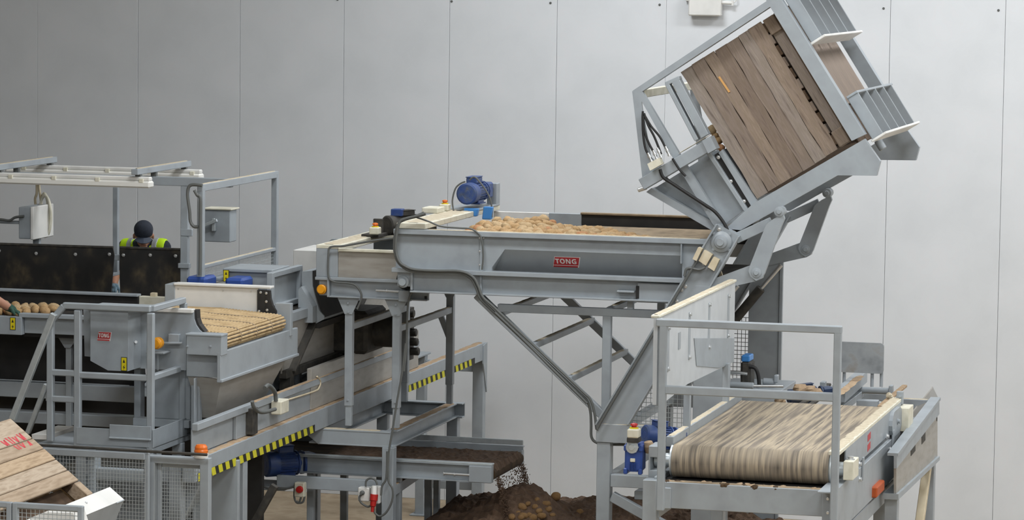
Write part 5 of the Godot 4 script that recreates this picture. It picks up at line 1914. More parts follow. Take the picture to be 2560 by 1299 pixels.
# ---------- box filler corner: guards, gate, beacon, chute and tilted crate ----------
func filler_corner():
	var g := thing("mesh_guard", "grey mesh guard panel with a conduit along its top, behind the tilted crate", "guard", Vector3(-2.3, 0, 9.9))
	var z := 9.9
	var s := S()
	var y1 := 1.898
	bx(s, -2.955, -1.851, y1 - 0.05, y1, z - 0.02, z + 0.02)
	fin(s, "frame_rail", M.paint, g)
	s = S()
	tube(s, [Vector3(-2.955, y1 + 0.02, z), Vector3(-1.367, y1 + 0.012, z)], 0.011, 8)
	fin(s, "conduit", M.dark_iron, g)
	s = S()
	wires(s, Vector3(-2.955, y1 - 0.05, z), Vector3(-1.851 - -2.955, 0, 0), Vector3(0, -1.3, 0), 44, 46, 0.0021)
	stuff(fin(s, "mesh", M.galvanised, g))
	for x in [-1.851, -2.282]:
		s = S()
		bx(s, x - 0.02, x + 0.02, 0.0, y1, z - 0.05, z - 0.01)
		fin(s, "post", M.paint, g)
	g = thing("guard_gate", "narrow grey framed mesh gate with an orange beacon above its right post", "gate", Vector3(-1.65, 0, 9.8))
	z = 9.8
	var xa := -1.876
	var xb := -1.38
	y1 = 1.87
	for x in [xa, xb - 0.07]:
		s = S()
		bx(s, x, x + 0.07, 0.0, y1, z - 0.04, z + 0.03)
		fin(s, "post", M.paint, g)
	s = S()
	bx(s, xa, xb, y1 - 0.055, y1, z - 0.04, z + 0.03)
	fin(s, "top_rail", M.paint, g)
	s = S()
	bx(s, xa + 0.07, xa + 0.1, 0.2, y1 - 0.05, z - 0.06, z - 0.03)
	bx(s, xa + 0.1, xb - 0.07, y1 - 0.09, y1 - 0.055, z - 0.06, z - 0.04)
	fin(s, "leaf_frame", M.paint, g)
	s = S()
	wires(s, Vector3(xa + 0.1, y1 - 0.09, z - 0.05), Vector3(xb - xa - 0.17, 0, 0), Vector3(0, -1.3, 0), 16, 48, 0.0022)
	stuff(fin(s, "mesh", M.galvanised, g))
	var bc := thing("beacon_light", "orange warning beacon on a white base on the gate post", "beacon", Vector3(-1.45, y1, z))
	var bp := Vector3(-1.45, y1, z)
	s = S()
	lathe(s, bp, Vector3.UP, [[0, 0], [0, 0.052], [0.035, 0.054], [0.035, 0]], 20)
	fin(s, "beacon_base", M.white_plastic, bc)
	s = S()
	lathe(s, bp + Vector3(0, 0.035, 0), Vector3.UP, [[0, 0], [0, 0.05], [0.02, 0.052], [0.025, 0.047], [0.045, 0.047], [0.062, 0.036], [0.066, 0]], 20)
	fin(s, "beacon_lens", M.orange, bc)
	# conveyor frame and plates seen behind the meshes
	var k := thing("filler_frame", "grey filler frame with sloping plates seen behind the wire guards", "frame", Vector3(-2.2, 0, 9))
	s = S()
	bx(s, -2.539, -2.483, 0.0, 1.779, 9.2, 9.3)
	bx(s, -2.49, -2.073, 1.581, 1.665, 9.2, 9.3)
	bx(s, -1.889, -1.792, 0.0, 1.767, 9.2, 9.3)
	fin(s, "leg_frame", M.paint, k)
	s = S()
	ext(s, [Vector2(-1.83, 1.723), Vector2(-1.62, 1.718), Vector2(-1.876, 1.197), Vector2(-1.941, 1.193), Vector2(-1.903, 1.442)], "z", 9.1, 9.15)
	ext(s, [Vector2(-2.677, 1.587), Vector2(-2.589, 1.716), Vector2(-2.569, 1.717), Vector2(-2.569, 1.593)], "z", 9.1, 9.15)
	ext(s, [Vector2(-2.024, 1.667), Vector2(-1.911, 1.75), Vector2(-1.91, 1.596), Vector2(-2.024, 1.553)], "z", 9.1, 9.15)
	fin(s, "side_plate", M.paint, k)
	s = S()
	bx(s, -3.092, -1.634, 0.4, 1.648, 8.4, 8.45)
	fin(s, "rear_sheet", M.paint, k)
	s = S()
	ext(s, [Vector2(-2.498, 1.549), Vector2(-2.427, 1.608), Vector2(-2.336, 1.496), Vector2(-2.417, 1.408), Vector2(-2.508, 1.471)], "z", 9.9, 10.3)
	fin(s, "flap", M.paint, k)
	# tilted crate
	var t := thing("wooden_crate", "pale wooden potato crate with red stencil marks, tilted at the lower left", "crate", Vector3.ZERO)
	base_of[t] = Vector3.ZERO
	var a := Vector3(-2.585, 2.229, 10.7)
	var b := Vector3(-1.941, 1.717, 10.7)
	var dn := (b - a).normalized()
	var nn := Vector3(-dn.y, dn.x, 0)
	if nn.x < 0: nn = -nn
	t.transform = Transform3D(Basis(dn, nn, dn.cross(nn)), a)
	var sg := signf(dn.cross(nn).z)
	var L_ := 1.85
	var bw := (b - a).length() / 7.0
	var widths = [1.9, 0.95, 1.0, 1.0, 0.95]
	for side in [0.0, -1.1]:
		var u := 0.0
		for i in widths.size():
			s = S()
			var w = bw * widths[i]
			bx(s, u + 0.002, u + w - 0.003, side - 0.022 - 0.003 * (i % 2), side, 0.0, L_ * sg, 0.005)
			var bd := fin(s, "board", M["pale_wood_%d" % (i % 3)], t)
			if side == 0.0 and i < 2:
				s = S()
				for j in 4:
					var z0 = (0.1 + 0.1 * j) * sg
					var ua = u + w - 0.075 + 0.012 * (j % 2) if i == 0 else u + 0.008
					var ub = u + w - 0.006 if i == 0 else u + 0.055
					if j == 3 and i == 1: continue
					var kk := 0
					for q in [[[ua, z0], [ua, z0 + 0.024 * sg], [ub, z0 + 0.05 * sg], [ub, z0 + 0.026 * sg]], [[ua, z0 + 0.055 * sg], [ua, z0 + 0.078 * sg], [ub, z0 + 0.05 * sg], [ub, z0 + 0.03 * sg]], [[ua, z0], [ua, z0 + 0.02 * sg], [ub, z0 + 0.016 * sg], [ub, z0 - 0.004 * sg]]]:
						kk += 1
						if (j == 1 and kk == 3) or (j == 2 and kk == 1) or (j == 0 and i == 1 and kk == 2): continue
						var pts = []
						for e in q: pts.append(Vector3(e[0], side + 0.0015, e[1]))
						face(s, pts, Vector3.UP)
				fin(s, "stencil_mark", M.red_stencil, bd)
			u += w
	for e in [0.0, L_]:
		for i in 6:
			s = S()
			bx(s, 0.01, 0.8, -1.1 + 0.18 * i + 0.003, -1.1 + 0.18 * (i + 1) - 0.025, (e - 0.022 if e > 0 else 0.0) * sg, (e if e > 0 else 0.022) * sg, 0.004)
			fin(s, "end_board", M["pale_wood_%d" % (i % 3)], t)
		s = S()
		bx(s, 0.02, 0.83, -0.1, -0.024, (e - 0.1 if e > 0 else 0.024) * sg, (e - 0.024 if e > 0 else 0.1) * sg, 0.005)
		fin(s, "corner_post", M.dark_wood, t)
	# open end past the last board: corner blocks, dark board for the inside shade
	var ue := bw * 5.85
	for e in [0.0, L_ - 0.1]:
		s = S()
		bx(s, ue, bw * 7.0, -0.1, -0.002, e * sg, (e + 0.1) * sg, 0.005)
		fin(s, "corner_block", M.pale_wood_1, t)
	s = S()
	bx(s, ue - 0.05, bw * 6.9, -0.14, -0.11, 0.1 * sg, (L_ - 0.1) * sg, 0.004)
	fin(s, "inner_shade_board", M.dark_wood, t)
	s = S()
	bx(s, 0.0, 0.03, -1.08, -0.03, 0.03 * sg, (L_ - 0.03) * sg, 0.004)
	fin(s, "base_board", M.dark_wood, t)
	# grey chute plate in front of the crate's mouth
	var c := thing("tilting_chute", "bright pale grey steel plate sloping in front of the tilted crate's mouth", "chute", Vector3(-1.809, 1.609, 11))
	s = S()
	var p0 := Vector3(-1.796, 1.775, 10.75)
	var p1 := Vector3(-1.688, 1.691, 10.75)
	var p2 := Vector3(p1.x, p1.y, 12.3)
	var p3 := Vector3(p0.x, p0.y, 12.3)
	plate(s, [p0, p1, p2, p3], norm_of([p0, p1, p2], Vector3(1, 1, 0)), 0.012)
	fin(s, "top_plate", M.white_plastic, c)
	s = S()
	var low := Vector3(-0.12, -0.3, 0)
	plate(s, [p1, p2, p2 + low, p1 + low], norm_of([p1, p2, p2 + low], Vector3(1, -0.2, 0)), 0.012)
	var q3 := p1 + (p1 - p0) * 0.06
	plate(s, [p1, q3, q3 + Vector3(0, 0, 0.14), p1 + Vector3(0, 0, 0.14)], norm_of([p1, q3, q3 + Vector3(0, 0, 0.14)], Vector3(1, 1, 0)), 0.012)
	fin(s, "side_plate", M.paint, c)
	s = S()
	bolt(s, p0.lerp(p2, 0.35), norm_of([p0, p1, p2], Vector3(1, 1, 0)), 0.008)
	fin(s, "bolt", M.zinc, c)
	s = S()
	beam(s, p1 + low * 0.8 + Vector3(0, 0, 0.2), Vector3(p1.x - 0.3, 0.0, p1.z + 0.2), 0.08, 0.08, Vector3(0, 0, 1))
	beam(s, p1 + low * 0.8 + Vector3(0, 0, 1.3), Vector3(p1.x - 0.3, 0.0, p1.z + 1.3), 0.08, 0.08, Vector3(0, 0, 1))
	fin(s, "leg", M.paint, c)
	# low guard at the front
	g = thing("low_guard", "low grey mesh guard at the bottom left corner in front of the crate", "guard", Vector3(-2.4, 0, 12.6))
	z = 12.6
	y1 = 1.953
	for e in [[-2.222, -1.754], [-1.746, -1.25]]:
		s = S()
		bx(s, e[0], e[1], y1 - 0.035, y1, z - 0.02, z + 0.02)
		fin(s, "top_rail", M.paint, g)
		for x in [e[0], e[1] - 0.035]:
			s = S()
			bx(s, x, x + 0.035, 0.0, y1 - 0.002, z - 0.02, z + 0.021)
			fin(s, "post", M.paint, g)
		s = S()
		wires(s, Vector3(e[0], y1 - 0.04, z), Vector3(e[1] - e[0], 0, 0), Vector3(0, -1.0, 0), 16, 36, 0.0025)
		stuff(fin(s, "mesh", M.galvanised, g))
	s = S()
	ext(s, [Vector2(-1.819, 1.771), Vector2(-1.697, 1.824), Vector2(-1.486, 1.832), Vector2(-1.443, 1.71), Vector2(-1.819, 1.689)], "z", 12.0, 12.2)
	fin(s, "inner_plate", M.white_plastic, g)

# ---------- wide belt infeed at the right with its guard rail ----------
func belt_infeed():
	var t := thing("belt_infeed", "wide dusty belt infeed conveyor at the right on a grey frame with soil clods", "conveyor", Vector3(2.65, 0, 8.2))
	var xl := 2.06
	var xr := 3.2
	var zb := 6.93
	var yb := 2.103
	var r := 0.118
	# belt as one loop of profile across x: level run, wrapped round the front roller
	var prof := []
	prof.append(Vector2(zb, yb))
	for k in 6:
		prof.append(Vector2(lerpf(zb, 9.6 - r, (k + 1) / 6.0), yb - 0.006 * sin(PI * (k + 1) / 6.0)))
	for k in 13:
		var a = PI / 2 - PI * (k + 1) / 13.0
		prof.append(Vector2(9.6 - r + cos(a) * r, yb - r + sin(a) * r))
	prof.append(Vector2(zb, yb - 2 * r + 0.02))
	var s := S()
	for i in prof.size() - 1:
		var a: Vector2 = prof[i]
		var b: Vector2 = prof[i + 1]
		var pa: Vector2 = prof[maxi(i - 1, 0)]
		var pc: Vector2 = prof[mini(i + 2, prof.size() - 1)]
		var n0 = (b - pa)
		var n1 = (pc - a)
		var v0 = Vector3(0, n0.x, -n0.y).normalized()
		var v1 = Vector3(0, n1.x, -n1.y).normalized()
		for k in 24:
			var x0 = lerpf(xl, xr, k / 24.0)
			var x1 = lerpf(xl, xr, (k + 1) / 24.0)
			quad_n(s, [Vector3(x0, a.y, a.x), Vector3(x1, a.y, a.x), Vector3(x1, b.y, b.x), Vector3(x0, b.y, b.x)], [v0, v0, v1, v1])
	for x in [xl, xr]:
		var pl = []
		for p in prof: pl.append(Vector3(x, p.y, p.x))
		for i in range(0, prof.size() / 2):
			var j = prof.size() - 1 - i
			if j - i < 2: break
			face(s, [pl[i], pl[i + 1], pl[j - 1], pl[j]], Vector3(-1 if x == xl else 1, 0, 0))
	fin(s, "belt", M.dusty_belt, t)
	s = S()
	lathe(s, Vector3(xr, yb - r, 9.6 - r), Vector3(1, 0, 0), [[0, 0], [0, 0.11], [0.012, 0.118], [0.02, 0.118], [0.022, 0.09], [0.03, 0.05], [0.1, 0.05], [0.1, 0]], 24)
	fin(s, "roller", M.galvanised, t)
	s = S()
	lathe(s, Vector3(xl, yb - r, 9.6 - r), Vector3(-1, 0, 0), [[0, 0], [0, 0.11], [0.015, 0.118], [0.022, 0.09], [0.03, 0.05], [0.14, 0.05], [0.14, 0]], 24)
	fin(s, "roller", M.galvanised, t)
	# side rails and sheets
	s = S()
	bx(s, xl - 0.06, xl - 0.005, yb - 0.02, yb + 0.055, zb - 0.05, 9.6 - 0.1)
	fin(s, "side_rail", M.paint, t)
	dust(t, Vector3(xl - 0.032, yb + 0.055, 9.6 - 0.12), Vector3(xl - 0.032, yb + 0.055, zb), 0.055, 101)
	s = S()
	var y1 := yb + 0.03
	bx(s, xr + 0.01, 3.29, y1 - 0.03, y1, zb - 0.4, 9.6 + 0.05)
	fin(s, "side_rail", M.cream_box, t)
	dust(t, Vector3((xr + 3.29) / 2, y1, 9.6), Vector3((xr + 3.29) / 2, y1, zb - 0.35), 0.085, 102)
	s = S()
	bx(s, 3.29 - 0.015, 3.29, y1 - 0.21, y1 - 0.02, zb - 0.4, 9.6 - 0.25)
	fin(s, "side_sheet", M.paint, t)
	s = S()
	for k in 2:
		var zz := 8.283
		ext(s, [Vector2(zz + 0.06, y1 - 0.06 - 0.075 * k), Vector2(zz - 0.08, y1 - 0.05 - 0.075 * k), Vector2(zz - 0.08, y1 - 0.10 - 0.075 * k), Vector2(zz + 0.06, y1 - 0.11 - 0.075 * k)], "x", 3.29, 3.29 + 0.003)
	fin(s, "red_plate", M.decal_red, t)
	s = S()
	var ya := y1 - 0.24
	bx(s, 3.29 - 0.01, 3.29 + 0.02, ya - 0.33, ya, 5.9, 10 - 0.02)
	bx(s, 3.29 - 0.1, 3.29 + 0.02, ya - 0.012, ya, zb - 0.6, 10 - 0.02)
	fin(s, "lower_beam", M.paint, t)
	s = S()
	bx(s, xl - 0.1, xl - 0.06, ya - 0.3, ya, zb - 0.5, 10 - 0.3)
	fin(s, "lower_beam", M.paint, t)
	for q in [Vector3(3.31, 1.932, 8.86), Vector3(3.31, 1.817, 8.844), Vector3(3.31, 1.951, 7.49), Vector3(3.31, 1.822, 7.28)]:
		s = S()
		bolt(s, q, Vector3(1, 0, 0), 0.016)
		fin(s, "bolt", M.zinc, t)
	s = S()
	bx(s, 3.29 + 0.02, 3.29 + 0.035, ya - 0.1, y1 - 0.17, 8.721 - 0.02, 8.721 + 0.02)
	bx(s, 3.29 + 0.02, 3.29 + 0.035, ya - 0.1, y1 - 0.17, 7.192 - 0.03, 7.192 + 0.03)
	fin(s, "clamp_strap", M.paint, t)
	# bearing blocks
	s = S()
	var bz := 9.6 - 0.02
	bx(s, 3.307, 3.379, 1.919, 2.053, bz - 0.25, bz)
	fin(s, "bearing_block", M.cream_box, t)
	s = S()
	bolt(s, Vector3(3.343, 2.053, bz - 0.1), Vector3.UP, 0.022)
	fin(s, "adjuster", M.zinc, t)
	s = S()
	bx(s, 1.899, 1.982, 2.018, 2.099, 9.6 - 0.2, 9.6 + 0.02)
	bx(s, 1.899, 1.911, 1.858, 2.099, 9.6 - 0.19, 9.6 + 0.019)
	fin(s, "bearing_bracket", M.paint, t)
	s = S()
	bx(s, 1.899, 1.982, 1.858, 1.925, 9.6 - 0.2, 9.6 + 0.02)
	bx(s, 1.899, 1.911, 1.858, 2.099, 9.6 - 0.2, 9.6 + 0.02)
	fin(s, "bearing_bracket", M.paint, t)
	# front beam with clods on it, legs
	s = S()
	bx(s, xl - 0.14, 3.29 - 0.02, 1.677, 1.866, 9.65, 9.75)
	var fb := fin(s, "front_beam", M.paint, t)
	for px in [Vector3(2.071, 1.803, 9.75), Vector3(2.072, 1.707, 9.75), Vector3(3.23, 1.809, 9.75), Vector3(3.232, 1.709, 9.75)]:
		s = S()
		bolt(s, px, Vector3(0, 0, 1), 0.012)
		fin(s, "bolt", M.zinc, fb)
	s = S()
	bx(s, 2.051, 2.098, 1.675, 1.826, 9.745, 9.765)
	fin(s, "bracket", M.paint, fb)
	s = S()
	bx(s, xl - 0.1, xr, 1.828, 1.857, 8.2, 9.64)
	fin(s, "gap_shade_sheet", M.rubber, t)  # black sheet that paints the shade in the gap below the belt
	s = S()
	wires(s, Vector3(2.5, ya - 0.02, 8.9), Vector3(0.65, 0, 0), Vector3(0, 0.08, 0), 40, 4, 0.002)
	stuff(fin(s, "under_mesh", M.galvanised, t))
	for q in [[xl - 0.12, 9.7], [3.29 - 0.05, 7.234], [xl - 0.12, 7.2], [3.29 - 0.05, 9.7]]:
		s = S()
		bx(s, q[0] - 0.05, q[0] + 0.05, 0.0, ya - 0.02, q[1] - 0.06, q[1] + 0.06)
		fin(s, "leg", M.paint, t)
	# orange plate and blue fitting under the beam
	s = S()
	var oz := 8.033
	bx(s, 3.29 + 0.0, 3.29 + 0.06, 1.579, 1.663, oz - 0.22, oz + 0.16, 0.01)
	fin(s, "orange_plate", M.orange_plate, t)
	s = S()
	bx(s, 3.29 - 0.05, 3.29, ya - 0.48, ya - 0.36, zb, 10 - 0.2)
	fin(s, "cable_tray", M.paint, t)
	# gear motor on the left with its stop switch
	var g := S()
	var gz := 9.6
	obx(g, Vector3(1.784, 2.007, 9.6) + Vector3(0, 0, -0.06), Vector3(0.065, 0, 0), Vector3(0, 0.105, 0), Vector3(0, 0, 0.07), 0.015)
	for k in 5:
		bx(g, 1.758 + 0.012 * k, 1.758 + 0.012 * k + 0.005, 1.907, 1.971, gz, gz + 0.025, 0.001)
	for e in [[-0.058, -0.1], [0.05, -0.1], [-0.058, 0.07], [0.05, 0.07]]:
		obx(g, Vector3(1.787, 2.007, 9.6) + Vector3(e[0], e[1], 0.0), Vector3(0.014, 0, 0), Vector3(0, 0.022, 0), Vector3(0, 0, 0.025), 0.006)
	var gm := fin(g, "gear_motor", M.blue_box, t)
	g = S()
	lathe(g, Vector3(1.781, 2.087, 9.63), Vector3(0, 0, 1), [[0, 0], [0, 0.045], [0.015, 0.045], [0.02, 0.02], [0.03, 0.02], [0.03, 0]], 16)
	for k in 7:
		bolt(g, Vector3(1.783, 2.088, 9.64) + Vector3(cos(k * TAU / 7), sin(k * TAU / 7), 0) * 0.04, Vector3(0, 0, 1), 0.005)
	bx(g, 1.738, 1.815, 2.074, 2.127, gz, gz + 0.025)
	fin(g, "gear_flange", M.galvanised, gm)
	g = S()
	bx(g, 1.765, 1.801, 1.977, 2.003, gz + 0.01, gz + 0.025)
	fin(g, "name_plate", M.cream_box, gm)
	motor(t, Vector3(1.771, 2.113, 9.2), Vector3(0.75, -0.1, -0.6), 0.08, 0.26, Vector3.UP, M.blue_motor)
	g = S()
	lathe(g, Vector3(1.88, 2.036, 9.5), Vector3(-0.1, 1, 0.2), [[0, 0], [0, 0.03], [0.05, 0.04], [0.08, 0.03], [0.09, 0]], 14)
	fin(g, "clod", M.rust_dust, t)
	g = S()
	var sb := Vector3(1.794, 2.125, 9.65)
	bx(g, sb.x - 0.045, sb.x + 0.045, sb.y, sb.y + 0.035, gz, gz + 0.08)
	fin(g, "switch_base", M.dark_iron, t)
	stop_box(t, Vector3(sb.x, sb.y + 0.035, gz + 0.04), Vector3.UP, 0.092, 0.085, M.red)
	dust(fb, Vector3(xl - 0.05, 1.866, 9.7), Vector3(xr, 1.866, 9.7), 0.09, 133, M.dirty_tan)
	for k in 44:
		s = S()
		var c := Vector3(lerpf(xl, xr - 0.02, rng.randf()), 1.858, 9.66 + 0.07 * rng.randf())
		lump(s, c, rng.randf_range(0.01, 0.034), k)
		fin(s, "soil_clod", M.rust_dust if k % 3 else M.soil_belt, fb)
	guard_rail()
	deflector()
	tail_section()

func lump(s: SurfaceTool, c: Vector3, r: float, seed_: int, flat := 0.6):
	var ns := FastNoiseLite.new()
	ns.seed = seed_
	ns.frequency = 0.9
	var nu := 8
	var nv := 5
	var pt = func(i, k):
		var a = TAU * i / nu
		var b = PI * k / nv
		var d = Vector3(sin(b) * cos(a), cos(b), sin(b) * sin(a))
		return c + Vector3(d.x, d.y * flat, d.z) * r * (1.0 + 0.5 * ns.get_noise_3dv(d * 2.0))
	for i in nu:
		for k in nv:
			var q = [pt.call(i, k), pt.call(i + 1, k), pt.call(i + 1, k + 1), pt.call(i, k + 1)]
			for tr in [[q[0], q[1], q[2]], [q[0], q[2], q[3]]]:
				var n = (tr[1] - tr[0]).cross(tr[2] - tr[0])
				if n.length() < 1e-10: continue
				n = n.normalized()
				face(s, tr, n if n.dot((tr[0] + tr[1] + tr[2]) / 3 - c) > 0 else -n)

func guard_rail():
	var t := thing("guard_rail", "grey square tube guard rail standing in front of the wide belt", "railing", Vector3(2.7, 0, 10))
	var z := 10
	var y1 := 3.065
	var xa := 2.075
	var xb := 3.317
	var s := S()
	for x in [xa, xb]:
		s = S()
		bx(s, x - 0.026, x + 0.026, 1.55 if x == xb else 1.7, y1, z - 0.026, z + 0.026, 0.006)
		fin(s, "post", M.paint, t)
	s = S()
	bx(s, xa - 0.05, xb + 0.028, y1 - 0.055, y1, z - 0.028, z + 0.027, 0.007)
	fin(s, "top_rail", M.paint, t)
	s = S()
	var ym := 2.563
	bx(s, xa + 0.02, xb - 0.02, ym - 0.03, ym + 0.03, z - 0.026, z + 0.026, 0.007)
	fin(s, "mid_rail", M.paint, t)

func deflector():
	var t := thing("deflector_panel", "large pale grey slotted side panel with a tan dusty top edge beside the wide belt", "panel", Vector3(2.0, 2.0, 8.5))
	var x := 2.028 + 0.0
	var y1 := 3.065
	var zf := 7.115
	var s := S()
	ext(s, [Vector2(9.98, y1), Vector2(zf, y1), Vector2(zf, 2.431), Vector2(8.915, 2.468), Vector2(9.67, 2.434), Vector2(9.98, 2.448)], "x", x - 0.03, x)
	fin(s, "sheet", M.pale_sheet, t)
	s = S()
	bx(s, x - 0.05, x + 0.012, y1, y1 + 0.02, zf, 9.98)
	fin(s, "top_edge", M.cream_box, t)
	dust(t, Vector3(x - 0.02, y1 + 0.02, 9.95), Vector3(x - 0.02, y1 + 0.02, zf + 0.03), 0.06, 111)
	s = S()
	ext(s, [Vector2(8.71, 2.788), Vector2(zf + 0.02, 2.621), Vector2(zf + 0.02, 2.432), Vector2(7.736, 2.455), Vector2(8.603, 2.569)], "x", x, x + 0.006)
	fin(s, "patch_plate", M.paint, t)
	for e in [[9.617, 2.974, 2.647], [8.871, 2.999, 2.65], [8.14, 3, 2.645], [7.383, 2.993, 2.654]]:
		s = S()
		bx(s, x - 0.004, x + 0.004, e[2], e[1], e[0] - 0.035, e[0] + 0.035, 0.003)
		var sl := fin(s, "slot", M.paint, t)
		s = S()
		bolt(s, Vector3(x + 0.004, e[1] - 0.015, e[0]), Vector3(1, 0, 0), 0.014)
		bolt(s, Vector3(x + 0.004, e[2] + 0.015, e[0]), Vector3(1, 0, 0), 0.014)
		fin(s, "bolt", M.zinc, sl)
	s = S()
	bx(s, x, x + 0.004, 2.764, 2.888, 9.231 - 0.04, 9.231 + 0.04, 0.001)
	fin(s, "opening", M.paint, t)
	s = S()
	bx(s, 2.006, 2.055, 2.443, y1, 9.93, 9.97)
	fin(s, "corner_strip", M.paint, t)
	s = S()
	bx(s, x - 0.02, x + 0.03, 1.7, 2.459, zf + 0.3, zf + 0.36)
	fin(s, "support", M.paint, t)
	s = S()
	bx(s, x - 0.02, x + 0.03, 1.7, 2.407, 8.9, 8.95)
	fin(s, "support", M.paint, t)

# chain section, end rollers and tray beyond the belt
func tail_section():
	var t := thing("chain_infeed", "dirty chain infeed with drive and hydraulic ram between the wide belt and the tipper", "conveyor", Vector3(2.6, 1.7, 5.8))
	var s := S()
	cyl(s, Vector3(1.745, 2.143, 6.3), Vector3(2.04, 2.143, 6.3), 0.027, 14, 0.005)
	cyl(s, Vector3(1.745, 2.143, 6.3), Vector3(1.743, 2.215, 6.3), 0.015, 8)
	var ram := fin(s, "ram", M.paint, t)
	s = S()
	cyl(s, Vector3(2.04, 2.143, 6.3), Vector3(2.287, 2.15, 6.3), 0.011, 10)
	tube(s, smooth([Vector3(1.736, 2.225, 6.3), Vector3(1.786, 2.237, 6.3), Vector3(1.885, 2.244, 6.3), Vector3(1.985, 2.239, 6.3)]), 0.012, 8)
	fin(s, "ram_rod", M.zinc, ram)
	s = S()
	bx(s, 1.697, 2.232, 1.991, 2.087, 5.4, 6.2)
	fin(s, "cross_frame", M.paint, t)
	s = S()
	bx(s, 1.871, 1.955, 2.071, 2.303, 5.8, 6.0, 0.02)
	var dv := fin(s, "drive", M.dark_iron, t)
	s = S()
	bx(s, 1.876, 1.946, 2.3, 2.353, 5.82, 6.0, 0.008)
	fin(s, "blue_cap", M.blue_sensor, dv)
	s = S()
	tube(s, smooth([Vector3(1.947, 2.262, 6), Vector3(1.995, 2.251, 6), Vector3(2.022, 2.192, 6), Vector3(2.031, 2.1, 6)]), 0.016, 8)
	fin(s, "hose", M.black, dv)
	s = S()
	cyl(s, Vector3(2.045, 2.132, 5.9), Vector3(2.146, 2.129, 5.9), 0.03, 12, 0.005)
	bx(s, 2.138, 2.172, 2.13, 2.193, 5.86, 5.94, 0.01)
	fin(s, "coupling", M.paint, t)
	motor(t, Vector3(2.29, 2.037, 6.1), Vector3(0.85, 0.1, -0.5), 0.062, 0.3, Vector3.UP, M.blue_dark)
	s = S()
	lump(s, Vector3(2.408, 2.127, 6.2), 0.07, 3, 0.5)
	fin(s, "soil_clod", M.rust_dust, t)
	s = S()
	lump(s, Vector3(2.481, 2.118, 6.2), 0.06, 4, 0.6)
	fin(s, "soil_clod", M.rust_dust, t)
	s = S()
	lump(s, Vector3(2.55, 2.108, 6.2), 0.045, 5, 0.6)
	fin(s, "soil_clod", M.rust_dust, t)
	s = S()
	lump(s, Vector3(2.313, 2.078, 6.6), 0.05, 6, 0.7)
	fin(s, "soil_clod", M.rust_dust, t)
	# chains and their rails running back
	s = S()
	beam(s, Vector3(2.809, 2.14, 6.687), Vector3(2.778, 2.14, 5.329), 0.09, 0.1)
	fin(s, "chain_rail", M.paint, t)
	dust(t, Vector3(2.848, 2.192, 6.992), Vector3(2.828, 2.192, 5.725), 0.08, 121, M.rust_dust)
	s = S()
	beam(s, Vector3(2.773, 2.02, 6.768), Vector3(2.782, 2.02, 5.532), 0.09, 0.06)
	fin(s, "chain_rail", M.paint, t)
	for e in [Vector3(2.499, 2.06, 6.676), Vector3(2.575, 2.06, 6.648), Vector3(3.12, 2.06, 6.551)]:
		s = S()
		for k in 14:
			obx(s, e + Vector3(0, 0, -0.1 * k), Vector3(0.022, 0, 0), Vector3(0, 0.012, 0), Vector3(0, 0, 0.042), 0.006)
		fin(s, "chain", M.rust_dust if e.x > 2.9 else M.dark_iron, t)
	s = S()
	cyl(s, Vector3(2.785, 2.058, 5.6), Vector3(3.051, 2.06, 5.6), 0.028, 14, 0.004)
	bx(s, 3.051, 3.078, 2.018, 2.111, 5.55, 5.65)
	var rl := fin(s, "roller", M.paint, t)
	s = S()
	cyl(s, Vector3(2.504, 2.053, 5.6), Vector3(2.614, 2.047, 5.6), 0.03, 14, 0.004)
	bx(s, 2.477, 2.517, 2.015, 2.116, 5.55, 5.65)
	fin(s, "roller", M.paint, t)
	s = S()
	bx(s, 2.87, 3.042, 2.002, 2.051, 6.1, 6.2)
	fin(s, "cross_member", M.paint, t)
	s = S()
	bx(s, 2.569, 3.042, 1.919, 1.98, 5.1, 5.2)
	fin(s, "cross_member", M.paint, t)
	s = S()
	lump(s, Vector3(3.135, 2.101, 6.2), 0.03, 8, 0.9)
	fin(s, "soil_clod", M.dust, t, "pale tan lump on the chain")
	# end box of the belt's far roller
	s = S()
	bx(s, 3.29, 3.375, 1.891, 2.079, 6.5, 6.75)
	var eb := fin(s, "roller_end_box", M.cream_box, t)
	s = S()
	var dp := []
	for k in 20:
		var a = TAU * k / 20
		dp.append(Vector2(7 + cos(a) * 0.27, 2.001 + clampf(sin(a) * 0.13, -0.1, 0.1)))
	ext(s, dp, "x", 3.29 - 0.01, 3.29 + 0.03)
	bolt(s, Vector3(3.32, 2.004, 6.99), Vector3(1, 0, 0), 0.018)
	fin(s, "cover_disc", M.paint, eb)
	s = S()
	bx(s, 3.251, 3.302, 2.086, 2.189, 6.55, 6.6)
	bolt(s, Vector3(3.279, 2.151, 6.6), Vector3(0, 0, 1), 0.012)
	fin(s, "lug", M.paint, eb)
	# outer tray beside the chains
	var o := thing("side_tray", "stainless sided tray frame with a sloping sheet at the far right", "tray", Vector3(3.4, 0, 6.3))
	var ox := 3.42
	s = S()
	var y1 := 2.016
	ext(s, [Vector2(7.719, 1.839), Vector2(5.367, 1.965), Vector2(5.279, 1.479), Vector2(7.667, 1.513)], "x", ox - 0.02, ox)
	fin(s, "side_sheet", M.stainless, o)
	s = S()
	var za := 7.854
	var zb := 5.375
	ext(s, [Vector2(7.787, 1.867), Vector2(5.347, 1.996), Vector2(5.343, 1.972), Vector2(7.783, 1.845)], "x", ox - 0.06, ox + 0.022)
	ext(s, [Vector2(7.786, 1.861), Vector2(5.345, 1.982), Vector2(5.321, 1.852), Vector2(7.768, 1.747)], "x", ox - 0.01, ox + 0.012)
	fin(s, "top_lip", M.paint, o)
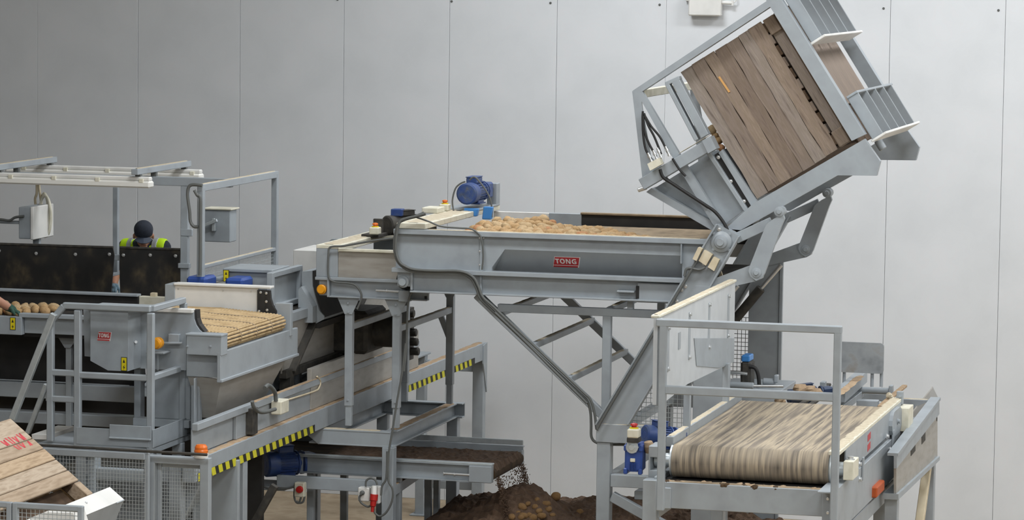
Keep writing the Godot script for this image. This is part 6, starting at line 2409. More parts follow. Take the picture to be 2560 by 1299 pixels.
	for k in 2:
		s = S()
		if k == 0: ext(s, [Vector2(6.931, 1.817), Vector2(6.681, 1.812), Vector2(6.667, 1.73), Vector2(6.915, 1.723)], "x", ox - 0.001, ox + 0.003)
		else: ext(s, [Vector2(6.311, 1.817), Vector2(6.098, 1.814), Vector2(6.085, 1.737), Vector2(6.296, 1.73)], "x", ox - 0.001, ox + 0.003)
		fin(s, "opening", M.dark_iron, o)
	s = S()
	ext(s, [Vector2(7.693, 1.539), Vector2(5.282, 1.493), Vector2(5.276, 1.459), Vector2(7.686, 1.494)], "x", ox - 0.1, ox + 0.02)
	fin(s, "lower_lip", M.paint, o)
	s = S()
	ext(s, [Vector2(3.223, 1.721), Vector2(3.311, 1.726), Vector2(3.319, 1.376), Vector2(3.229, 1.435)], "z", 6.6, 6.64)
	fin(s, "near_end_sheet", M.paint, o)
	s = S()
	plate(s, [Vector3(3.33, 2.045, 5.033), Vector3(3.22, 1.873, 5.589), Vector3(3.3, 1.802, 6.144), Vector3(3.38, 1.959, 5.064)], Vector3(-0.6, 0.8, 0), 0.01)
	fin(s, "sloping_sheet", M.stainless, o)
	s = S()
	bx(s, 3.103, ox, 1.796, 1.975, zb - 0.02, zb + 0.03)
	fin(s, "end_sheet", M.paint, o)
	dust(o, Vector3(3.103, 1.975, zb), Vector3(ox - 0.08, 1.975, zb), 0.05, 131)
	for z in [zb + 0.05, za - 0.3]:
		s = S()
		bx(s, ox - 0.1, ox, 0.0, y1 - 0.5, z - 0.05, z + 0.05)
		fin(s, "leg", M.paint, o)
	s = S()
	beam(s, Vector3(ox - 0.05, y1 - 0.52, zb + 0.12), Vector3(ox - 0.05, y1 - 1.2, zb + 0.75), 0.07, 0.07)
	fin(s, "brace", M.tan_lid, o)
	# round cornered plate on three legs
	var m := thing("mirror_plate", "grey round cornered plate standing on thin legs behind the wide belt", "plate", Vector3(2.95, 2.1, 6.0))
	s = S()
	var rp := []
	var c0 := Vector3(2.655, 2.25, 6)
	var c1 := Vector3(3.054, 2.5, 6)
	for e in [[c1.x, c0.y, -PI / 2], [c1.x, c1.y, 0], [c0.x, c1.y, PI / 2], [c0.x, c0.y, PI]]:
		for k in 6:
			var a = e[2] + PI / 2 * k / 5.0
			rp.append(Vector2(e[0] + (-0.03 if e[0] > c0.x else 0.03) + cos(a) * 0.03, e[1] + (-0.03 if e[1] > c0.y else 0.03) + sin(a) * 0.03))
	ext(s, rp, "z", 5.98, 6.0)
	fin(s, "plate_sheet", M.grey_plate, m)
	s = S()
	for q in [Vector3(2.728, 2.086, 5.96), Vector3(2.958, 2.136, 5.96), Vector3(3.034, 2.14, 5.96)]:
		s = S()
		cyl(s, q, Vector3(q.x, c0.y + 0.03, 5.96), 0.014, 8)
		fin(s, "leg", M.paint, m)

# ---------- people ----------
func field(p: Vector3, bones: Array, k: float) -> float:
	var d := 1e9
	for b in bones:
		var pa: Vector3 = p - b[0]
		var ba: Vector3 = b[1] - b[0]
		var l := ba.length_squared()
		var hh := clampf(pa.dot(ba) / l, 0.0, 1.0) if l > 0.0 else 0.0
		var di := (pa - ba * hh).length() - lerpf(b[2], b[3], hh)
		var m := clampf(0.5 + 0.5 * (d - di) / k, 0.0, 1.0)
		d = lerpf(d, di, m) - k * m * (1.0 - m)
	return d

# surface nets over smoothly joined tapered capsules; clip keeps the part where it is negative
func net(s: SurfaceTool, bones: Array, k: float, cell: float, grow := 0.0, clip = null):
	var lo := Vector3(1e9, 1e9, 1e9)
	var hi := -lo
	for b in bones:
		var r := Vector3.ONE * (maxf(b[2], b[3]) + grow + cell * 2)
		lo = lo.min(b[0] - r).min(b[1] - r)
		hi = hi.max(b[0] + r).max(b[1] + r)
	var nx := int((hi.x - lo.x) / cell) + 2
	var ny := int((hi.y - lo.y) / cell) + 2
	var nz := int((hi.z - lo.z) / cell) + 2
	var f := func(p: Vector3) -> float:
		var d := field(p, bones, k) - grow
		return maxf(d, clip.call(p)) if clip != null else d
	var v := PackedFloat32Array()
	v.resize(nx * ny * nz)
	for z in nz:
		for y in ny:
			for x in nx:
				v[(z * ny + y) * nx + x] = f.call(lo + Vector3(x, y, z) * cell)
	var at := {}
	var place := {}
	var nrm := {}
	for z in nz - 1:
		for y in ny - 1:
			for x in nx - 1:
				var base := (z * ny + y) * nx + x
				var c = Vector3.ZERO
				var cnt := 0
				for e in [[0, 1, 0, 0, 0, 0], [0, nx, 0, 0, 0, 1], [0, nx * ny, 0, 0, 0, 2], [1, nx, 1, 0, 0, 1], [1, nx * ny, 1, 0, 0, 2], [nx, 1, 0, 1, 0, 0], [nx, nx * ny, 0, 1, 0, 2], [nx * ny, 1, 0, 0, 1, 0], [nx * ny, nx, 0, 0, 1, 1], [1 + nx, nx * ny, 1, 1, 0, 2], [1 + nx * ny, nx, 1, 0, 1, 1], [nx + nx * ny, 1, 0, 1, 1, 0]]:
					var a := v[base + e[0]]
					var b := v[base + e[0] + e[1]]
					if (a < 0) != (b < 0):
						var t := a / (a - b)
						var q := Vector3(e[2], e[3], e[4])
						q[e[5]] += t
						c += q
						cnt += 1
				if cnt:
					var p: Vector3 = lo + (Vector3(x, y, z) + c / cnt) * cell
					place[base] = p
					var ep := cell * 0.5
					var d0: float = f.call(p)
					nrm[base] = (Vector3(f.call(p + Vector3(ep, 0, 0)), f.call(p + Vector3(0, ep, 0)), f.call(p + Vector3(0, 0, ep))) - Vector3.ONE * d0).normalized()
	for z in range(1, nz - 1):
		for y in range(1, ny - 1):
			for x in range(1, nx - 1):
				var base := (z * ny + y) * nx + x
				for e in [[1, nx, nx * ny], [nx, nx * ny, 1], [nx * ny, 1, nx]]:
					if (v[base] < 0) != (v[base + e[0]] < 0):
						var q := [base, base - e[1], base - e[1] - e[2], base - e[2]]
						if place.has(q[0]) and place.has(q[1]) and place.has(q[2]) and place.has(q[3]):
							quad_n(s, [place[q[0]], place[q[1]], place[q[2]], place[q[3]]], [nrm[q[0]], nrm[q[1]], nrm[q[2]], nrm[q[3]]])

# palm, four bent fingers and a thumb; fwd points along the fingers, down out of the palm, th to the thumb side
func hand_bones(w: Vector3, fwd: Vector3, down: Vector3, th: Vector3, curl := 0.6) -> Array:
	var out := [[w, w + fwd * 0.035, 0.024, 0.027]]
	for i in 4:
		var o = th * (0.03 - 0.02 * i)
		var k0 = w + fwd * (0.085 - 0.004 * absf(i - 1.4)) + o
		out.append([w + fwd * 0.02 + o * 0.6, k0, 0.016, 0.0125])
		var l: float = [0.042, 0.047, 0.044, 0.034][i]
		var c := curl * (0.85 + 0.12 * i)
		var d1 = (fwd * cos(c) + down * sin(c)).normalized()
		var d2 = (fwd * cos(c * 1.9) + down * sin(c * 1.9)).normalized()
		var k1 = k0 + d1 * l
		out.append([k0, k1, 0.0105, 0.0095])
		out.append([k1, k1 + d2 * l * 0.85, 0.0095, 0.008])
	var t0 = w + fwd * 0.022 + th * 0.03
	var t1 = t0 + (fwd * 0.7 + th * 0.55 + down * 0.3).normalized() * 0.042
	out.append([w + fwd * 0.01 + th * 0.012, t0, 0.017, 0.015])
	out.append([t0, t1, 0.0135, 0.0115])
	out.append([t1, t1 + (fwd * 0.85 + down * 0.4).normalized() * 0.032, 0.0115, 0.009])
	return out

func people():
	var t := thing("person", "person in navy cap and hi-vis vest bending over the table behind the black curtains", "person", Vector3(-4.0, 1.6, 4.3))
	var hc := Vector3(-3.976, 3.037, 4.42)
	var nk := Vector3(-4.021, 2.901, 4.3)
	var sl := Vector3(-4.197, 2.894, 4.28)
	var sr := Vector3(-3.846, 2.906, 4.28)
	var ch := nk + Vector3(0, -0.2, -0.05)
	var pv := nk + Vector3(0, -0.52, -0.2)
	var el := Vector3(-4.192, 2.729, 4.5)
	var wl := Vector3(-4.109, 2.612, 4.8)
	var er := sr + Vector3(0.08, -0.24, 0.16)
	var wr := er + Vector3(-0.07, -0.12, 0.24)
	var torso := [
		[nk + Vector3(0, 0.05, 0.03), nk, 0.055, 0.075], [sl, sr, 0.075, 0.075], [nk + Vector3(0, -0.08, -0.02), ch, 0.13, 0.15],
		[ch + Vector3(-0.09, 0.05, 0), ch + Vector3(-0.07, -0.2, -0.1), 0.1, 0.11], [ch + Vector3(0.09, 0.05, 0), ch + Vector3(0.07, -0.2, -0.1), 0.1, 0.11], [ch, pv, 0.13, 0.14],
	]
	var legs := [
		[pv + Vector3(-0.09, -0.02, 0), pv + Vector3(-0.11, -0.42, 0.04), 0.1, 0.07], [pv + Vector3(-0.11, -0.42, 0.04), Vector3(pv.x - 0.11, 1.68, pv.z - 0.02), 0.065, 0.045],
		[pv + Vector3(0.09, -0.02, 0), pv + Vector3(0.11, -0.42, 0.04), 0.1, 0.07], [pv + Vector3(0.11, -0.42, 0.04), Vector3(pv.x + 0.11, 1.68, pv.z - 0.02), 0.065, 0.045],
		[Vector3(pv.x - 0.11, 1.65, pv.z - 0.04), Vector3(pv.x - 0.12, 1.635, pv.z + 0.16), 0.045, 0.035], [Vector3(pv.x + 0.11, 1.65, pv.z - 0.04), Vector3(pv.x + 0.12, 1.635, pv.z + 0.16), 0.045, 0.035],
	]
	var arms := [[sl, el, 0.062, 0.048], [el, el.lerp(wl, 0.25), 0.05, 0.047], [sr, er, 0.062, 0.048], [er, er.lerp(wr, 0.25), 0.05, 0.047]]
	var s := S()
	net(s, torso + arms + legs, 0.05, 0.02)
	fin(s, "body", M.navy, t)
	s = S()
	net(s, [[el.lerp(wl, 0.1), wl, 0.041, 0.029], [er.lerp(wr, 0.1), wr, 0.041, 0.029]], 0.01, 0.012)
	fin(s, "forearm", M.skin, t)
	s = S()
	net(s, hand_bones(wl, Vector3(0.05, -0.72, 0.69).normalized(), Vector3(0, -0.6, -0.7).normalized(), Vector3(1, 0, 0), 0.5), 0.008, 0.006)
	fin(s, "glove", M.blue_glove, t)
	s = S()
	net(s, hand_bones(wr, Vector3(-0.2, -0.6, 0.77).normalized(), Vector3(0, -0.7, -0.6).normalized(), Vector3(-1, 0, 0), 0.5), 0.008, 0.006)
	fin(s, "glove", M.blue_glove, t)
	# head bowed towards the table
	var fw := Vector3(0.34, -0.36, 0.87).normalized()
	var rt := Vector3(0.93, 0, -0.36).normalized()
	var up := rt.cross(fw).normalized()
	if up.y < 0: up = -up
	var head := [
		[hc + up * 0.02 - fw * 0.02, hc + up * 0.02 + fw * 0.015, 0.082, 0.08], [hc - up * 0.03 + fw * 0.03, hc - up * 0.085 + fw * 0.055, 0.06, 0.036],
		[hc - fw * 0.03 - up * 0.04, nk + Vector3(0, 0.0, 0.0), 0.058, 0.06], [hc + fw * 0.09 - up * 0.008, hc + fw * 0.105 - up * 0.035, 0.009, 0.014],
		[hc + rt * 0.082 - up * 0.01, hc + rt * 0.086 - up * 0.035, 0.016, 0.012], [hc - rt * 0.082 - up * 0.01, hc - rt * 0.086 - up * 0.035, 0.016, 0.012],
		[hc + fw * 0.083 - up * 0.062 - rt * 0.018, hc + fw * 0.083 - up * 0.062 + rt * 0.018, 0.008, 0.008],
	]
	s = S()
	net(s, head, 0.018, 0.008)
	var hd := fin(s, "head", M.skin, t)
	s = S()
	for e in [-1, 1]:
		lump(s, hc + fw * 0.087 + rt * 0.032 * e + up * 0.004, 0.011, 2, 0.6)
		obx(s, hc + fw * 0.086 + rt * 0.032 * e + up * 0.022, rt * 0.016, up * 0.003, fw * 0.005, 0.001)
	fin(s, "eye", M.hair, hd)
	s = S()
	net(s, [[hc - fw * 0.025 - up * 0.01, hc - fw * 0.035 - up * 0.05, 0.084, 0.06]], 0.01, 0.012)
	fin(s, "hair", M.hair, hd)
	s = S()
	net(s, [[hc + up * 0.035 - fw * 0.025, hc + up * 0.035 + fw * 0.02, 0.088, 0.085]], 0.01, 0.01, 0.0, func(p): return -(p - hc - up * 0.005).dot(up))
	var cap := fin(s, "cap", M.navy, t)
	s = S()
	var vis := []
	for k in 9:
		var a = lerpf(-1.15, 1.15, k / 8.0)
		vis.append(hc + up * (0.022 - 0.012 * absf(sin(a)) - 0.03 * cos(a)) + fw * (0.05 + 0.12 * cos(a)) + rt * 0.088 * sin(a))
	var mid := hc + up * 0.035 + fw * 0.05
	for k in 8:
		var tr := [mid, vis[k], vis[k + 1]]
		plate(s, tr, norm_of(tr, up), 0.006)
	fin(s, "visor", M.cap_peak, cap)
	# hi-vis vest over the torso, with reflective bands
	var vest_clip := func(p: Vector3) -> float:
		var side: float = absf(p.x - nk.x)
		var vneck: float = 0.075 + (p.y - nk.y) * 0.3 - side if p.z > nk.z - 0.04 else 0.085 - side
		var top: float = (p.y - (nk.y - 0.02)) if vneck > 0 else (p.y - nk.y - 0.2)
		return maxf(maxf(top, side - 0.215), pv.y - 0.02 - p.y)
	s = S()
	net(s, torso, 0.05, 0.014, 0.014, vest_clip)
	var vest := fin(s, "vest", M.hi_vis, t)
	s = S()
	net(s, torso, 0.05, 0.012, 0.019, func(p): return maxf(vest_clip.call(p), absf(absf(p.x - nk.x) - 0.125) - 0.025))
	fin(s, "reflective_band", M.reflective, vest)
	# second worker, of whom only the gloved hand and forearm reach into the view
	var t2 := thing("person", "person at the left edge reaching a green gloved hand over the potatoes", "person", Vector3(-5.4, 1.6, 7.9))
	var w2 := Vector3(-4.109, 2.624, 7.16)
	var e2 := Vector3(-4.307, 2.781, 7.34)
	var s2 := Vector3(e2.x - 0.22, e2.y + 0.26, 7.75)
	var n2 := s2 + Vector3(-0.2, 0.06, 0.06)
	var p2 := n2 + Vector3(0, -0.56, 0.1)
	var so := n2 + Vector3(-0.2, -0.06, 0.0)
	var eo := so + Vector3(-0.06, -0.26, -0.1)
	var wo := eo + Vector3(0.06, -0.08, -0.24)
	s = S()
	net(s, [
		[n2 + Vector3(0, 0.07, -0.02), n2, 0.055, 0.075], [s2, so, 0.075, 0.075], [n2 + Vector3(0, -0.1, 0), n2 + Vector3(0, -0.25, 0.03), 0.13, 0.15], [n2 + Vector3(0, -0.25, 0.03), p2, 0.14, 0.15],
		[s2, e2, 0.062, 0.05], [so, eo, 0.062, 0.05], [eo, wo, 0.05, 0.032],
		[p2 + Vector3(-0.09, -0.02, 0), p2 + Vector3(-0.11, -0.45, 0), 0.1, 0.07], [p2 + Vector3(-0.11, -0.45, 0), p2 + Vector3(-0.11, -0.88, 0.03), 0.065, 0.045],
		[p2 + Vector3(0.09, -0.02, 0), p2 + Vector3(0.11, -0.45, 0), 0.1, 0.07], [p2 + Vector3(0.11, -0.45, 0), p2 + Vector3(0.11, -0.88, 0.03), 0.065, 0.045],
		[p2 + Vector3(-0.11, -0.92, 0.04), p2 + Vector3(-0.11, -0.93, -0.15), 0.045, 0.035], [p2 + Vector3(0.11, -0.92, 0.04), p2 + Vector3(0.11, -0.93, -0.15), 0.045, 0.035],
	], 0.05, 0.024)
	fin(s, "body", M.navy, t2)
	s = S()
	var h2 := n2 + Vector3(0, 0.2, -0.06)
	net(s, [[h2, h2 + Vector3(0, 0.01, -0.03), 0.085, 0.08], [h2 + Vector3(0, -0.06, -0.05), h2 + Vector3(0, -0.1, -0.07), 0.055, 0.036], [h2 + Vector3(0, -0.06, 0.02), n2, 0.056, 0.06], [h2 + Vector3(0, -0.02, -0.11), h2 + Vector3(0, -0.05, -0.12), 0.01, 0.014]], 0.02, 0.014)
	fin(s, "head", M.skin, t2)
	s = S()
	net(s, [[h2 + Vector3(0, 0.02, 0.02), h2 + Vector3(0, 0.02, 0.0), 0.092, 0.09]], 0.01, 0.014, 0.0, func(p): return maxf(h2.z - 0.06 - p.z, h2.y - 0.06 - p.y))
	fin(s, "hair", M.hair, t2)
	s = S()
	net(s, [[e2, e2.lerp(w2, 0.4), 0.047, 0.046], [e2.lerp(w2, 0.4), w2, 0.046, 0.031]], 0.01, 0.01)
	fin(s, "forearm", M.skin, t2)
	s = S()
	var f2 := Vector3(0.86, -0.36, 0.1).normalized()
	var hb := hand_bones(w2, f2, Vector3(-0.3, -0.9, 0.0).normalized(), Vector3(0.1, 0.2, 0.97).normalized(), 0.42)
	hb.append([w2 - f2 * 0.03, w2 + f2 * 0.02, 0.037, 0.032])
	net(s, hb, 0.008, 0.005)
	fin(s, "glove", M.green_glove, t2, "dark green work glove")
	s = S()
	bx(s, -7.0, -4.62, 1.55, 1.6, 7.4, 8.5)
	for q in [[-6.9, 7.5], [-4.7, 7.5], [-6.9, 8.4], [-4.7, 8.4]]:
		bx(s, q[0] - 0.04, q[0] + 0.04, 0, 1.56, q[1] - 0.04, q[1] + 0.04)
	tag(fin(s, "step_platform", M.paint), "grey step platform under the worker at the left edge", "platform")

# ---------- cables and hoses ----------
func cable(called: String, label: String, runs: Array, r: float, m):
	var s := S()
	for q in runs:
		tube(s, smooth(q, 6), r, 8)
	tag(fin(s, called, m), label, "cable")

func cables():
	var zf := 6.5 + 0.05
	cable("cable_bundle", "thick grey cable bundle curving round the hopper's left end and down its brace", [
		[Vector3(-0.688, 3.488, 6.58), Vector3(-0.781, 3.449, 6.58), Vector3(-0.859, 3.423, 6.58), Vector3(-0.907, 3.388, 6.58), Vector3(-0.937, 3.288, 6.58), Vector3(-0.939, 3.169, 6.58), Vector3(-0.911, 3.08, 6.58), Vector3(-0.855, 3.029, 6.58), Vector3(-0.779, 3.002, 6.58), Vector3(-0.587, 3.002, 6.58), Vector3(-0.382, 3.003, 6.58), Vector3(-0.286, 2.963, 6.58), Vector3(-0.237, 2.889, 6.58), Vector3(-0.198, 2.798, 6.58), Vector3(-0.099, 2.706, 6.58), Vector3(0.135, 2.501, 6.58), Vector3(0.409, 2.262, 6.58), Vector3(0.654, 2.052, 6.58), Vector3(0.716, 1.995, 6.58), Vector3(0.744, 1.908, 6.58), Vector3(0.752, 1.803, 6.58), Vector3(0.757, 1.698, 6.58), Vector3(0.801, 1.654, 6.58), Vector3(0.889, 1.645, 6.58), Vector3(1.039, 1.649, 6.58)],
		[Vector3(-0.669, 3.483, 6.6), Vector3(-0.758, 3.457, 6.6), Vector3(-0.84, 3.435, 6.6), Vector3(-0.891, 3.404, 6.6), Vector3(-0.917, 3.29, 6.6), Vector3(-0.92, 3.171, 6.6), Vector3(-0.891, 3.082, 6.6), Vector3(-0.836, 3.041, 6.6), Vector3(-0.753, 3.018, 6.6), Vector3(-0.581, 3.014, 6.6), Vector3(-0.369, 3.018, 6.6), Vector3(-0.26, 2.976, 6.6), Vector3(-0.211, 2.899, 6.6), Vector3(-0.173, 2.814, 6.6), Vector3(-0.073, 2.729, 6.6), Vector3(0.16, 2.524, 6.6), Vector3(0.434, 2.285, 6.6), Vector3(0.679, 2.072, 6.6), Vector3(0.747, 2.009, 6.6), Vector3(0.782, 1.906, 6.6), Vector3(0.797, 1.808, 6.6), Vector3(0.804, 1.765, 6.6)],
		[Vector3(-0.066, 2.69, 6.6), Vector3(0.174, 2.478, 6.6), Vector3(0.431, 2.239, 6.6), Vector3(0.646, 2.044, 6.6), Vector3(0.721, 1.975, 6.6)],
	], 0.0115, M.cable)
	cable("sensor_cable", "thin grey cable looping from the head bar down the hopper side", [
		[Vector3(-0.762, 3.448, 6.56), Vector3(-0.649, 3.415, 6.56), Vector3(-0.545, 3.379, 6.56), Vector3(-0.391, 3.371, 6.56), Vector3(-0.296, 3.367, 6.56), Vector3(-0.234, 3.336, 6.56), Vector3(-0.2, 3.285, 6.56), Vector3(-0.184, 3.153, 6.56), Vector3(-0.193, 3.034, 6.56)],
		[Vector3(-0.848, 3.383, 5.1), Vector3(-0.864, 3.48, 5.1), Vector3(-0.84, 3.585, 5.1), Vector3(-0.797, 3.632, 5.1), Vector3(-0.75, 3.654, 5.1)],
		[Vector3(-0.739, 3.662, 5), Vector3(-0.707, 3.687, 5), Vector3(-0.67, 3.671, 5), Vector3(-0.586, 3.569, 5), Vector3(-0.542, 3.466, 5), Vector3(-0.533, 3.344, 5)],
		[Vector3(-0.945, 3.384, 5.1), Vector3(-0.873, 3.379, 5.1), Vector3(-0.801, 3.402, 5.1), Vector3(-0.758, 3.414, 5.1)],
	], 0.0075, M.cable)
	cable("leg_cable", "grey cable hanging down beside the steel stand to the red plug", [
		[Vector3(-0.589, 2.814, 6.3), Vector3(-0.701, 2.84, 6.3), Vector3(-0.805, 2.836, 6.3), Vector3(-0.867, 2.797, 6.3), Vector3(-0.897, 2.722, 6.3), Vector3(-0.906, 2.57, 6.3), Vector3(-0.911, 2.334, 6.3), Vector3(-0.93, 2.132, 6.3)],
		[Vector3(-0.918, 2.368, 6.3), Vector3(-0.944, 2.131, 6.3), Vector3(-0.99, 1.859, 6.3), Vector3(-1.026, 1.62, 6.3), Vector3(-1.053, 1.45, 6.3), Vector3(-1.061, 1.28, 6.3), Vector3(-1.054, 1.195, 6.3), Vector3(-1.018, 1.129, 6.3), Vector3(-1.024, 1.027, 6.3), Vector3(-1.072, 0.933, 6.3), Vector3(-1.128, 0.896, 6.3), Vector3(-1.171, 0.921, 6.3), Vector3(-1.181, 0.961, 6.3)],
		[Vector3(-1.07, 1.449, 6.3), Vector3(-1.075, 1.228, 6.3), Vector3(-1.109, 1.158, 6.3), Vector3(-1.119, 1.073, 6.3)],
		[Vector3(-1.291, 1.081, 6.28), Vector3(-1.315, 1.043, 6.28), Vector3(-1.301, 0.999, 6.28), Vector3(-1.241, 0.968, 6.28), Vector3(-1.206, 0.99, 6.28)],
		[Vector3(-1.26, 1.137, 6.28), Vector3(-1.257, 1.185, 6.28), Vector3(-1.222, 1.211, 6.28), Vector3(-1.179, 1.199, 6.28), Vector3(-1.158, 1.156, 6.28)],
	], 0.009, M.cable)
	cable("switch_cable", "thin dark cables looping under the red isolator switch", [
		[Vector3(-1.897, 1.127, 6.25), Vector3(-1.904, 1.024, 6.25), Vector3(-1.889, 0.97, 6.25), Vector3(-1.86, 0.964, 6.25), Vector3(-1.843, 1.013, 6.25)],
		[Vector3(-1.811, 1.018, 6.25), Vector3(-1.825, 0.973, 6.25), Vector3(-1.86, 0.961, 6.25), Vector3(-1.882, 0.977, 6.25)],
		[Vector3(-2.237, 1.126, 6.25), Vector3(-2.165, 1.079, 6.25), Vector3(-2.076, 1.066, 6.25), Vector3(-1.951, 1.083, 6.25), Vector3(-1.89, 1.107, 6.25)],
	], 0.009, M.cable)
	cable("side_cable", "thin grey cable running along the transfer conveyor and down its side panel", [
		[Vector3(-1.05, 3.239, 6.25), Vector3(-1.207, 3.217, 6.25), Vector3(-1.347, 3.189, 6.25), Vector3(-1.488, 3.16, 6.25), Vector3(-1.6, 3.146, 6.25), Vector3(-1.617, 3.078, 6.25), Vector3(-1.616, 2.909, 6.25), Vector3(-1.57, 2.857, 6.25), Vector3(-1.45, 2.848, 6.25), Vector3(-1.379, 2.834, 6.25), Vector3(-1.33, 2.775, 6.25), Vector3(-1.326, 2.717, 6.25), Vector3(-1.36, 2.632, 6.25)],
	], 0.009, M.cable)
	cable("hydraulic_hose", "black hydraulic hose bending from the tipper cradle down the inclined column", [
		[Vector3(1.309, 3.908, 6.66), Vector3(1.336, 3.844, 6.66), Vector3(1.419, 3.792, 6.66), Vector3(1.569, 3.7, 6.66), Vector3(1.684, 3.632, 6.66), Vector3(1.767, 3.577, 6.66), Vector3(1.841, 3.489, 6.66), Vector3(1.888, 3.388, 6.66), Vector3(1.896, 3.298, 6.66), Vector3(1.856, 3.2, 6.66), Vector3(1.793, 3.069, 6.66), Vector3(1.752, 2.977, 6.66)],
	], 0.0135, M.black)
	cable("valve_hose", "four thin dark hoses inside the tipper's triangular end frame", [
		[Vector3(1.228, 3.985, 6.63), Vector3(1.181, 4.064, 6.63), Vector3(1.159, 4.177, 6.63), Vector3(1.151, 4.305, 6.63), Vector3(1.153, 4.37, 6.63)],
		[Vector3(1.271, 4.005, 6.63), Vector3(1.21, 4.107, 6.63), Vector3(1.169, 4.209, 6.63), Vector3(1.157, 4.322, 6.63)],
		[Vector3(1.31, 4.026, 6.63), Vector3(1.252, 4.163, 6.63), Vector3(1.198, 4.258, 6.63), Vector3(1.163, 4.354, 6.63)],
		[Vector3(1.366, 4.037, 6.63), Vector3(1.298, 4.164, 6.63), Vector3(1.224, 4.249, 6.63), Vector3(1.167, 4.338, 6.63)],
		[Vector3(1.413, 3.999, 6.68), Vector3(1.471, 3.914, 6.68), Vector3(1.524, 3.86, 6.68)],
	], 0.0095, M.black)
	cable("column_pipe", "dark pipe running up the left edge of the tipper's inclined column", [
		[Vector3(0.85, 1.787, 6.75), Vector3(0.862, 1.83, 6.75), Vector3(1.053, 2.166, 6.75), Vector3(1.246, 2.499, 6.75), Vector3(1.439, 2.831, 6.75), Vector3(1.629, 3.167, 6.75), Vector3(1.677, 3.246, 6.75)],
		[Vector3(1.543, 3.061, 6.75), Vector3(1.558, 3.116, 6.75), Vector3(1.597, 3.127, 6.75), Vector3(1.663, 3.117, 6.75), Vector3(1.712, 3.138, 6.75)],
	], 0.011, M.cable)
	cable("lamp_cable", "dark cable drooping between the two posts of the lamp frame", [
		[Vector3(-2.605, 3.659, 6.63), Vector3(-2.686, 3.664, 6.63), Vector3(-2.725, 3.642, 6.63), Vector3(-2.736, 3.575, 6.63), Vector3(-2.717, 3.441, 6.63), Vector3(-2.71, 3.358, 6.63), Vector3(-2.681, 3.315, 6.63), Vector3(-2.639, 3.313, 6.63)],
		[Vector3(-2.672, 3.618, 6.64), Vector3(-2.647, 3.578, 6.64), Vector3(-2.618, 3.546, 6.64), Vector3(-2.617, 3.344, 6.64), Vector3(-2.616, 3.076, 6.64), Vector3(-2.619, 2.907, 6.64)],
	], 0.014, M.cable)
	cable("lid_hose", "thin hose along the tipper lid from the valve block", [
		[Vector3(1.306, 3.904, 6.6), Vector3(1.363, 3.825, 6.6), Vector3(1.473, 3.751, 6.6), Vector3(1.59, 3.671, 6.6), Vector3(1.696, 3.603, 6.6)],
	], 0.008, M.cable)

# ---------- potatoes ----------
var spuds := []

func potato_mesh(seed_: int) -> ArrayMesh:
	var ns := FastNoiseLite.new()
	ns.seed = seed_
	ns.frequency = 0.7
	var s := S()
	var nu := 14
	var nv := 9
	var rx := 0.056 + 0.008 * sin(seed_ * 1.3)
	var ry := 0.042 + 0.005 * sin(seed_ * 2.1)
	var rz := 0.044 + 0.004 * sin(seed_ * 3.7)
	var pt = func(i, k):
		var a = TAU * (i % nu) / nu
		var b = PI * k / nv
		var d = Vector3(cos(b), sin(b) * cos(a), sin(b) * sin(a))
		return Vector3(d.x * rx, d.y * ry, d.z * rz) * (1.0 + 0.22 * ns.get_noise_3dv(d * 1.6) + 0.06 * ns.get_noise_3dv(d * 5.0))
	var nr = func(i, k):
		var p: Vector3 = pt.call(i, k)
		return Vector3(p.x / rx / rx, p.y / ry / ry, p.z / rz / rz).normalized()
	for i in nu:
		for k in nv:
			quad_n(s, [pt.call(i, k), pt.call(i + 1, k), pt.call(i + 1, k + 1), pt.call(i, k + 1)], [nr.call(i, k), nr.call(i + 1, k), nr.call(i + 1, k + 1), nr.call(i, k + 1)])
	return s.commit()

func potato(p: Vector3, label: String, group: String, m = null, sc := 1.0):
	var o := MeshInstance3D.new()
	o.mesh = spuds[rng.randi() % spuds.size()]
	var k := rng.randi() % 16
	o.material_override = m if m != null else (M.potato_red if k == 0 else M["potato_%d" % (k % 3)])
	o.name = numbered("potato")
	o.transform = Transform3D(Basis.from_euler(Vector3(rng.randf() * TAU, rng.randf() * TAU, rng.randf_range(-0.5, 0.5))).scaled(Vector3.ONE * sc * rng.randf_range(0.85, 1.12)), p)
	add_child(o, true)
	tag(o, label, "potato", group)

func curve(x: float, pts: Array) -> float:
	if x <= pts[0].x: return pts[0].y
	for i in pts.size() - 1:
		if x <= pts[i + 1].x:
			return lerpf(pts[i].y, pts[i + 1].y, (x - pts[i].x) / (pts[i + 1].x - pts[i].x))
	return pts[-1].y

func hopper_pile(x: float, z: float) -> float:
	var ridge := curve(x, [Vector2(-0.785, 3.232), Vector2(-0.606, 3.266), Vector2(-0.482, 3.332), Vector2(-0.357, 3.35), Vector2(-0.214, 3.362), Vector2(-0.001, 3.362), Vector2(0.123, 3.324), Vector2(0.283, 3.295), Vector2(0.459, 3.28), Vector2(0.565, 3.27), Vector2(0.705, 3.247), Vector2(0.846, 3.224), Vector2(1.021, 3.196)])
	var front := curve(x, [Vector2(-0.435, 3.271), Vector2(-0.264, 3.303), Vector2(-0.128, 3.334), Vector2(0.077, 3.341), Vector2(0.416, 3.326), Vector2(0.754, 3.324), Vector2(0.955, 3.321), Vector2(1.156, 3.314), Vector2(1.289, 3.283)])
	var t := clampf((z - 5.15) / (6.5 - 0.1 - 5.15), -0.6, 1.0)
	return lerpf(ridge, front, t) if t > 0 else ridge - 0.12 * t * t * 3.0

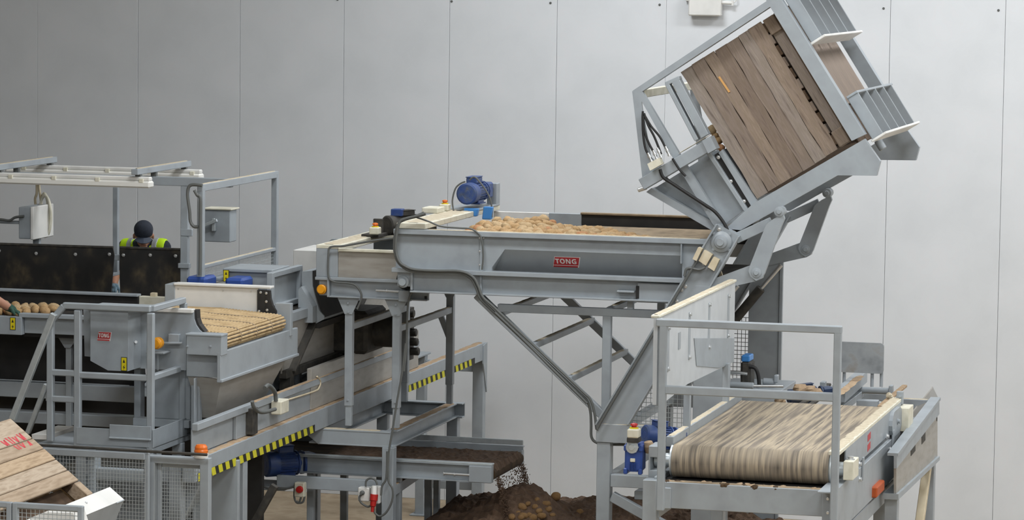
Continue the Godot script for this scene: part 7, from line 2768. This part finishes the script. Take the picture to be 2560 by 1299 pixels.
func potatoes():
	for k in 8: spuds.append(potato_mesh(k * 7 + 1))
	var lab := "potato in the pile inside the long raised hopper"
	var grp := "potatoes in the raised hopper"
	var xa := -0.536
	var xb := 1.179
	var z := 6.5 - 0.09
	var row := 0
	var n := 0
	while z > 5.05 and n < 225:
		var x := xa + (0.05 if row % 2 else 0.0)
		while x < xb and n < 225:
			var p = Vector3(x + rng.randf_range(-0.02, 0.02), 0, z + rng.randf_range(-0.02, 0.02))
			p.y = hopper_pile(p.x, p.z) - 0.028 + rng.randf_range(-0.012, 0.024)
			if p.y > 3.0:
				potato(p, lab, grp)
				n += 1
			x += 0.1
		z -= 0.1
		row += 1
	# the deeper layers of the pile, out of reach of the eye
	var mm := MultiMesh.new()
	mm.transform_format = MultiMesh.TRANSFORM_3D
	var mesh: ArrayMesh = potato_mesh(3)
	mesh.surface_set_material(0, M.potato_1)
	mm.mesh = mesh
	var list := []
	for k in 900:
		var x := rng.randf_range(xa - 0.1, xb + 0.1)
		var zz := rng.randf_range(4.2 + 0.45, 6.5 - 0.12)
		var y := hopper_pile(x, zz) - rng.randf_range(0.09, 0.2)
		if y > 3.0: list.append(Vector3(x, y, zz))
	mm.instance_count = list.size()
	for k in list.size():
		mm.set_instance_transform(k, Transform3D(Basis.from_euler(Vector3(rng.randf() * 6, rng.randf() * 6, 0)), list[k]))
	var o := MultiMeshInstance3D.new()
	o.name = numbered("potato_bed")
	o.multimesh = mm
	add_child(o, true)
	stuff(tag(o, "deeper potatoes under the top of the pile in the raised hopper", "potatoes"))
	# potatoes on the picking belt
	var yb := 2.499
	for k in 6:
		for i in 6:
			var p := Vector3(-4.493 + i * 0.088 + (0.05 if k % 2 else 0.0) + rng.randf_range(-0.015, 0.015), yb + 0.042 + rng.randf_range(0, 0.02), 6.36 + k * 0.095)
			if i == 5 and k > 2: continue
			potato(p, "potato on the picking belt at the left edge near the green glove", "potatoes on the picking belt", null, 0.84)
	# potatoes at the crate's mouth
	for p in [Vector3(1.657, 4.219, 6.3), Vector3(1.684, 4.171, 6.3), Vector3(1.708, 4.13, 6.3)]:
		potato(p, "potato showing at the mouth of the tipped wooden crate", "potatoes at the crate mouth", null, 0.85)
	potato(Vector3(1.741, 4.075, 6.36), "reddish potato lowest at the mouth of the tipped wooden crate", "", M.potato_red, 1.0)
	# potatoes that went out with the soil
	var first := true
	for p in [Vector3(0.171, 0.951, 5.39), Vector3(-0.01, 0.957, 5.65), Vector3(-0.046, 0.936, 5.7), Vector3(0.056, 0.935, 5.66), Vector3(0.131, 0.874, 5.73), Vector3(0.163, 0.912, 5.61), Vector3(0.05, 0.983, 5.57), Vector3(0.036, 0.882, 5.77), Vector3(0.073, 0.863, 5.79), Vector3(-0.008, 0.876, 5.79), Vector3(-0.025, 0.866, 5.82), Vector3(0.126, 0.949, 5.55), Vector3(0.099, 0.907, 5.69), Vector3(-0.063, 0.898, 5.77), Vector3(0.209, 0.873, 5.65), Vector3(-0.103, 0.867, 5.83), Vector3(0.377, 0.86, 5.36)]:
		var q = p + Vector3(0, 0.045 if first else 0.004, 0)
		potato(q, "large soiled potato perched at the right of the soil heap" if first else "potato half buried in the brown soil heap", "" if first else "potatoes in the soil heap", M.potato_soiled, 0.95 if first else rng.randf_range(0.45, 0.75))
		first = false
